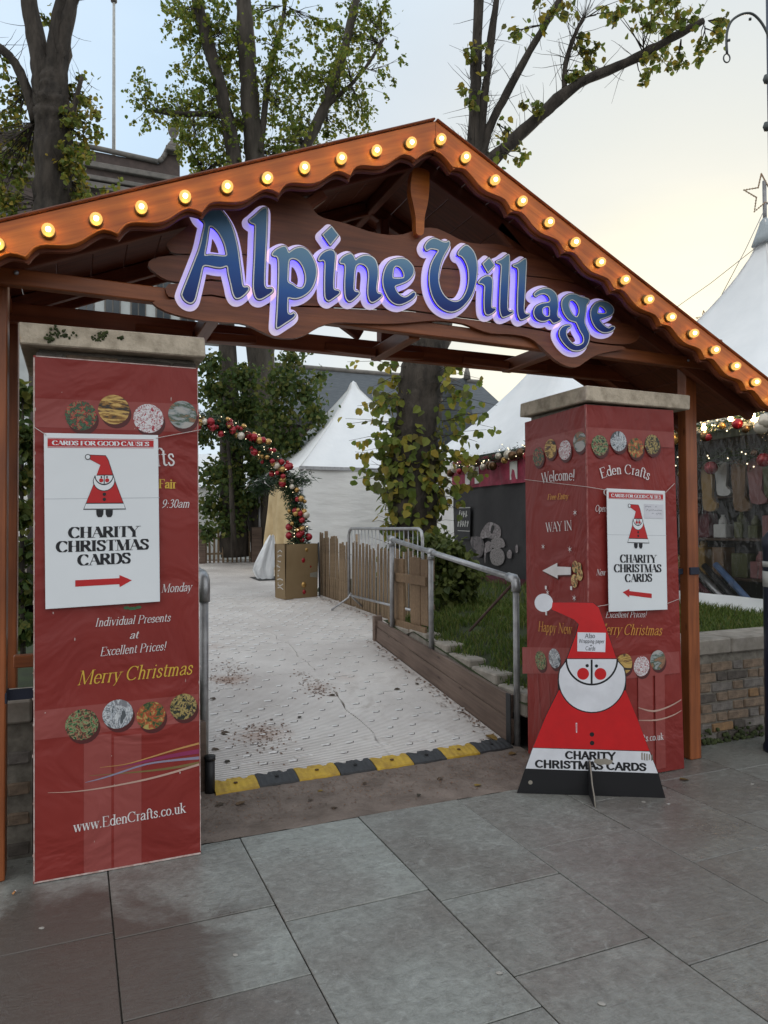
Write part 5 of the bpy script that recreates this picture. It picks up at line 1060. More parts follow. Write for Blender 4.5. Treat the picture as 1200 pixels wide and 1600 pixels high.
for s, p0, p1, cp in (('Also', (478, 376), (540, 374), .026), ('Wrapping paper', (441, 403), (596, 406), .022), ('+', (506, 428), (524, 428), .022), ('Cards', (482, 449), (542, 450), .024)): text(b, FC, s, Q(*p0), Q(*p1), cp, 'hand', 0, .0034)
b.obj('handwriting', INK, sb_)

# ================================================================== RAMP EDGE, BOARDS, RAILS
for cx_, cy_, n_ in ((412, 757, 420), (462, 748, 300)):
    c_ = dep(cx_, cy_, 11.4); sg = thing('fir_sprig', ('snow tipped fir sprig on the left of the bauble arch' if n_ > 400 else 'dark fir sprig between arch and pagoda tent'), 'fir sprig', c_); b = MB(); sn = MB()
    for k in range(n_):
        p = c_ + V((rnd.gauss(0, .11), rnd.gauss(0, .08), rnd.gauss(0, .06))); d = V((rnd.gauss(0, 1), rnd.gauss(0, 1), rnd.gauss(-.6, .7))).normalized(); w_ = d.orthogonal().normalized() * .012; (sn if k % 9 == 0 and p.z > c_.z else b).add([p - w_, p + w_, p + d * rnd.uniform(.08, .16)], [(0, 1, 2)])
    b.obj('needles', FIR, sg)['kind'] = 'stuff'; sn.add([c_, c_ + V((.01, 0, 0)), c_ + V((0, 0, .01))], [(0, 1, 2)]); sn.obj('snow_tips', WHITEINK, sg)['kind'] = 'stuff'
rr_ = thing('rubber_ramp_strip', 'yellow and black rubber ramp strip along the foot of the white mats', 'ramp edge', (1.84, 4.45, 0))
xb = [.775, 1.045, 1.300, 1.575, 1.825, 2.095, 2.345, 2.615, 2.90]
prof = [(0, .004), (.004, .014), (.09, .036), (.15, .040)]
for i in range(8):
    x0, x1 = xb[i] + .002, xb[i + 1] - .002; b = MB(); mm = YELLOW if i % 2 == 0 else RUBBER
    yf0, yf1 = 4.40 + .02 * (x0 - .77) + .014 * math.sin(i), 4.40 + .02 * (x1 - .77) + .014 * math.sin(i)
    nx = 14; vs = []
    for k in range(nx + 1):
        t = k / nx; x = x0 + (x1 - x0) * t; yf = yf0 + (yf1 - yf0) * t
        nt_ = .035 if .18 < t < .34 or .66 < t < .82 else 0
        for dy, z in prof: vs.append((x, yf + dy - (nt_ if dy > .1 else 0), z + (.0025 if k % 2 else 0) + .0))
        vs.append((x, yf + .15 - nt_, .0)); vs.append((x, yf, .0))
    m_ = 6
    fs = [(k * m_ + j, (k + 1) * m_ + j, (k + 1) * m_ + (j + 1) % m_, k * m_ + (j + 1) % m_) for k in range(nx) for j in range(m_)] + [tuple(range(m_ - 1, -1, -1)), tuple(nx * m_ + j for j in range(m_))]
    b.add(vs, fs); o = b.obj('rubber_segment', mm, rr_)
    MB().lathe(((x0 + x1) / 2, yf0 + .075, .0345), [(.013, 0), (.013, .0045), (.009, .005), (.008, .001)], 10).obj('bolt_hole', pmat('rusty_bolt', (.11, .06, .03), .8) if mm is YELLOW else BLACK, o)
bx = 2.925
kb = thing('timber_edge_board', 'weathered timber edging board running up the right side of the ramp', 'edging board', (bx, 5.8, .2))
z_ = lambda p: onX(*p, bx)
b = MB(); near_b, near_t, far_b, far_t = z_((797, 1160)), z_((797, 1086)), z_((590, 1000)), z_((590, 969))
def slabboard(y0, zb0, zt0, y1, zb1, zt1, x, th, nm, mat):
    u = V((0, y1 - y0, zb1 - zb0)); ln = u.length; u.normalize(); v = V((0, -u.z, u.y)); mw = Matrix(((0, 0, 1, x), (u.y, v.y, 0, y0), (u.z, v.z, 0, zb0), (0, 0, 0, 1)))
    bb = MB(); n = 16; rg = random.Random(int(zb0 * 999)); pr = []
    top0, top1 = (zt0 - zb0), (zt1 - zb1)
    for i in range(n + 1): t = i / n; pr.append((ln * t, (top0 + (top1 - top0) * t) * .985 + rg.uniform(-.006, .004)))
    prism(bb, [[(0, 0), (ln, 0)] + pr[::-1]], lambda a, c, h: (a, c, h), 0, th, 0, None, True); return bb.obj(nm, mat, kb, mw)
md0, md1 = near_b.z + .17, far_b.z + .135
slabboard(near_b.y, near_b.z - .01, md0, 7.06, far_b.z - .01, md1, bx - .01, .04, 'plank', W_GREY)
slabboard(near_b.y + .02, md0 + .004, near_t.z, 7.06, md1 + .004, far_t.z, bx, .036, 'plank', W_GREY)
MB().bbox((bx - .02, 4.50, .015), (bx - .012, 4.56, .38), .002).obj('rubber_flap', BLACK, kb)
MB().bbox((bx - .03, 7.062, .30), (bx + .06, 7.12, .66), .004).obj('end_post', W_GREY, kb)
# right handrail
hr = thing('handrail', 'galvanised tube handrail sloping down the right side of the ramp', 'handrail', (2.97, 4.6, 0))
rx = 2.965; nt_, mt_, ft_ = onX(806, 905, rx), onX(673, 862, rx), onX(612, 842, rx)
b = MB(); p0 = V((rx, nt_.y + .0, nt_.z)); p1 = V((rx, ft_.y + .05, ft_.z)); d = (p1 - p0).normalized()
b.tube([p0 + d * .05, p1 + d * .03], .024, 12); b.obj('top_rail', STEEL, hr)
b = MB(); b.tube([p0 + V((0, 0, -.09)), p0 + V((0, -.002, -.05)), p0 + V((0, .003, -.015)), p0 + V((0, .022, .004)), p0 + d * .055 + V((0, 0, 0)), p0 + d * .10], [.034, .034, .036, .036, .034, .034], 12); b.obj('elbow_fitting', STEEL, hr)
MB().tube([V((rx, p0.y, -.02)), p0 + V((0, 0, -.05))], .024, 12).obj('post', STEEL_OLD, hr)
for q, zb in ((mt_, lz(rx, mt_.y) - .15), (ft_, .35)):
    MB().tube([V((rx, q.y, zb)), V((rx, q.y, q.z - .015))], .024, 12).obj('post', STEEL_OLD, hr)
    bb = MB(); bb.tube([V((rx, q.y, q.z - .07)), V((rx, q.y, q.z - .02))], .031, 12); bb.tube([V((rx, q.y, q.z)) - d * .05, V((rx, q.y, q.z)) + d * .05], .031, 12); bb.obj('tee_fitting', STEEL, hr)
MB().bbox((rx + .02, p0.y - .01, p0.z - .16), (rx + .026, p0.y + .03, p0.z - .05), .001).obj('plate', RUST, hr)
e_ = onX(748, 987, 3.15); MB().tube([p0 + V((.0, .03, -.03)), V((3.12, 5.45, e_.z))], .012, 6).obj('brace', RUST, hr)
# left handrail, mostly hidden by the banner
hl = thing('handrail', 'grey tube handrail post peeping out behind the left banner', 'handrail', (.74, 4.75, 0))
lx = .735; t_ = onX(319, 905, lx); b = MB()
MB().tube([V((lx, t_.y, -.02)), V((lx, t_.y, t_.z - .05))], .026, 12).obj('post', STEEL_OLD, hl)
b.tube([V((lx, t_.y, t_.z - .14)), V((lx, t_.y, t_.z - .05)), V((lx, t_.y + .005, t_.z - .01)), V((lx, t_.y + .03, t_.z + .012)), V((lx, t_.y + .1, t_.z + .024))], .036, 12); b.obj('elbow_fitting', STEEL, hl)
MB().tube([V((lx, t_.y + .08, t_.z + .018)), V((lx, 7.0, t_.z + .34))], .024, 12).obj('top_rail', STEEL, hl)
b = MB(); b.tube([V((.752, 4.46, -.01)), V((.752, 4.46, .20))], .03, 10); b.tube([V((.752, 4.46, .20)), V((.752, 4.46, .225))], .034, 10); b.obj('rubber_sleeve', BLACK, hl)
MB().bbox((.70, 4.5, -.02), (.735, 7.0, .42), .004).obj('side_board', W_GREY, hl)

# scraps of pallet tied beside the rail
pa = thing('pallet_gate', 'piece of brown pallet tied between the handrail posts', 'pallet', (3.03, 6.3, .45))
px_ = 3.02
pq = lambda x, y: onX(x, y, px_)
for xa, xb_, ya, yb in ((616, 630, 870, 980), (641, 656, 870, 978), (657, 668, 872, 976)):
    a, c = pq(xa, (ya + yb) / 2), pq(xb_, (ya + yb) / 2); zt, zb = pq(xa, ya).z, pq(xa, yb).z
    MB().bbox((px_, min(a.y, c.y), zb), (px_ + .022, max(a.y, c.y), zt + rnd.uniform(-.02, .02)), .003).obj('slat', W_PALLET, pa)
for ya, yb in ((897, 911), (972, 987)):
    a, c = pq(610, ya), pq(668, ya); zt, zb = a.z, pq(610, yb).z; MB().bbox((px_ - .026, c.y, (zb + pq(668, yb).z) / 2), (px_ - .002, a.y, (zt + c.z) / 2), .003).obj('cross_rail', W_PALLET, pa)

# ---- picket fence
pf = thing('picket_fence', 'split chestnut paling fence along the right of the white path', 'fence', (3.62, 9.2, .45))
pick = [MB().bbox((-.011, -.02, 0), (.011, .02, 1.0), .006) for _ in range(5)]
rp_ = random.Random(11); pme = []
for m_ in pick:
    a, c = rp_.uniform(-.03, .03), rp_.uniform(-.02, .02)
    m_.v = [(x + a * z * .3 + .006 * math.sin(z * 5 + a * 99), y * rp_.uniform(.8, 1.1) + c * z, z) for x, y, z in m_.v]; pme.append(m_.mesh('picket', W_PICKET))
y = 7.2
while y < 11.2:
    x = 3.655 - max(0, (y - 8.8)) * .012 + .01 * math.sin(y * 2); hgt = rp_.uniform(.86, .95) + (.08 if y > 10.3 else 0)
    inst('picket', pme[rp_.randrange(5)], Matrix.Translation((x, y, rz(y) - .02)) @ Matrix.Rotation(rp_.uniform(-.03, .03), 4, 'X') @ Matrix.Diagonal((1, rp_.uniform(.8, 1.25), hgt, 1)), pf); y += rp_.uniform(.058, .078)
for z in (.28, .72): MB().tube([(3.672, 7.2, rz(7.2) + z), (3.665, 9, rz(9) + z), (3.645, 11.2, rz(11.2) + z)], .004, 5).obj('wire', RUST, pf)
for yy in (8.0, 9.7, 11.1): MB().tube([(3.72, yy, rz(yy) - .05), (3.72, yy, rz(yy) + 1.02)], .03, 8).obj('post', W_PICKET, pf)
# far fence across the left
pf2 = thing('picket_fence', 'far picket fence with broad posts crossing behind the path', 'fence', (3.4, 18.3, .7))
x = 1.6
while x < 4.5: inst('picket', pme[rp_.randrange(5)], Matrix.Translation((x, 18.4, rz(18.4))) @ Matrix.Rotation(R(90), 4, 'Z') @ Matrix.Diagonal((1.3, rp_.uniform(1.0, 1.5), rp_.uniform(.74, .84), 1)), pf2); x += rp_.uniform(.095, .12)
for z in (.2, .6): MB().box((1.6, 18.43, rz(18.4) + z), (4.6, 18.47, rz(18.4) + z + .05)).obj('cross_rail', W_PICKET, pf2)
for x, ww in ((2.75, .22), (4.12, .26)): MB().bbox((x, 18.2, rz(18) - .05), (x + ww, 18.36, rz(18) + .9), .01).obj('post', W_GREY, pf2)

# ---- crowd barrier
cb = thing('crowd_barrier', 'galvanised steel crowd barrier standing in front of the paling fence', 'barrier', (3.45, 8.2, .44))
A = onX(545, 850, 3.46); y0, y1 = A.y, A.y - 2.3; zb = rz(y0) + .20; zt = onX(552, 826, 3.46).z
fr_ = [(3.46, y0, zb - .02), (3.46, y0, zt - .10), (3.46, y0 - .03, zt - .03), (3.46, y0 - .10, zt), (3.46, y1 + .10, zt), (3.46, y1 + .03, zt - .03), (3.46, y1, zt - .10), (3.46, y1, zb - .02)]
MB().tube(fr_, .019, 10).obj('frame', STEEL, cb); MB().tube([(3.46, y0, zb), (3.46, y1, zb)], .016, 8).obj('bottom_rail', STEEL, cb)
barme = MB().tube([(0, 0, 0), (0, 0, 1)], .006, 6).mesh('bar', STEEL)
for k in range(1, 19): yy = y0 + (y1 - y0) * k / 19; inst('bar', barme, Matrix.Translation((3.46, yy, zb)) @ Matrix.Diagonal((1, 1, zt - zb, 1)), cb)
for yy in (y0 - .06, y1 + .06): MB().tube([(3.20, yy + .05, rz(yy) + .012), (3.43, yy, zb - .03), (3.46, yy, zb + .03), (3.49, yy, zb - .03), (3.62, yy - .02, rz(yy) + .05)], .014, 8).obj('foot', STEEL, cb)

# ---- cardboard box at the arch foot
bz = rz(10.9); c0, c1 = V((3.05, 10.68, bz)), V((3.60, 11.05, bz))
bxo = thing('cardboard_box', 'tall brown cardboard box wrapped round the foot of the bauble arch', 'box', (3.28, 10.9, bz))
L0, C0, R0 = onZ(430, 934, bz), onZ(446, 937, bz), onZ(496, 932, bz); hb = 85 / F_PX * 11.1
b = MB(); back = (R0 - C0); e4 = L0 + back * .95
def wallq(a, c, off=0):
    sh = V((0, 0, hb)); tap = .03
    b.add([a, c, c + sh + V((-.01, 0, 0)), a + sh + V((.02, 0, 0))], [(0, 1, 2, 3)])
wallq(L0, C0); wallq(C0, R0); wallq(R0, e4); wallq(e4, L0)
b.obj('box_wall', CARD, bxo)
b = MB(); g_ = Frame(L0, C0 - L0, (0, 0, 1)); wd0 = (C0 - L0).length
for k in range(9):
    yv = hb * (.86 - k * .085); pts = [(wd0 * rnd.uniform(.15, .3), yv + rnd.uniform(-.02, .02)), (wd0 * .5, yv + rnd.uniform(-.03, .03)), (wd0 * rnd.uniform(.7, .85), yv + rnd.uniform(-.02, .02))]
    flat(b, g_, [strokepoly(pts, .008)], .004); 
    if k % 2: flat(b, g_, [strokepoly([(wd0 * .3, yv - .03), (wd0 * .32, yv + .03)], .007)], .0045)
b.obj('chalk_marks', plain('white_chalk', (.5, .48, .45)), bxo)
g_ = Frame(C0, R0 - C0, (0, 0, 1)); b = MB(); wd1 = (R0 - C0).length
flat(b, g_, [[(wd1 * .06, hb * .90), (wd1 * .22, hb * .86), (wd1 * .34, hb * .89), (wd1 * .30, hb * .94), (wd1 * .12, hb * .955)]], .003); b.obj('torn_patch', plain('torn_card', (.42, .25, .10), .9), bxo)
b = MB(); flat(b, g_, [[(wd1 * .76, hb * .38), (wd1 * .99, hb * .36), (wd1 * .99, hb * .47), (wd1 * .76, hb * .45)]], .003); b.obj('tape', plain('grey_tape', (.26, .26, .22), .4), bxo)
MB().tube([R0 + V((.035, -.01, 0)), R0 + V((.02, 0, hb * 1.02))], .012, 6).obj('edge_strip', BLACK, bxo)

# ---- bauble arch
AY = 11.0; ac = onY(292, 832, AY); rad_x = onY(467, 830, AY).x - ac.x - .0; rad_z = onY(300, 657, AY).z - ac.z
arch = thing('bauble_arch', 'fir garland arch covered in red, gold and pearl baubles over the path', 'arch', (ac.x, AY, rz(AY)))
def archp(t):          # t 0..1 left foot to right foot
    zl = ac.z - rz(AY) - .1; per = math.pi * (rad_x + rad_z) / 2; tot = per + 2 * zl; s = t * tot
    if s < zl: return V((ac.x - rad_x, AY, rz(AY) + .1 + s))
    if s > zl + per: return V((ac.x + rad_x, AY, ac.z - (s - zl - per)))
    a = math.pi * (1 - (s - zl) / per); return V((ac.x + rad_x * math.cos(a), AY, ac.z + rad_z * math.sin(a)))
MB().tube([archp(i / 60) for i in range(61)], .03, 6).obj('frame', BLACK, arch)
b = MB(); fl = MB(); rg = random.Random(5)
for _ in range(17000):
    t = rg.random(); p = archp(t); a = rg.random() * 6.28; d = V((rg.gauss(0, 1), rg.gauss(0, 1), rg.gauss(0, 1))).normalized(); q = p + d * rg.uniform(.02, .17); w_ = d.orthogonal() * .011; e_ = q + (d + V((rg.gauss(0, .6), rg.gauss(0, .6), rg.gauss(0, .6)))).normalized() * rg.uniform(.035, .08)
    b.add([q - w_, q + w_, e_], [(0, 1, 2)])
o = b.obj('greenery', FIR, arch); o['kind'] = 'stuff'
for _ in range(190):
    t = rg.random(); d = V((rg.gauss(0, 1), rg.gauss(-.6, 1), rg.gauss(0, 1))).normalized(); fl.sphere(archp(t) + d * rg.uniform(.10, .19), .007, 5)
o = fl.obj('fairy_lights', FAIRY, arch); o['kind'] = 'stuff'
bme = [MB().sphere((0, 0, 0), 1, 12).mesh('bauble', m_) for m_ in (B_RED, B_GOLD, B_PEARL)]
for k in range(290):
    t = rg.random(); d = V((rg.gauss(0, 1), rg.gauss(-1.0, .7), rg.gauss(0, 1))).normalized(); r_ = rg.choice((.035, .042, .05, .06))
    inst('bauble', bme[rg.choice((0, 0, 0, 0, 1, 1, 2))] if r_ > .04 else bme[rg.choice((0, 1))], Matrix.Translation(archp(t) + d * rg.uniform(.12, .19)) @ Matrix.Scale(r_, 4), arch)

# ================================================================== MARQUEES AND STALLS
def pagoda_roof(cx, cy, half, ze, zp, pw=1.55, n=14, seg=6):
    b = MB(); vs = []; per = 4 * seg
    for k in range(n + 1):
        t = k / n; r = max(half * (1 - t) ** pw, .04); z = ze + (zp - ze) * t
        for s in range(4):
            c0 = ((-1, -1), (1, -1), (1, 1), (-1, 1))[s]; c1 = ((1, -1), (1, 1), (-1, 1), (-1, -1))[s]
            for q in range(seg):
                f = q / seg; x, y = c0[0] + (c1[0] - c0[0]) * f, c0[1] + (c1[1] - c0[1]) * f
                sag = -.06 * half * math.sin(math.pi * f) * (1 - t) * math.sin(math.pi * min(1, t * 1.4)) * .6
                vs.append((cx + x * r * (1 - .03 * math.sin(math.pi * f) * t), cy + y * r * (1 - .03 * math.sin(math.pi * f) * t), z + sag))
    b.add(vs, [(k * per + i, k * per + (i + 1) % per, (k + 1) * per + (i + 1) % per, (k + 1) * per + i) for k in range(n) for i in range(per)], 0, True)
    b.add([(cx, cy, zp + .05)] + vs[-per:], [(0, 1 + i, 1 + (i + 1) % per) for i in range(per)])
    return b
def wavy(p0, p1, z0, z1, amp=.02, wl=.5, nx=28, nz=6, phase=0, top_z=None):
    p0, p1 = V((p0[0], p0[1], 0)), V((p1[0], p1[1], 0)); d = p1 - p0; ln = d.length; nrm = V((d.y, -d.x, 0)).normalized(); b = MB()
    for j in range(nz + 1):
        for i in range(nx + 1):
            s, t = i / nx, j / nz; h = amp * (math.sin(s * ln / wl * 6.28 + phase + .5 * math.sin(3 * t)) * (.4 + .6 * (1 - t)) + .5 * math.sin(s * ln / wl * 2.3 + t * 4 + phase))
            p = p0 + d * s + nrm * h; b.v.append((p.x, p.y, z0 + (z1 - z0) * t))
    for j in range(nz):
        for i in range(nx): k = j * (nx + 1) + i; b.f.append((k, k + 1, k + nx + 2, k + nx + 1)); b.mi.append(0); b.sm.append(True)
    return b
def seams(cx, cy, half, ze, zp, pw, par):
    for sx, sy in ((-1, -1), (1, -1), (1, 1), (-1, 1)): MB().tube([(cx + sx * max(half * (1 - t) ** pw, .04), cy + sy * max(half * (1 - t) ** pw, .04), ze + (zp - ze) * t + .004) for t in [i / 12 for i in range(13)]], .010, 5).obj('seam', CANVAS_W, par)
def pole(x, y, z0, z1, par, r=.03): return MB().tube([(x, y, z0), (x, y, z1)], r, 8).obj('pole', STEEL_OLD, par)
# stall tent on the right, clear plastic front
TZ = 2.80
t2 = thing('stall_tent', 'pale peaked tent over the shop stall with clear plastic wall', 'tent', (8.4, 6.77, .7))
pagoda_roof(8.4, 6.77, 2.12, TZ, 5.62).obj('roof', CANVAS, t2)
b = MB(); b.lathe((8.4, 6.77, 5.30), [(.17, 0), (.12, .14), (.055, .32), (.03, .36)], 8); b.obj('peak_cap', pmat('grey_tent_cap', (.42, .47, .50), .6), t2); seams(8.4, 6.77, 2.12, TZ, 5.62, 1.55, t2)
for x, y in ((6.32, 4.69), (6.32, 8.85), (10.5, 4.69), (10.5, 8.85)): pole(x, y, .6, TZ, t2)
wavy((6.26, 8.9), (6.26, 4.66), TZ - .20, TZ + .01, .012, .5, 40, 2).obj('valance', CANVAS, t2)
pm, N_, L_, b_ = M_('clear_plastic_sheet')
b_.inputs['Base Color'].default_value = (1, 1, 1, 1); b_.inputs['Roughness'].default_value = .08
tr = N_.new('ShaderNodeBsdfTransparent'); gl = N_.new('ShaderNodeBsdfGlossy'); gl.inputs['Roughness'].default_value = .06; fr_n = N_.new('ShaderNodeFresnel'); fr_n.inputs['IOR'].default_value = 1.38
nz_ = N_.new('ShaderNodeTexNoise'); nz_.inputs['Scale'].default_value = 2.2; nz_.inputs['Distortion'].default_value = 1.5; tcn = N_.new('ShaderNodeTexCoord'); mpn = N_.new('ShaderNodeMapping'); mpn.inputs['Rotation'].default_value = (.7, 0, 0); mpn.inputs['Scale'].default_value = (1, 3.2, .8)
bpn = N_.new('ShaderNodeBump'); bpn.inputs['Strength'].default_value = .9; bpn.inputs['Distance'].default_value = .06
L_.new(tcn.outputs['Object'], mpn.inputs[0]); L_.new(mpn.outputs[0], nz_.inputs['Vector']); L_.new(nz_.outputs[0], bpn.inputs['Height']); L_.new(bpn.outputs[0], gl.inputs['Normal']); L_.new(bpn.outputs[0], fr_n.inputs['Normal'])
mz = N_.new('ShaderNodeMixShader'); mz.inputs[0].default_value = .02; df_ = N_.new('ShaderNodeBsdfDiffuse'); df_.inputs[0].default_value = (.6, .6, .58, 1); L_.new(tr.outputs[0], mz.inputs[1]); L_.new(df_.outputs[0], mz.inputs[2]); mxn = N_.new('ShaderNodeMixShader'); L_.new(fr_n.outputs[0], mxn.inputs[0]); L_.new(mz.outputs[0], mxn.inputs[1]); L_.new(gl.outputs[0], mxn.inputs[2]); L_.new(mxn.outputs[0], N_['Material Output'].inputs[0])
wavy((6.27, 8.85), (6.27, 4.69), .86, TZ - .19, .012, .9, 40, 10).obj('plastic_wall', pm, t2)
wavy((6.25, 8.9), (6.25, 4.66), .60, .865, .025, .6, 60, 5).obj('skirt', CANVAS, t2)
wavy((9.6, 4.69), (9.6, 8.85), .6, TZ, .01, .8).obj('back_wall', DARKWALL, t2)
wavy((6.32, 8.84), (9.6, 8.84), .6, TZ, .01, .8).obj('side_wall', DARKWALL, t2)
MB().box((6.4, 4.7, .66), (10.4, 8.8, .70)).obj('floor', DARKWALL, t2)
# shelves and goods behind the plastic
sh = thing('display_shelf', 'dark display shelving behind the clear plastic wall', 'shelf', (7.0, 6.2, .7)); WD = wood('dark_shelf_wood', (.09, .055, .035), (.05, .03, .02), .6, 0)
for z in (.98, 1.42, 1.90, 2.30): MB().bbox((6.75, 4.75, z), (7.2, 8.7, z + .03), .004).obj('shelf_board', WD, sh)
for y in (4.75, 5.75, 6.75, 7.75, 8.68): MB().bbox((7.16, y, .7), (7.2, y + .04, 2.6), .004).obj('upright', WD, sh)
MB().box((7.205, 4.75, .7), (7.22, 8.7, 2.65)).obj('back_panel', DARKWALL, sh)
GC = [plain('goods_%s' % n, c, .55) for n, c in (('maroon', (.11, .022, .03)), ('cream', (.24, .20, .15)), ('olive', (.075, .08, .03)), ('tan', (.16, .095, .05)), ('slate', (.035, .04, .055)), ('pink', (.22, .09, .09)), ('white', (.50, .50, .48)), ('gold', (.28, .17, .05)))]
GN = ['dark red', 'cream', 'olive green', 'tan', 'slate grey', 'pink', 'white', 'gold']
rg = random.Random(21); ORD = 'first second third fourth fifth sixth seventh eighth ninth tenth eleventh twelfth thirteenth fourteenth fifteenth sixteenth'.split()
y = 4.95; k = 0
while y < 7.6:                                  # stockings and scarves hung from the top shelf
    gi = rg.randrange(8); w_ = rg.uniform(.10, .19); h_ = rg.uniform(.35, .62); b = MB(); x = 6.72
    pr = [(-w_ / 2, 0), (w_ / 2, 0), (w_ / 2 * .8, -h_ * .7), (w_ / 2 + .05, -h_ * .85), (w_ / 2 + .02, -h_), (-w_ / 2 * .6, -h_ * .98), (-w_ / 2 * .85, -h_ * .6)]
    prism(b, [catmull(pr, 2)], Frame((x, y, 2.29), (0, -1, 0), (0, 0, 1)).at, -.02, .02, 0, None, True)
    o = b.obj('hanging_stocking', GC[gi]); tag(o, '%s knitted stocking behind the clear plastic, %s from the right end' % (GN[gi], ORD[k]), 'stocking', 'stockings hung in the stall'); y += w_ + rg.uniform(.02, .09); k += 1
for zs in (1.01, 1.45):
    y = 4.9; k = -1
    while y < 7.7:
        k += 1
        gi = rg.randrange(8); a, c, hh = rg.uniform(.10, .24), rg.uniform(.12, .2), rg.uniform(.12, .34); b = MB().bbox((6.8, y, zs), (6.8 + c, y + a, zs + hh), .01)
        if rg.random() < .5: b.lathe((6.8 + c / 2, y + a / 2, zs + hh), [(.05, 0), (.045, .05), (.02, .09), (.022, .11)], 10)
        o = b.obj('boxed_gift', GC[gi]); tag(o, '%s boxed gift on the %s shelf behind the plastic, %s from the right end' % (GN[gi], 'lower' if zs < 1.2 else 'middle', ORD[k]), 'gift', 'goods on the stall shelves'); y += a + rg.uniform(.03, .12)
RL = [('blue and white', plain('roll_blue', (.12, .20, .38), .35)), ('black', BLACK), ('silver', STEEL), ('dark red', GC[0]), ('grey', GC[4]), ('dusky pink', GC[5])]
for k, (nm, mt) in enumerate(RL):
    y0_ = 5.35 + k * .16; p0, p1 = V((6.42, y0_, .74)), V((6.55, y0_ + .62, 1.16 - .02 * k)); b = MB(); b.tube([p0, p1], .035, 10); b.tube([p1, p1 + (p1 - p0).normalized() * .01], .02, 8)
    tag(b.obj('paper_roll', mt), '%s paper roll slanting against the foot of the plastic wall' % nm, 'paper roll', 'slanting rolls behind the plastic')
# stall tent on the left of it, charcoal side
t1 = thing('stall_tent', 'pale peaked tent with charcoal stall wall, bauble garland and red valance', 'tent', (8.4, 11.0, .7))
pagoda_roof(8.4, 11.0, 2.12, TZ, 5.62).obj('roof', CANVAS, t1)
for x, y in ((6.32, 8.92), (6.30, 13.1), (10.5, 13.1)): pole(x, y, .6, TZ, t1)
wavy((6.29, 11.48), (6.29, 8.92), .60, 2.36, .018, .7, 40, 6).obj('charcoal_wall', DARKWALL, t1)
wavy((6.24, 11.48), (6.24, 8.92), 2.26, TZ - .04, .022, .32, 50, 4).obj('red_valance', PINK, t1)
wavy((6.28, 13.1), (6.28, 11.5), .60, TZ, .03, .8, 30, 8).obj('canvas_wall', CANVAS_W, t1); wavy((6.3, 13.1), (10.5, 13.1), .60, TZ, .03, .8, 30, 8).obj('canvas_wall', CANVAS_W, t1)
wavy((6.20, 11.48), (6.20, 8.92), .60, .80, .01, .5, 20, 2).obj('maroon_hem', MAROON, t1)
for yy, w_ in ((10.85, .16), (10.55, .13), (9.4, .2)): MB().box((6.228, yy, 2.32), (6.236, yy + w_, 2.60)).obj('white_panel', CANVAS_W, t1)
FN = Frame((6.262, 0, 0), (0, -1, 0), (0, 0, 1))
nb_ = thing('notice_board', 'black chalk notice board hung on the charcoal stall wall', 'notice', (6.27, 11.2, 1.4))
q = [FN.px(*p) for p in ((715, 842), (735, 843), (736, 793), (714, 794))]
b = MB(); prism(b, [q], FN.at, 0, .012, 0, None, True); b.obj('board', INK, nb_)
b = MB(); flat(b, FN, [strokepoly([FN.px(714.5, 793.5), FN.px(736, 793)], .008)], .0135); flat(b, FN, [strokepoly([FN.px(716, 829), FN.px(735, 830)], .006)], .0135); b.obj('frame_line', GC[6], nb_)
b = MB()
for (x0, yb_, n_) in ((718, 808, 4), (716.5, 823, 5)):
    for k in range(n_):
        x = x0 + k * 3.6; flat(b, FN, [strokepoly([FN.px(x, yb_), FN.px(x + rg.uniform(.6, 2), yb_ - 10 + rg.uniform(-1, 2))], .017)], .014); flat(b, FN, [strokepoly([FN.px(x, yb_ - rg.uniform(2, 8)), FN.px(x + 2.4, yb_ - rg.uniform(2, 8))], .012)], .0145)
b.obj('chalk_marks', GC[6], nb_)
mu = thing('stall_mural', 'grey printed picture of kitchenware on the charcoal stall wall', 'mural', (6.27, 9.8, 1.1))
C4 = lambda x, y: FN.px(700 + x / 10, 770 + y / 10)
MG = [picmat('mural_pale_grey', [(.20, .17, .175), (.32, .28, .285), (.14, .12, .125), (.38, .34, .35)], 8), picmat('mural_mid_grey', [(.10, .085, .09), (.17, .145, .15), (.07, .06, .065)], 6), plain('mural_dark', (.03, .027, .03), .6), picmat('mural_speckle', [(.10, .09, .09), (.42, .38, .38), (.14, .12, .12), (.36, .33, .33)], 40)]
for nm, pts, mi, h in (('printed_pot', [(610, 480), (660, 455), (760, 490), (815, 540), (830, 620), (810, 700), (700, 720), (600, 700), (520, 720), (510, 640), (560, 540)], 0, .003), ('printed_spout', [(690, 510), (730, 520), (720, 580), (690, 640), (668, 610)], 2, .006), ('printed_table', [(360, 690), (500, 690), (560, 760), (560, 900), (520, 1000), (450, 1000), (440, 900), (370, 840)], 1, .0035),
                       ('printed_cloth', [(580, 790), (680, 770), (690, 900), (600, 940), (590, 1080), (575, 1080)], 0, .006), ('printed_basket', [(680, 740), (760, 700), (850, 710), (890, 780), (880, 850), (700, 860)], 3, .0065), ('printed_plate', [(660, 960), (690, 890), (770, 855), (850, 890), (890, 980), (870, 1090), (790, 1140), (700, 1110), (668, 1040)], 3, .008), ('printed_figure', [(940, 910), (970, 890), (1000, 930), (990, 1020), (940, 1020), (920, 970)], 0, .0045), ('printed_edge', [(1060, 830), (1090, 810), (1095, 920), (1060, 930)], 0, .0045)):
    b = MB(); flat(b, FN, [catmull([C4(*p) for p in pts], 2)], h); b.obj(nm, MG[mi], mu)
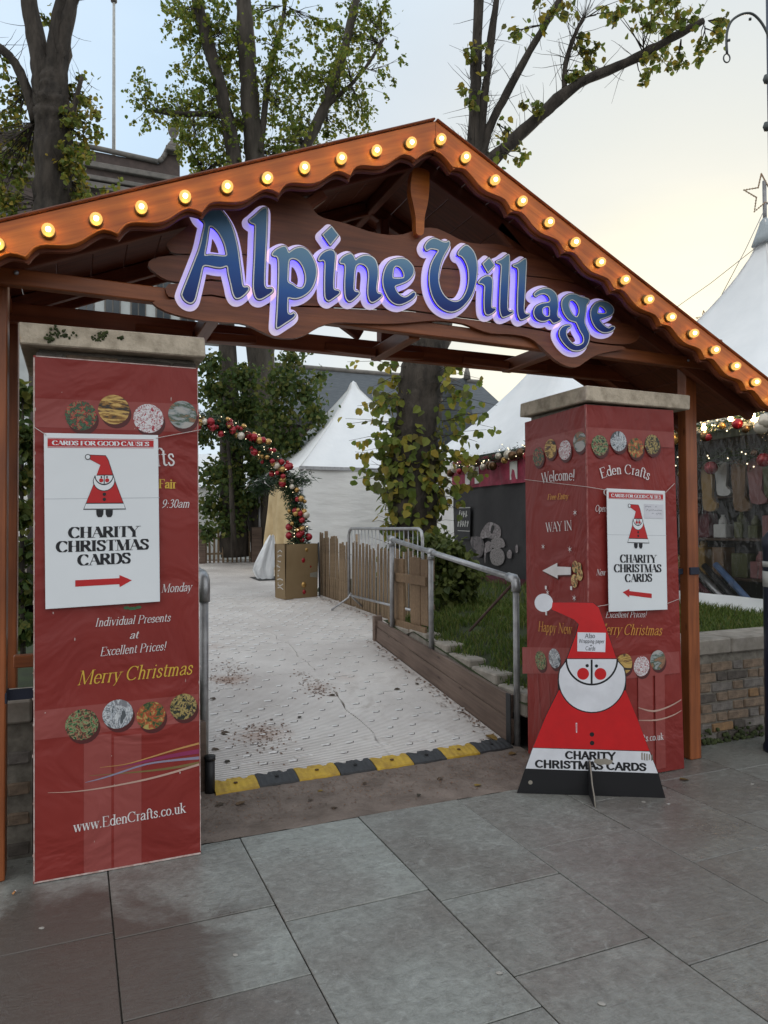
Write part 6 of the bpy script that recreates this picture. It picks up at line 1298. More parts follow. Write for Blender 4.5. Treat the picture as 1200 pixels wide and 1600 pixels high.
# garlands under both eaves
def garland(label, p0, p1, sag, seed, nb=26, lamps=()):
    rt = thing('garland', label, 'garland', p0); rg = random.Random(seed); p0, p1 = V(p0), V(p1); P = lambda t: p0.lerp(p1, t) + V((0, 0, -sag * abs(math.sin(t * math.pi * 3))))
    b = MB(); fl = MB()
    for _ in range(int(1500 * (p1 - p0).length / 2.5)):
        p = P(rg.random()) + V((rg.gauss(0, .03), 0, rg.gauss(0, .045))); d = V((rg.gauss(0, 1), rg.gauss(0, 1), rg.gauss(0, 1))).normalized(); w_ = d.orthogonal().normalized() * .007; b.add([p - w_, p + w_, p + d * rg.uniform(.05, .1)], [(0, 1, 2)])
    b.tube([P(i / 20) for i in range(21)], .012, 5)
    b.obj('greenery', FIR, rt)['kind'] = 'stuff'
    for _ in range(int(34 * (p1 - p0).length / 2.5)): fl.sphere(P(rg.random()) + V((rg.uniform(-.10, -.04), 0, rg.gauss(0, .06))), .008, 5)
    fl.obj('fairy_lights', FAIRY, rt)['kind'] = 'stuff'
    for k in range(nb): r_ = rg.choice((.04, .055, .075)); inst('bauble', rg.choice(gme), Matrix.Translation(P((k + rg.random()) / nb) + V((-.08, 0, rg.uniform(-.14, .02)))) @ Matrix.Scale(r_, 4), rt)
    for t in lamps: o_ = MB(); o_.sphere((0, 0, 0), .026, 10); o_.lathe((0, 0, .02), [(.014, 0), (.014, .03)], 8); inst('light_bulb', o_.mesh('light_bulb', LAMPCORE), Matrix.Translation(P(t) + V((-.1, 0, -.03))), rt)
    return rt
gme = [MB().sphere((0, 0, 0), 1, 12).mesh('bauble', m_) for m_ in (B_GOLD, B_RED, B_PEARL, B_BRONZE)]
garland('fir garland with pale baubles along the eave above the red valance', (6.18, 8.9, 2.76), (6.18, 11.35, 2.66), .04, 3, 16)
garland('fir garland with lit bulbs above the clear plastic stall wall', (6.20, 4.7, 2.72), (6.20, 6.6, 2.68), .05, 9, 14, (.20, .34, .52, .68))
garland('dark fir garland strung inside the stall, behind the plastic', (6.62, 4.8, 2.38), (6.62, 8.0, 2.34), .03, 12, 10)
# white pagoda behind the leafy trunk
t3 = thing('pagoda_tent', 'white pagoda tent standing behind the leafy tree', 'tent', (6.2, 16.4, .7)); e3 = 2.86
pagoda_roof(6.2, 16.4, 1.9, e3, 5.10, 1.13).obj('roof', CANVAS, t3); seams(6.2, 16.4, 1.9, e3, 5.10, 1.13, t3)
for x, y in ((4.33, 14.53), (8.05, 14.53), (4.33, 18.25)): pole(x, y, .5, e3, t3, .035)
wavy((4.33, 14.53), (8.05, 14.53), .5, e3, .035, .9, 40, 10).obj('canvas_wall', CANVAS_W, t3); wavy((4.30, 15.7), (4.30, 14.5), .5, e3, .03, .7, 16, 6).obj('canvas_wall', CANVAS_W, t3)
MB().box((4.28, 14.47, e3 - .06), (8.1, 14.52, e3 + .01)).obj('eave_rail', STEEL, t3)
cu = thing('tent_curtain', 'cream entrance curtain tied back at the side of the pagoda tent', 'curtain', (4.1, 15.6, .6))
wavy((4.10, 16.4), (4.24, 14.75), .58, 2.55, .11, .42, 48, 8, 1).obj('drape', CREAM, cu)
A_, B_, C_, D_ = dep(432, 835, 14.4), dep(404, 838, 14.9), dep(396, 878, 14.6), dep(404, 905, 14.3)
b = MB(); n = 12
ring = [(440, 835, 14.3), (425, 838, 14.2), (415, 850, 14.2), (404, 868, 14.3), (394, 886, 14.35), (400, 900, 14.3), (412, 906, 14.2), (424, 902, 14.1), (428, 885, 14.1), (426, 862, 14.2)]
q_ = [dep(*p) for p in ring]; cen = dep(414, 876, 13.95); 
rows = [(836, 421, 428), (846, 415, 429), (858, 409, 430), (870, 403, 430), (882, 397, 430), (890, 394, 429), (898, 398, 428), (906, 404, 427)]; nc = 16
for jj, (yy, xa, xb2) in enumerate(rows):
    for i in range(nc): a = 2 * math.pi * i / nc; fold = 1 + .9 * math.sin(i * 2.6 + jj * .25); b.v.append(tuple(dep((xa + xb2) / 2 + (xb2 - xa) / 2 * math.cos(a) + 1.2 * math.sin(i * 2.1 + jj * .8), yy + 1.5 * math.sin(i * 1.7), 14.15 - .16 * math.sin(a) * fold * (.4 + .1 * jj))))
for jj in range(len(rows) - 1):
    for i in range(nc): b.f.append((jj * nc + i, jj * nc + (i + 1) % nc, (jj + 1) * nc + (i + 1) % nc, (jj + 1) * nc + i)); b.mi.append(0); b.sm.append(True)
b.obj('tied_bundle', CANVAS, cu)
MB().bbox((3.2, 13.6, rz(14)), (4.2, 15.0, rz(14) + .012), .004).obj('door_mat', ASPH, cu)
# small peaked tent with its star, far right, and a long white marquee at the back
t4 = thing('pagoda_tent', 'far pale tent peak just above the roof edge on the right', 'tent', (13.4, 12.4, .7)); pagoda_roof(13.4, 12.4, 2.2, 2.9, 5.75).obj('roof', CANVAS, t4); wavy((11.2, 14.6), (11.2, 10.2), .6, 2.9).obj('canvas_wall', CANVAS_W, t4); wavy((11.2, 10.2), (15.6, 10.2), .6, 2.9).obj('canvas_wall', CANVAS_W, t4)
t5 = thing('marquee', 'long low white marquee behind the far picket fence', 'marquee', (3.0, 22, .7))
wavy((-3, 21), (9.5, 21), .6, 2.75, .04, 1.2, 60, 6).obj('canvas_wall', CANVAS_W, t5); MB().add([(-3, 20.9, 2.75), (9.5, 20.9, 2.75), (9.5, 24, 4.0), (-3, 24, 4.0), (9.5, 27, 2.75), (-3, 27, 2.75)], [(0, 1, 2, 3), (3, 2, 4, 5)]).obj('roof', CANVAS, t5)
# low wide canopy between pagoda and stall
t6 = thing('marquee', 'low white canopy between the pagoda and the charcoal stall', 'marquee', (9.5, 16, .7))
MB().add([(8.2, 14.8, 2.75), (12.6, 14.8, 2.75), (12.0, 17, 3.75), (8.8, 17, 3.75), (12.6, 19, 2.75), (8.2, 19, 2.75)], [(0, 1, 2, 3), (3, 2, 4, 5), (0, 3, 5), (1, 4, 2)]).obj('roof', CANVAS, t6); wavy((8.2, 14.8), (12.6, 14.8), .6, 2.75).obj('canvas_wall', CANVAS_W, t6)
def star(label, c, r, seed):
    rt = thing('star_light', label, 'star light', c); u = _r.copy(); u.z = 0; u.normalize(); pts = []
    for k in range(10):
        a = math.pi / 2 + .12 + k * math.pi / 5; rr = r if k % 2 == 0 else r * .42; pts.append(V(c) + u * rr * math.cos(a) + V((0, 0, rr * math.sin(a))))
    MB().tube(pts + [pts[0]], .010, 5).obj('star_outline', plain('copper_star_%d' % seed, (.30, .17, .10), .5), rt)
    b = MB()
    for i in range(10):
        for q in range(5): b.sphere(pts[i].lerp(pts[(i + 1) % 10], q / 5), .013, 5)
    b.obj('fairy_lights', plain('unlit_fairy_%d' % seed, (.5, .40, .26), .4), rt)['kind'] = 'stuff'
    return rt
s1 = star('star shaped light frame on the mast of the right stall tent', (8.38, 6.76, 5.98), .27, 1); MB().tube([(8.4, 6.77, 5.5), (8.4, 6.77, 6.16)], .025, 8).obj('mast', STEEL_OLD, s1)
q_ = dep(1101, 499, 15.7); s2 = star('small star light frame above the far tent peak', q_, .19, 2); MB().tube([q_ - V((0, 0, .5)), q_ + V((0, 0, .14))], .02, 6).obj('mast', STEEL_OLD, s2)
for k, (a, c) in enumerate(((V((8.38, 6.70, 5.85)), dep(1128, 460, 9.3)), (V((8.25, 6.65, 5.3)), dep(1040, 492, 11.5)))):
    tag(MB().tube([a, a.lerp(c, .5) + V((0, 0, -.03)), c], .005, 4).obj('guy_cable', STEEL_OLD), ('thin cable hanging from the star light down the tent side', 'long thin guy cable running from the tent peak behind the gable')[k], 'cable')

# ================================================================== BUILDINGS FAR BEHIND
bY = 38.0; pt = lambda x, y: onY(x, y, bY)
bb = thing('brick_building', 'dark brick building with curved parapet and stone bands far behind the left trees', 'building', (0, bY, 0))
xl, xr = -9.0, pt(281, 260).x; zt = pt(150, 236).z; zt2 = pt(246, 256).z
b = MB(); prof = [(xl, .5), (xr, .5), (xr, pt(281, 235).z), (pt(262, 235).x, pt(262, 237).z)]
prof += [(pt(x, y).x, pt(x, y).z) for x, y in ((258, 243), (253, 251), (247, 256))] + [(xl, zt + (zt - zt2) * .0 + .1)]
prism(b, [prof], Frame((0, bY, 0), (1, 0, 0), (0, 0, 1)).at, -9, 0, 0, None, True); b.obj('wall', FARBRICK, bb)
cop = [(xl, zt + .12), (pt(150, 236).x, zt + .1), (pt(247, 256).x, zt2 + .06), (pt(253, 251).x, pt(253, 251).z + .05), (pt(258, 243).x, pt(258, 243).z + .05), (pt(262, 235).x, pt(262, 236).z + .1)]
b = MB()
for a, c in zip(cop[:-1], cop[1:]): b.tube([(a[0], bY - .1, a[1]), (c[0], bY - .1, c[1])], .13, 6)
b.obj('parapet_coping', FARSTONE, bb)
b = MB(); c = pt(271, 232); b.bbox((c.x - .42, bY - .5, c.z - .35), (c.x + .42, bY + .4, c.z - .1), .04); b.lathe((c.x, bY - .05, c.z - .1), [(.36, 0), (.30, .25), (.16, .45), (.12, .6), (.26, .85), (.30, 1.05), (.22, 1.3), (.05, 1.42)], 10); b.obj('finial', FARSTONE, bb)
for y_, hh in ((264, .28), (284, .22), (296, .34)):
    z = pt(200, y_ + 5).z; MB().bbox((xl, bY - .25, z - hh / 2), (xr + .1, bY - .003, z + hh / 2), .03).obj('stone_band', FARSTONE, bb)
wz = pt(200, 480).z
for r_ in range(4):
    for k in range(7):
        x = xl + 1 + k * 2.05; z = wz - 1.0 + r_ * 3.0 - 3
        if x + 1.2 > xr or z < 1 or z + 1.9 > pt(200, 340).z: continue
        f = MB().bbox((x, bY - .06, z), (x + 1.2, bY - .002, z + 1.9), .02).obj('window', FARSTONE, bb); MB().box((x + .1, bY - .08, z + .1), (x + .57, bY - .062, z + 1.8)).obj('pane', FARGLASS, f); MB().box((x + .63, bY - .08, z + .1), (x + 1.1, bY - .062, z + 1.8)).obj('pane', FARGLASS, f)
fpx = pt(178, 240); fl_ = thing('flagpole', 'tall pale bare flagpole rising above the brick building', 'flagpole', (fpx.x, bY + 2, 10))
t_ = onY(178, 3, bY + 2); MB().tube([(fpx.x * (bY + 2) / bY, bY + 2, fpx.z - 2), (t_.x, bY + 2, t_.z)], [.10, .07], 8).obj('pole', pmat('pale_pole_paint', (.50, .50, .47), .5), fl_); MB().lathe((t_.x, bY + 2, t_.z), [(.06, -.05), (.16, 0), (.16, .12), (.03, .2)], 8).obj('cap', FARSTONE, fl_)
# pale building with windows glimpsed between beam and pier
pb = thing('rendered_building', 'pale rendered building with tall windows glimpsed under the left beam', 'building', (0, 30, 0))
a, c = onY(150, 500, 30), onY(262, 430, 30); MB().bbox((a.x - 6, 30, .5), (c.x + .6, 36, c.z + 1.0), .05).obj('wall', PALEWALL, pb)
for k in range(7):
    x = a.x - 1.6 + k * .95; f = MB().bbox((x, 29.95, a.z - .6), (x + .6, 29.998, c.z + .3), .02).obj('window', FARSTONE, pb)
    for q in range(2): MB().box((x + .06 + .27 * q, 29.93, a.z - .5), (x + .28 + .27 * q, 29.948, c.z + .2)).obj('pane', FARGLASS, f)
# church with slate roof
cY = 36.0; ct = lambda x, y: onY(x, y, cY)
ch = thing('church', 'long slate roofed church with twin gables behind the white pagoda', 'church', (10, cY, 0))
r0, r1 = ct(478, 576), ct(668, 597); e0, e1 = onY(470, 652, cY - 5), onY(700, 652, cY - 5)
x0, x1 = r0.x - 3, ct(700, 600).x; rzv = r0.z
MB().add([(x0, cY - 5, e0.z), (x1 + 2, cY - 5, e0.z), (x1 + 2, cY, rzv), (x0, cY, rzv), (x1 + 2, cY + 5, e0.z), (x0, cY + 5, e0.z)], [(0, 1, 2, 3), (3, 2, 4, 5)]).obj('roof', SLATE, ch)
MB().tube([(x0, cY, rzv + .05), (x1 + 2, cY, rzv + .05)], .14, 6).obj('ridge', FARSTONE, ch)
MB().box((x0 + .3, cY - 4.6, .5), (x1 + 1.7, cY + 4.6, e0.z - .02)).obj('wall', FARBRICK, ch); MB().box((x0, cY - 5.1, e0.z - .35), (x1 + 2, cY - 4.9, e0.z - .02)).obj('gutter', BLACK, ch)
for gx0, gxm, gx1, gy, yy in ((672, 693, 716, 595, cY - 6), (714, 729, 739, 588, cY - 7)):
    A_, P_, B_ = onY(gx0, 652, yy), onY(gxm, gy, yy), onY(gx1, 652, yy); b = MB(); prism(b, [[(A_.x, .5), (B_.x, .5), (B_.x, A_.z), (P_.x, P_.z), (A_.x, A_.z)]], Frame((0, yy, 0), (1, 0, 0), (0, 0, 1)).at, -3, 0, 0, None, True); b.obj('gable', SLATE, ch)
    b = MB(); b.lathe((P_.x, yy - .05, P_.z - .15), [(.18, 0), (.14, .3), (.05, .6)], 6); b.obj('finial', FARSTONE, ch)

# ================================================================== BLUE LAMP COLUMN AT THE RIGHT EDGE
lp = thing('lamp_post', 'dark blue lamp column with curled hook at the right edge', 'lamp post', (4.575, 3.62, 0))
LX, LY = 4.60, 3.62
b = MB(); b.lathe((LX, LY, 0), [(.135, 0), (.135, .03), (.122, .06), (.118, 1.42), (.124, 1.44), (.124, 1.50), (.062, 1.58), (.050, 2.1)], 18); b.lathe((LX, LY, 2.1), [(.050, 0), (.045, 1.2), (.040, 3.6)], 14); b.obj('column', NAVY, lp)
MB().lathe((LX, LY, 1.16), [(.1205, 0), (.1205, .11)], 18).obj('sticker', GC[6], lp); MB().lathe((LX, LY, 1.30), [(.1205, 0), (.1205, .04)], 18).obj('sticker', GC[6], lp)
hk = [dep(x, y, 5.0) for x, y in ((1136, 84), (1135, 62), (1137, 46), (1143, 33), (1153, 25), (1164, 21), (1176, 22), (1188, 33), (1198, 50), (1206, 72))]
top_ = hk[-1]; b = MB(); b.tube(catmull(hk, 3, False) + [V((LX, LY, top_.z - .25))], .0085, 8); b.obj('hook_arm', IRON, lp)
rc = dep(1135.5, 91, 5.0); b = MB(); b.tube([rc + (_r * math.cos(a) * .022 + V((0, 0, math.sin(a) * .030))) for a in [i * math.pi / 8 for i in range(17)]], .005, 6); b.obj('ring', IRON, lp)
for x, y in ((1139, 63), (1172, 30)): MB().sphere(dep(x, y, 4.99), .012, 6).obj('stud', IRON, lp)
for y in (124, 198): p = dep(1197, y, 5.0); MB().lathe(p, [(.012, -.03), (.022, 0), (.012, .03)], 8).obj('bracket', IRON, lp)

# ================================================================== TREES AND SHRUBS
def leaf_shape(b, p, n, t, s):          # heart-ish folded leaf: six points
    n = n.normalized(); t = (t - n * t.dot(n)); t = t.normalized() if t.length > 1e-4 else n.orthogonal().normalized(); c = n.cross(t)
    f = n * s * .12
    b.add([p, p + c * s * .42 + t * s * .22 + f, p + c * s * .36 + t * s * .62 + f, p + t * s, p - c * s * .36 + t * s * .62 + f, p - c * s * .42 + t * s * .22 + f], [(0, 1, 2, 3), (0, 3, 4, 5)])
def limb(b, pts, rads, rg, n=9, k=4, rough=.10):
    c = catmull([tuple(p) + (r,) for p, r in zip(pts, rads)], k, False); b.tube([q[:3] for q in c], [max(q[3] * (1 + rg.uniform(-rough, rough) * .5), .004) for q in c], n, 0, True, rough, rg)
    return [V(q[:3]) for q in c]
def rdir(rg, up=0): return V((rg.gauss(0, 1), rg.gauss(0, 1), rg.gauss(0, 1) + up)).normalized()
def leafy_twig(tb, lbm, p, d, ln, rg, ls, nl, r=.006, droop=.15):
    q = p.copy(); pts = [q.copy()]; dd = d.copy(); m = 4
    for i in range(m): dd = (dd + rdir(rg) * .25 + V((0, 0, -droop))).normalized(); q = q + dd * ln / m; pts.append(q.copy())
    tb.tube(pts, [r, r * .8, r * .6, r * .4, r * .2], 3, 0, False, smooth=False)
    for _ in range(nl):
        t = rg.uniform(.15, 1) * m; i = min(int(t), m - 1); pp = pts[i].lerp(pts[i + 1], t - i) + rdir(rg) * ls * .5; leaf_shape(lbm, pp, rdir(rg), V((rg.gauss(0, .6), rg.gauss(0, .6), -1)), ls * rg.uniform(.65, 1.2))
def tree(label, base, trunk, limbs, D, bark, leafm, clumps, seed, ls=.10, lk=.8, group=None, bare=0, dens=1.0):
    rg = random.Random(seed); rt = thing('lime_tree', label, 'tree', base, group); lines = []
    b = MB(); lines.append(limb(b, [q[0] for q in trunk], [q[1] for q in trunk], rg, 18, 8, .13)); b.obj('trunk', bark, rt)
    for lm in limbs: b = MB(); lines.append(limb(b, [q[0] for q in lm], [q[1] * lk for q in lm], rg, 9, 5, .16)); b.obj('limb', bark, rt)
    tb, lb_ = MB(), MB()
    for cx, cy, rp, cnt in clumps:
        cnt = int(cnt * dens); c = dep(cx, cy, D + rg.uniform(-.6, .6) * D * .06); rr = rp * D / F_PX; allp = [p for l in lines[1:] for p in l] or lines[0]
        near = min(allp, key=lambda p: (p - c).length)
        for _ in range(max(3, cnt // 12)):
            tgt = c + V((rg.gauss(0, .5), rg.gauss(0, .5), rg.gauss(0, .5))) * rr; st = near.lerp(c, rg.uniform(.0, .5)); d = (tgt - st); ln = d.length
            tb.tube([st, st.lerp(tgt, .5) + rdir(rg) * ln * .08, tgt], [.012, .008, .004], 3, 0, False, smooth=False)
            leafy_twig(tb, lb_, tgt, (d.normalized() + rdir(rg) * .8).normalized(), rr * rg.uniform(.4, .8), rg, ls, 12)
        for _ in range(cnt // 3): leaf_shape(lb_, c + V((rg.gauss(0, .45), rg.gauss(0, .45), rg.gauss(0, .45))) * rr, rdir(rg), V((rg.gauss(0, .6), rg.gauss(0, .6), -1)), ls * rg.uniform(.6, 1.2))
    for _ in range(bare):
        l = rg.choice(lines[1:] or lines); p = rg.choice(l); d = rdir(rg, .9); q = p.copy(); pts = [q]
        for i in range(4): d = (d + rdir(rg) * .2 + V((0, 0, .06))).normalized(); q = q + d * rg.uniform(.06, .2); pts.append(q)
        tb.tube(pts, [.007, .005, .004, .003, .002], 3, 0, False, smooth=False)
    tb.obj('twigs', bark, rt)['kind'] = 'stuff'; o = lb_.obj('crown', leafm, rt); o['kind'] = 'stuff'
    return rt, lines, rg
W = lambda x, y, D, r: (dep(x, y, D), r)
# left big tree
D = 12.0
tree('big dark tree trunk forking at the top left of the gable', dep(80, 880, D), [W(78, 900, D, .36), W(80, 500, D, .32), W(80, 330, D, .275), W(82, 220, D, .27), W(82, 165, D, .275), W(81, 125, D, .20), W(80, 80, D, .05)],
     [[W(74, 185, D, .24), W(68, 120, D, .215), W(52, 40, D, .17), W(42, -40, D, .14), W(36, -120, D, .1)], [W(84, 185, D, .24), W(86, 110, D, .20), W(92, 40, D, .16), W(104, -20, D, .14), W(112, -120, D, .11)], [W(88, 185, D, .22), W(93, 110, D, .18), W(104, 40, D, .13), W(118, -20, D, .11), W(130, -90, D, .08)], [W(58, 190, D, .12), W(30, 110, D, .085), W(4, 78, D, .07), W(-40, 50, D, .05)], [W(104, 320, D, .09), W(110, 200, D, .06), W(128, 120, D, .04)]],
     D, BARK, LEAF_B, [(128, 150, 26, 130), (120, 200, 24, 150), (112, 250, 22, 170), (122, 300, 34, 260), (140, 318, 26, 140), (20, 170, 32, 130), (30, 220, 30, 140), (18, 262, 34, 170), (22, 312, 30, 150), (40, 140, 22, 60), (-20, 240, 40, 120), (70, 30, 18, 30), (145, 180, 18, 40), (8, 100, 20, 30), (60, 250, 20, 40)], 31, .085, bare=90, dens=1.5, lk=.85)
# two mid trees beyond the far fence
D = 19.0
tree('tall lime tree with two grey stems above the left half of the gable', dep(412, 850, D), [W(418, 870, D, .46), W(413, 700, D, .40), W(408, 560, D, .37), W(404, 400, D, .30), W(400, 270, D, .26), W(392, 170, D, .235), W(386, 90, D, .225), W(378, -40, D, .20)],
     [[W(404, 380, D, .2), W(440, 300, D, .18), W(480, 225, D, .17), W(510, 160, D, .16), W(540, 70, D, .14), W(560, -20, D, .11)], [W(400, 300, D, .12), W(420, 120, D, .09), W(440, 40, D, .07), W(450, -30, D, .05)], [W(395, 200, D, .1), W(340, 180, D, .10), W(280, 178, D, .08), W(228, 172, D, .05)], [W(505, 170, D, .09), W(560, 120, D, .06), W(600, 60, D, .04)]],
     D, BARK2, LEAF_A, [(250, 170, 34, 240), (290, 160, 30, 200), (225, 150, 26, 110), (330, 200, 40, 320), (425, 110, 36, 300), (440, 160, 34, 260), (432, 60, 30, 200), (470, 200, 34, 260), (505, 130, 34, 300), (545, 110, 34, 280), (560, 165, 32, 220), (530, 60, 30, 220), (575, 60, 34, 240), (590, 25, 28, 180), (600, 110, 20, 60), (480, 120, 26, 120), (455, 215, 34, 260), (430, 240, 30, 220), (400, 20, 26, 90), (520, 200, 26, 150), (490, 40, 26, 110), (560, 15, 26, 130), (300, 225, 26, 120), (455, 20, 22, 70), (365, 190, 24, 120)], 32, .095, dens=1.5, bare=60)
tree('slimmer lime tree with a thin dark stem left of the grey stems', dep(366, 850, D - .5), [W(367, 870, D - .5, .36), W(362, 720, D - .5, .30), W(356, 560, D - .5, .22), W(354, 400, D - .5, .2), W(366, 262, D - .5, .18), W(345, 140, D - .5, .16), W(318, 40, D - .5, .14), W(296, -40, D - .5, .11)],
     [[W(352, 180, D, .1), W(332, 110, D, .09), W(300, 10, D, .07)], [W(356, 400, D, .1), W(330, 300, D, .08), W(300, 240, D, .05)]],
     D, BARK, LEAF_A, [(300, 20, 36, 300), (275, 15, 26, 140), (320, 70, 32, 260), (345, 40, 28, 180), (355, 100, 28, 220), (315, 130, 28, 190), (350, 245, 30, 230), (320, 250, 28, 170), (300, 100, 20, 70), (370, 60, 24, 130), (330, 160, 26, 130), (290, 205, 24, 100), (365, 150, 24, 120)], 33, .095, dens=1.5, bare=40)
# low dense foliage under the beam, at the feet of those trees
def bush(name, label, cat, clumps, D, leafm, seed, ls, stems, base, bark=BARK, spread=.45, dj=.5):
    rg = random.Random(seed); rt = thing(name, label, cat, base); tb, lb_ = MB(), MB()
    for s in stems: limb(tb, [q[0] for q in s], [q[1] for q in s], rg, 6, 3)
    for cx, cy, rp, cnt in clumps:
        c = dep(cx, cy, D + rg.uniform(-dj, dj)); rr = rp * D / F_PX
        for _ in range(cnt): leaf_shape(lb_, c + V((rg.gauss(0, spread), rg.gauss(0, spread), rg.gauss(0, spread))) * rr, rdir(rg, .3), V((rg.gauss(0, .7), rg.gauss(0, .7), -.7)), ls * rg.uniform(.6, 1.25))
        for _ in range(cnt // 25): d = rdir(rg, .4); tb.tube([c, c + d * rr * .7], [.008, .003], 3, 0, False, smooth=False)
    tb.obj('stem', bark, rt); o = lb_.obj('foliage', leafm, rt); o['kind'] = 'stuff'; return rt
bush('hanging_foliage', 'dense dark leaves hanging round the trunks under the left beam', 'foliage', [(330, 570, 22, 260), (335, 610, 26, 420), (345, 650, 26, 420), (380, 590, 26, 420), (385, 640, 30, 520), (440, 600, 30, 420), (455, 560, 26, 220), (430, 650, 32, 520), (480, 610, 28, 260), (490, 650, 24, 220), (455, 690, 28, 380), (380, 690, 30, 460), (335, 740, 26, 400), (360, 740, 28, 420), (330, 790, 24, 320), (380, 780, 28, 420), (400, 730, 26, 330), (420, 700, 26, 360), (360, 815, 22, 260), (325, 830, 16, 130), (500, 590, 18, 70), (320, 680, 18, 160)], 17.6, LEAF_D, 41, .12,
     [[W(366, 870, 17.6, .08), W(360, 740, 17.6, .05), W(350, 620, 17.6, .03)]], dep(366, 860, 17.6), dj=.9)
# leafy trunk in the middle
D = 11.2
rt, lines, rg = tree('stout lime trunk clothed in large yellowing leaves behind the barrier', dep(648, 905, D), [W(645, 930, D, .40), W(646, 850, D, .36), W(645, 760, D, .37), W(648, 700, D, .345), W(655, 620, D, .34), W(668, 540, D, .31), W(700, 400, D, .25), W(730, 300, D, .21), W(744, 250, D, .19)],
     [[W(738, 270, D, .19), W(741, 180, D, .145), W(744, 90, D, .125), W(750, -60, D, .11)], [W(745, 250, D, .14), W(756, 160, D, .10), W(768, 60, D, .09), W(782, -50, D, .07)], [W(750, 255, D, .14), W(765, 200, D, .10), W(800, 130, D, .09), W(845, 50, D, .085), W(880, -10, D, .075), W(910, -70, D, .06)],
      [W(755, 262, D, .18), W(800, 222, D, .155), W(850, 175, D, .145), W(905, 130, D, .125), W(980, 98, D, .105), W(1040, 65, D, .10), W(1098, 33, D, .085)], [W(882, 140, D, .07), W(884, 100, D, .06), W(898, 55, D, .05), W(912, 28, D, .035)]],
     D, BARK, LEAF_B, [(770, 240, 22, 26), (800, 230, 26, 24), (790, 205, 20, 18), (740, 70, 20, 14), (870, 30, 24, 20), (900, 110, 16, 12), (905, 70, 18, 18), (920, 90, 16, 14), (1000, 30, 26, 50), (1040, 40, 24, 60), (1070, 20, 24, 54), (1110, 60, 22, 34), (1128, 30, 18, 22), (1030, 90, 20, 20), (950, 15, 24, 24), (1060, 85, 16, 12), (835, 170, 16, 8), (810, 50, 20, 14), (850, 20, 20, 14), (1010, 110, 16, 8), (745, 130, 22, 10)], 34, .105, bare=260, lk=.66, dens=1.5)
lms = [MB() for _ in range(4)]; lme = []
for i, m_ in enumerate(lms): leaf_shape(m_, V((0, 0, 0)), V((.1 * i - .1, .2, 1)), V((1, .1 * i, 0)), 1.0); lme.append(m_.mesh('leaf', LEAF_B))
def put_leaf(p, n, t, s):
    n = n.normalized(); t = (t - n * t.dot(n)).normalized(); c = n.cross(t); mw = Matrix(((t.x * s, c.x * s, n.x * s, p.x), (t.y * s, c.y * s, n.y * s, p.y), (t.z * s, c.z * s, n.z * s, p.z), (0, 0, 0, 1))); return inst('leaf', lme[rg.randrange(4)], mw, rt)
tw = MB(); cnt = 0; trunk = lines[0]
sprays = [(610, 635, 585, 640), (620, 690, 560, 690), (625, 660, 545, 662), (625, 720, 555, 706), (620, 760, 575, 760), (630, 590, 590, 600), (690, 640, 740, 650), (690, 600, 735, 610), (690, 680, 745, 690), (690, 700, 735, 735), (690, 660, 755, 645), (680, 740, 715, 765), (685, 760, 700, 790), (640, 560, 600, 570), (690, 560, 730, 585), (620, 780, 598, 770), (690, 720, 740, 715), (620, 620, 575, 615)]
for x0, y0_, x1, y1_ in sprays:
    a, c = dep(x0, y0_, D - .25), dep(x1, y1_, D - .25 + rg.uniform(-.3, .3)); mid = a.lerp(c, .5) + V((0, 0, .04)); tw.tube([a, mid, c], [.008, .006, .003], 4, 0, False)
    for k in range(8):
        if cnt >= 290: break
        t = rg.uniform(.15, 1.05); p = (a.lerp(mid, t * 2) if t < .5 else mid.lerp(c, t * 2 - 1)) + rdir(rg) * .06; put_leaf(p, -_f + rdir(rg) * .9, V((rg.gauss(0, .5), rg.gauss(0, .5), -1)), rg.uniform(.10, .17)); cnt += 1
while cnt < 290:
    i = rg.randrange(6, 26) if len(trunk) > 26 else rg.randrange(len(trunk) - 1); p = trunk[i].lerp(trunk[i + 1], rg.random()); a = rg.uniform(-1.5, 1.5); d = (-_f * math.cos(a) + _r * math.sin(a)); d.z = 0
    put_leaf(p + d * rg.uniform(.36, .46), d + rdir(rg) * .6 + V((0, 0, .3)), V((rg.gauss(0, .5), rg.gauss(0, .5), -1)), rg.uniform(.10, .18)); cnt += 1
lt2 = MB()
for _ in range(62):
    x0, y0_ = rg.uniform(632, 682), rg.uniform(565, 800); s_ = rg.choice((-1, -1, 1, 1)); ln_ = rg.uniform(35, 105); a = dep(x0, y0_, D - .2); c = dep(x0 + s_ * ln_, y0_ + rg.uniform(-25, 22), D + rg.uniform(-.6, .3)); mid = a.lerp(c, .5) + V((0, 0, .06)); tw.tube([a, mid, c], [.007, .005, .003], 3, 0, False)
    for k in range(6): t = rg.uniform(.3, 1.08); leaf_shape(lt2, (a.lerp(mid, t * 2) if t < .5 else mid.lerp(c, t * 2 - 1)) + rdir(rg) * .05, -_f + rdir(rg) * .9, V((rg.gauss(0, .5), rg.gauss(0, .5), -1)), rg.uniform(.08, .15))
for _ in range(260):
    i = rg.randrange(4, 30) if len(trunk) > 31 else rg.randrange(len(trunk) - 1); p = trunk[i].lerp(trunk[i + 1], rg.random()); a = rg.uniform(-2.2, 2.2); d = (-_f * math.cos(a) + _r * math.sin(a)); d.z = 0; leaf_shape(lt2, p + d * rg.uniform(.37, .55), d + rdir(rg) * .7 + V((0, 0, .3)), V((rg.gauss(0, .5), rg.gauss(0, .5), -1)), rg.uniform(.09, .16))
lt2.obj('trunk_leaves', LEAF_B, rt)['kind'] = 'stuff'
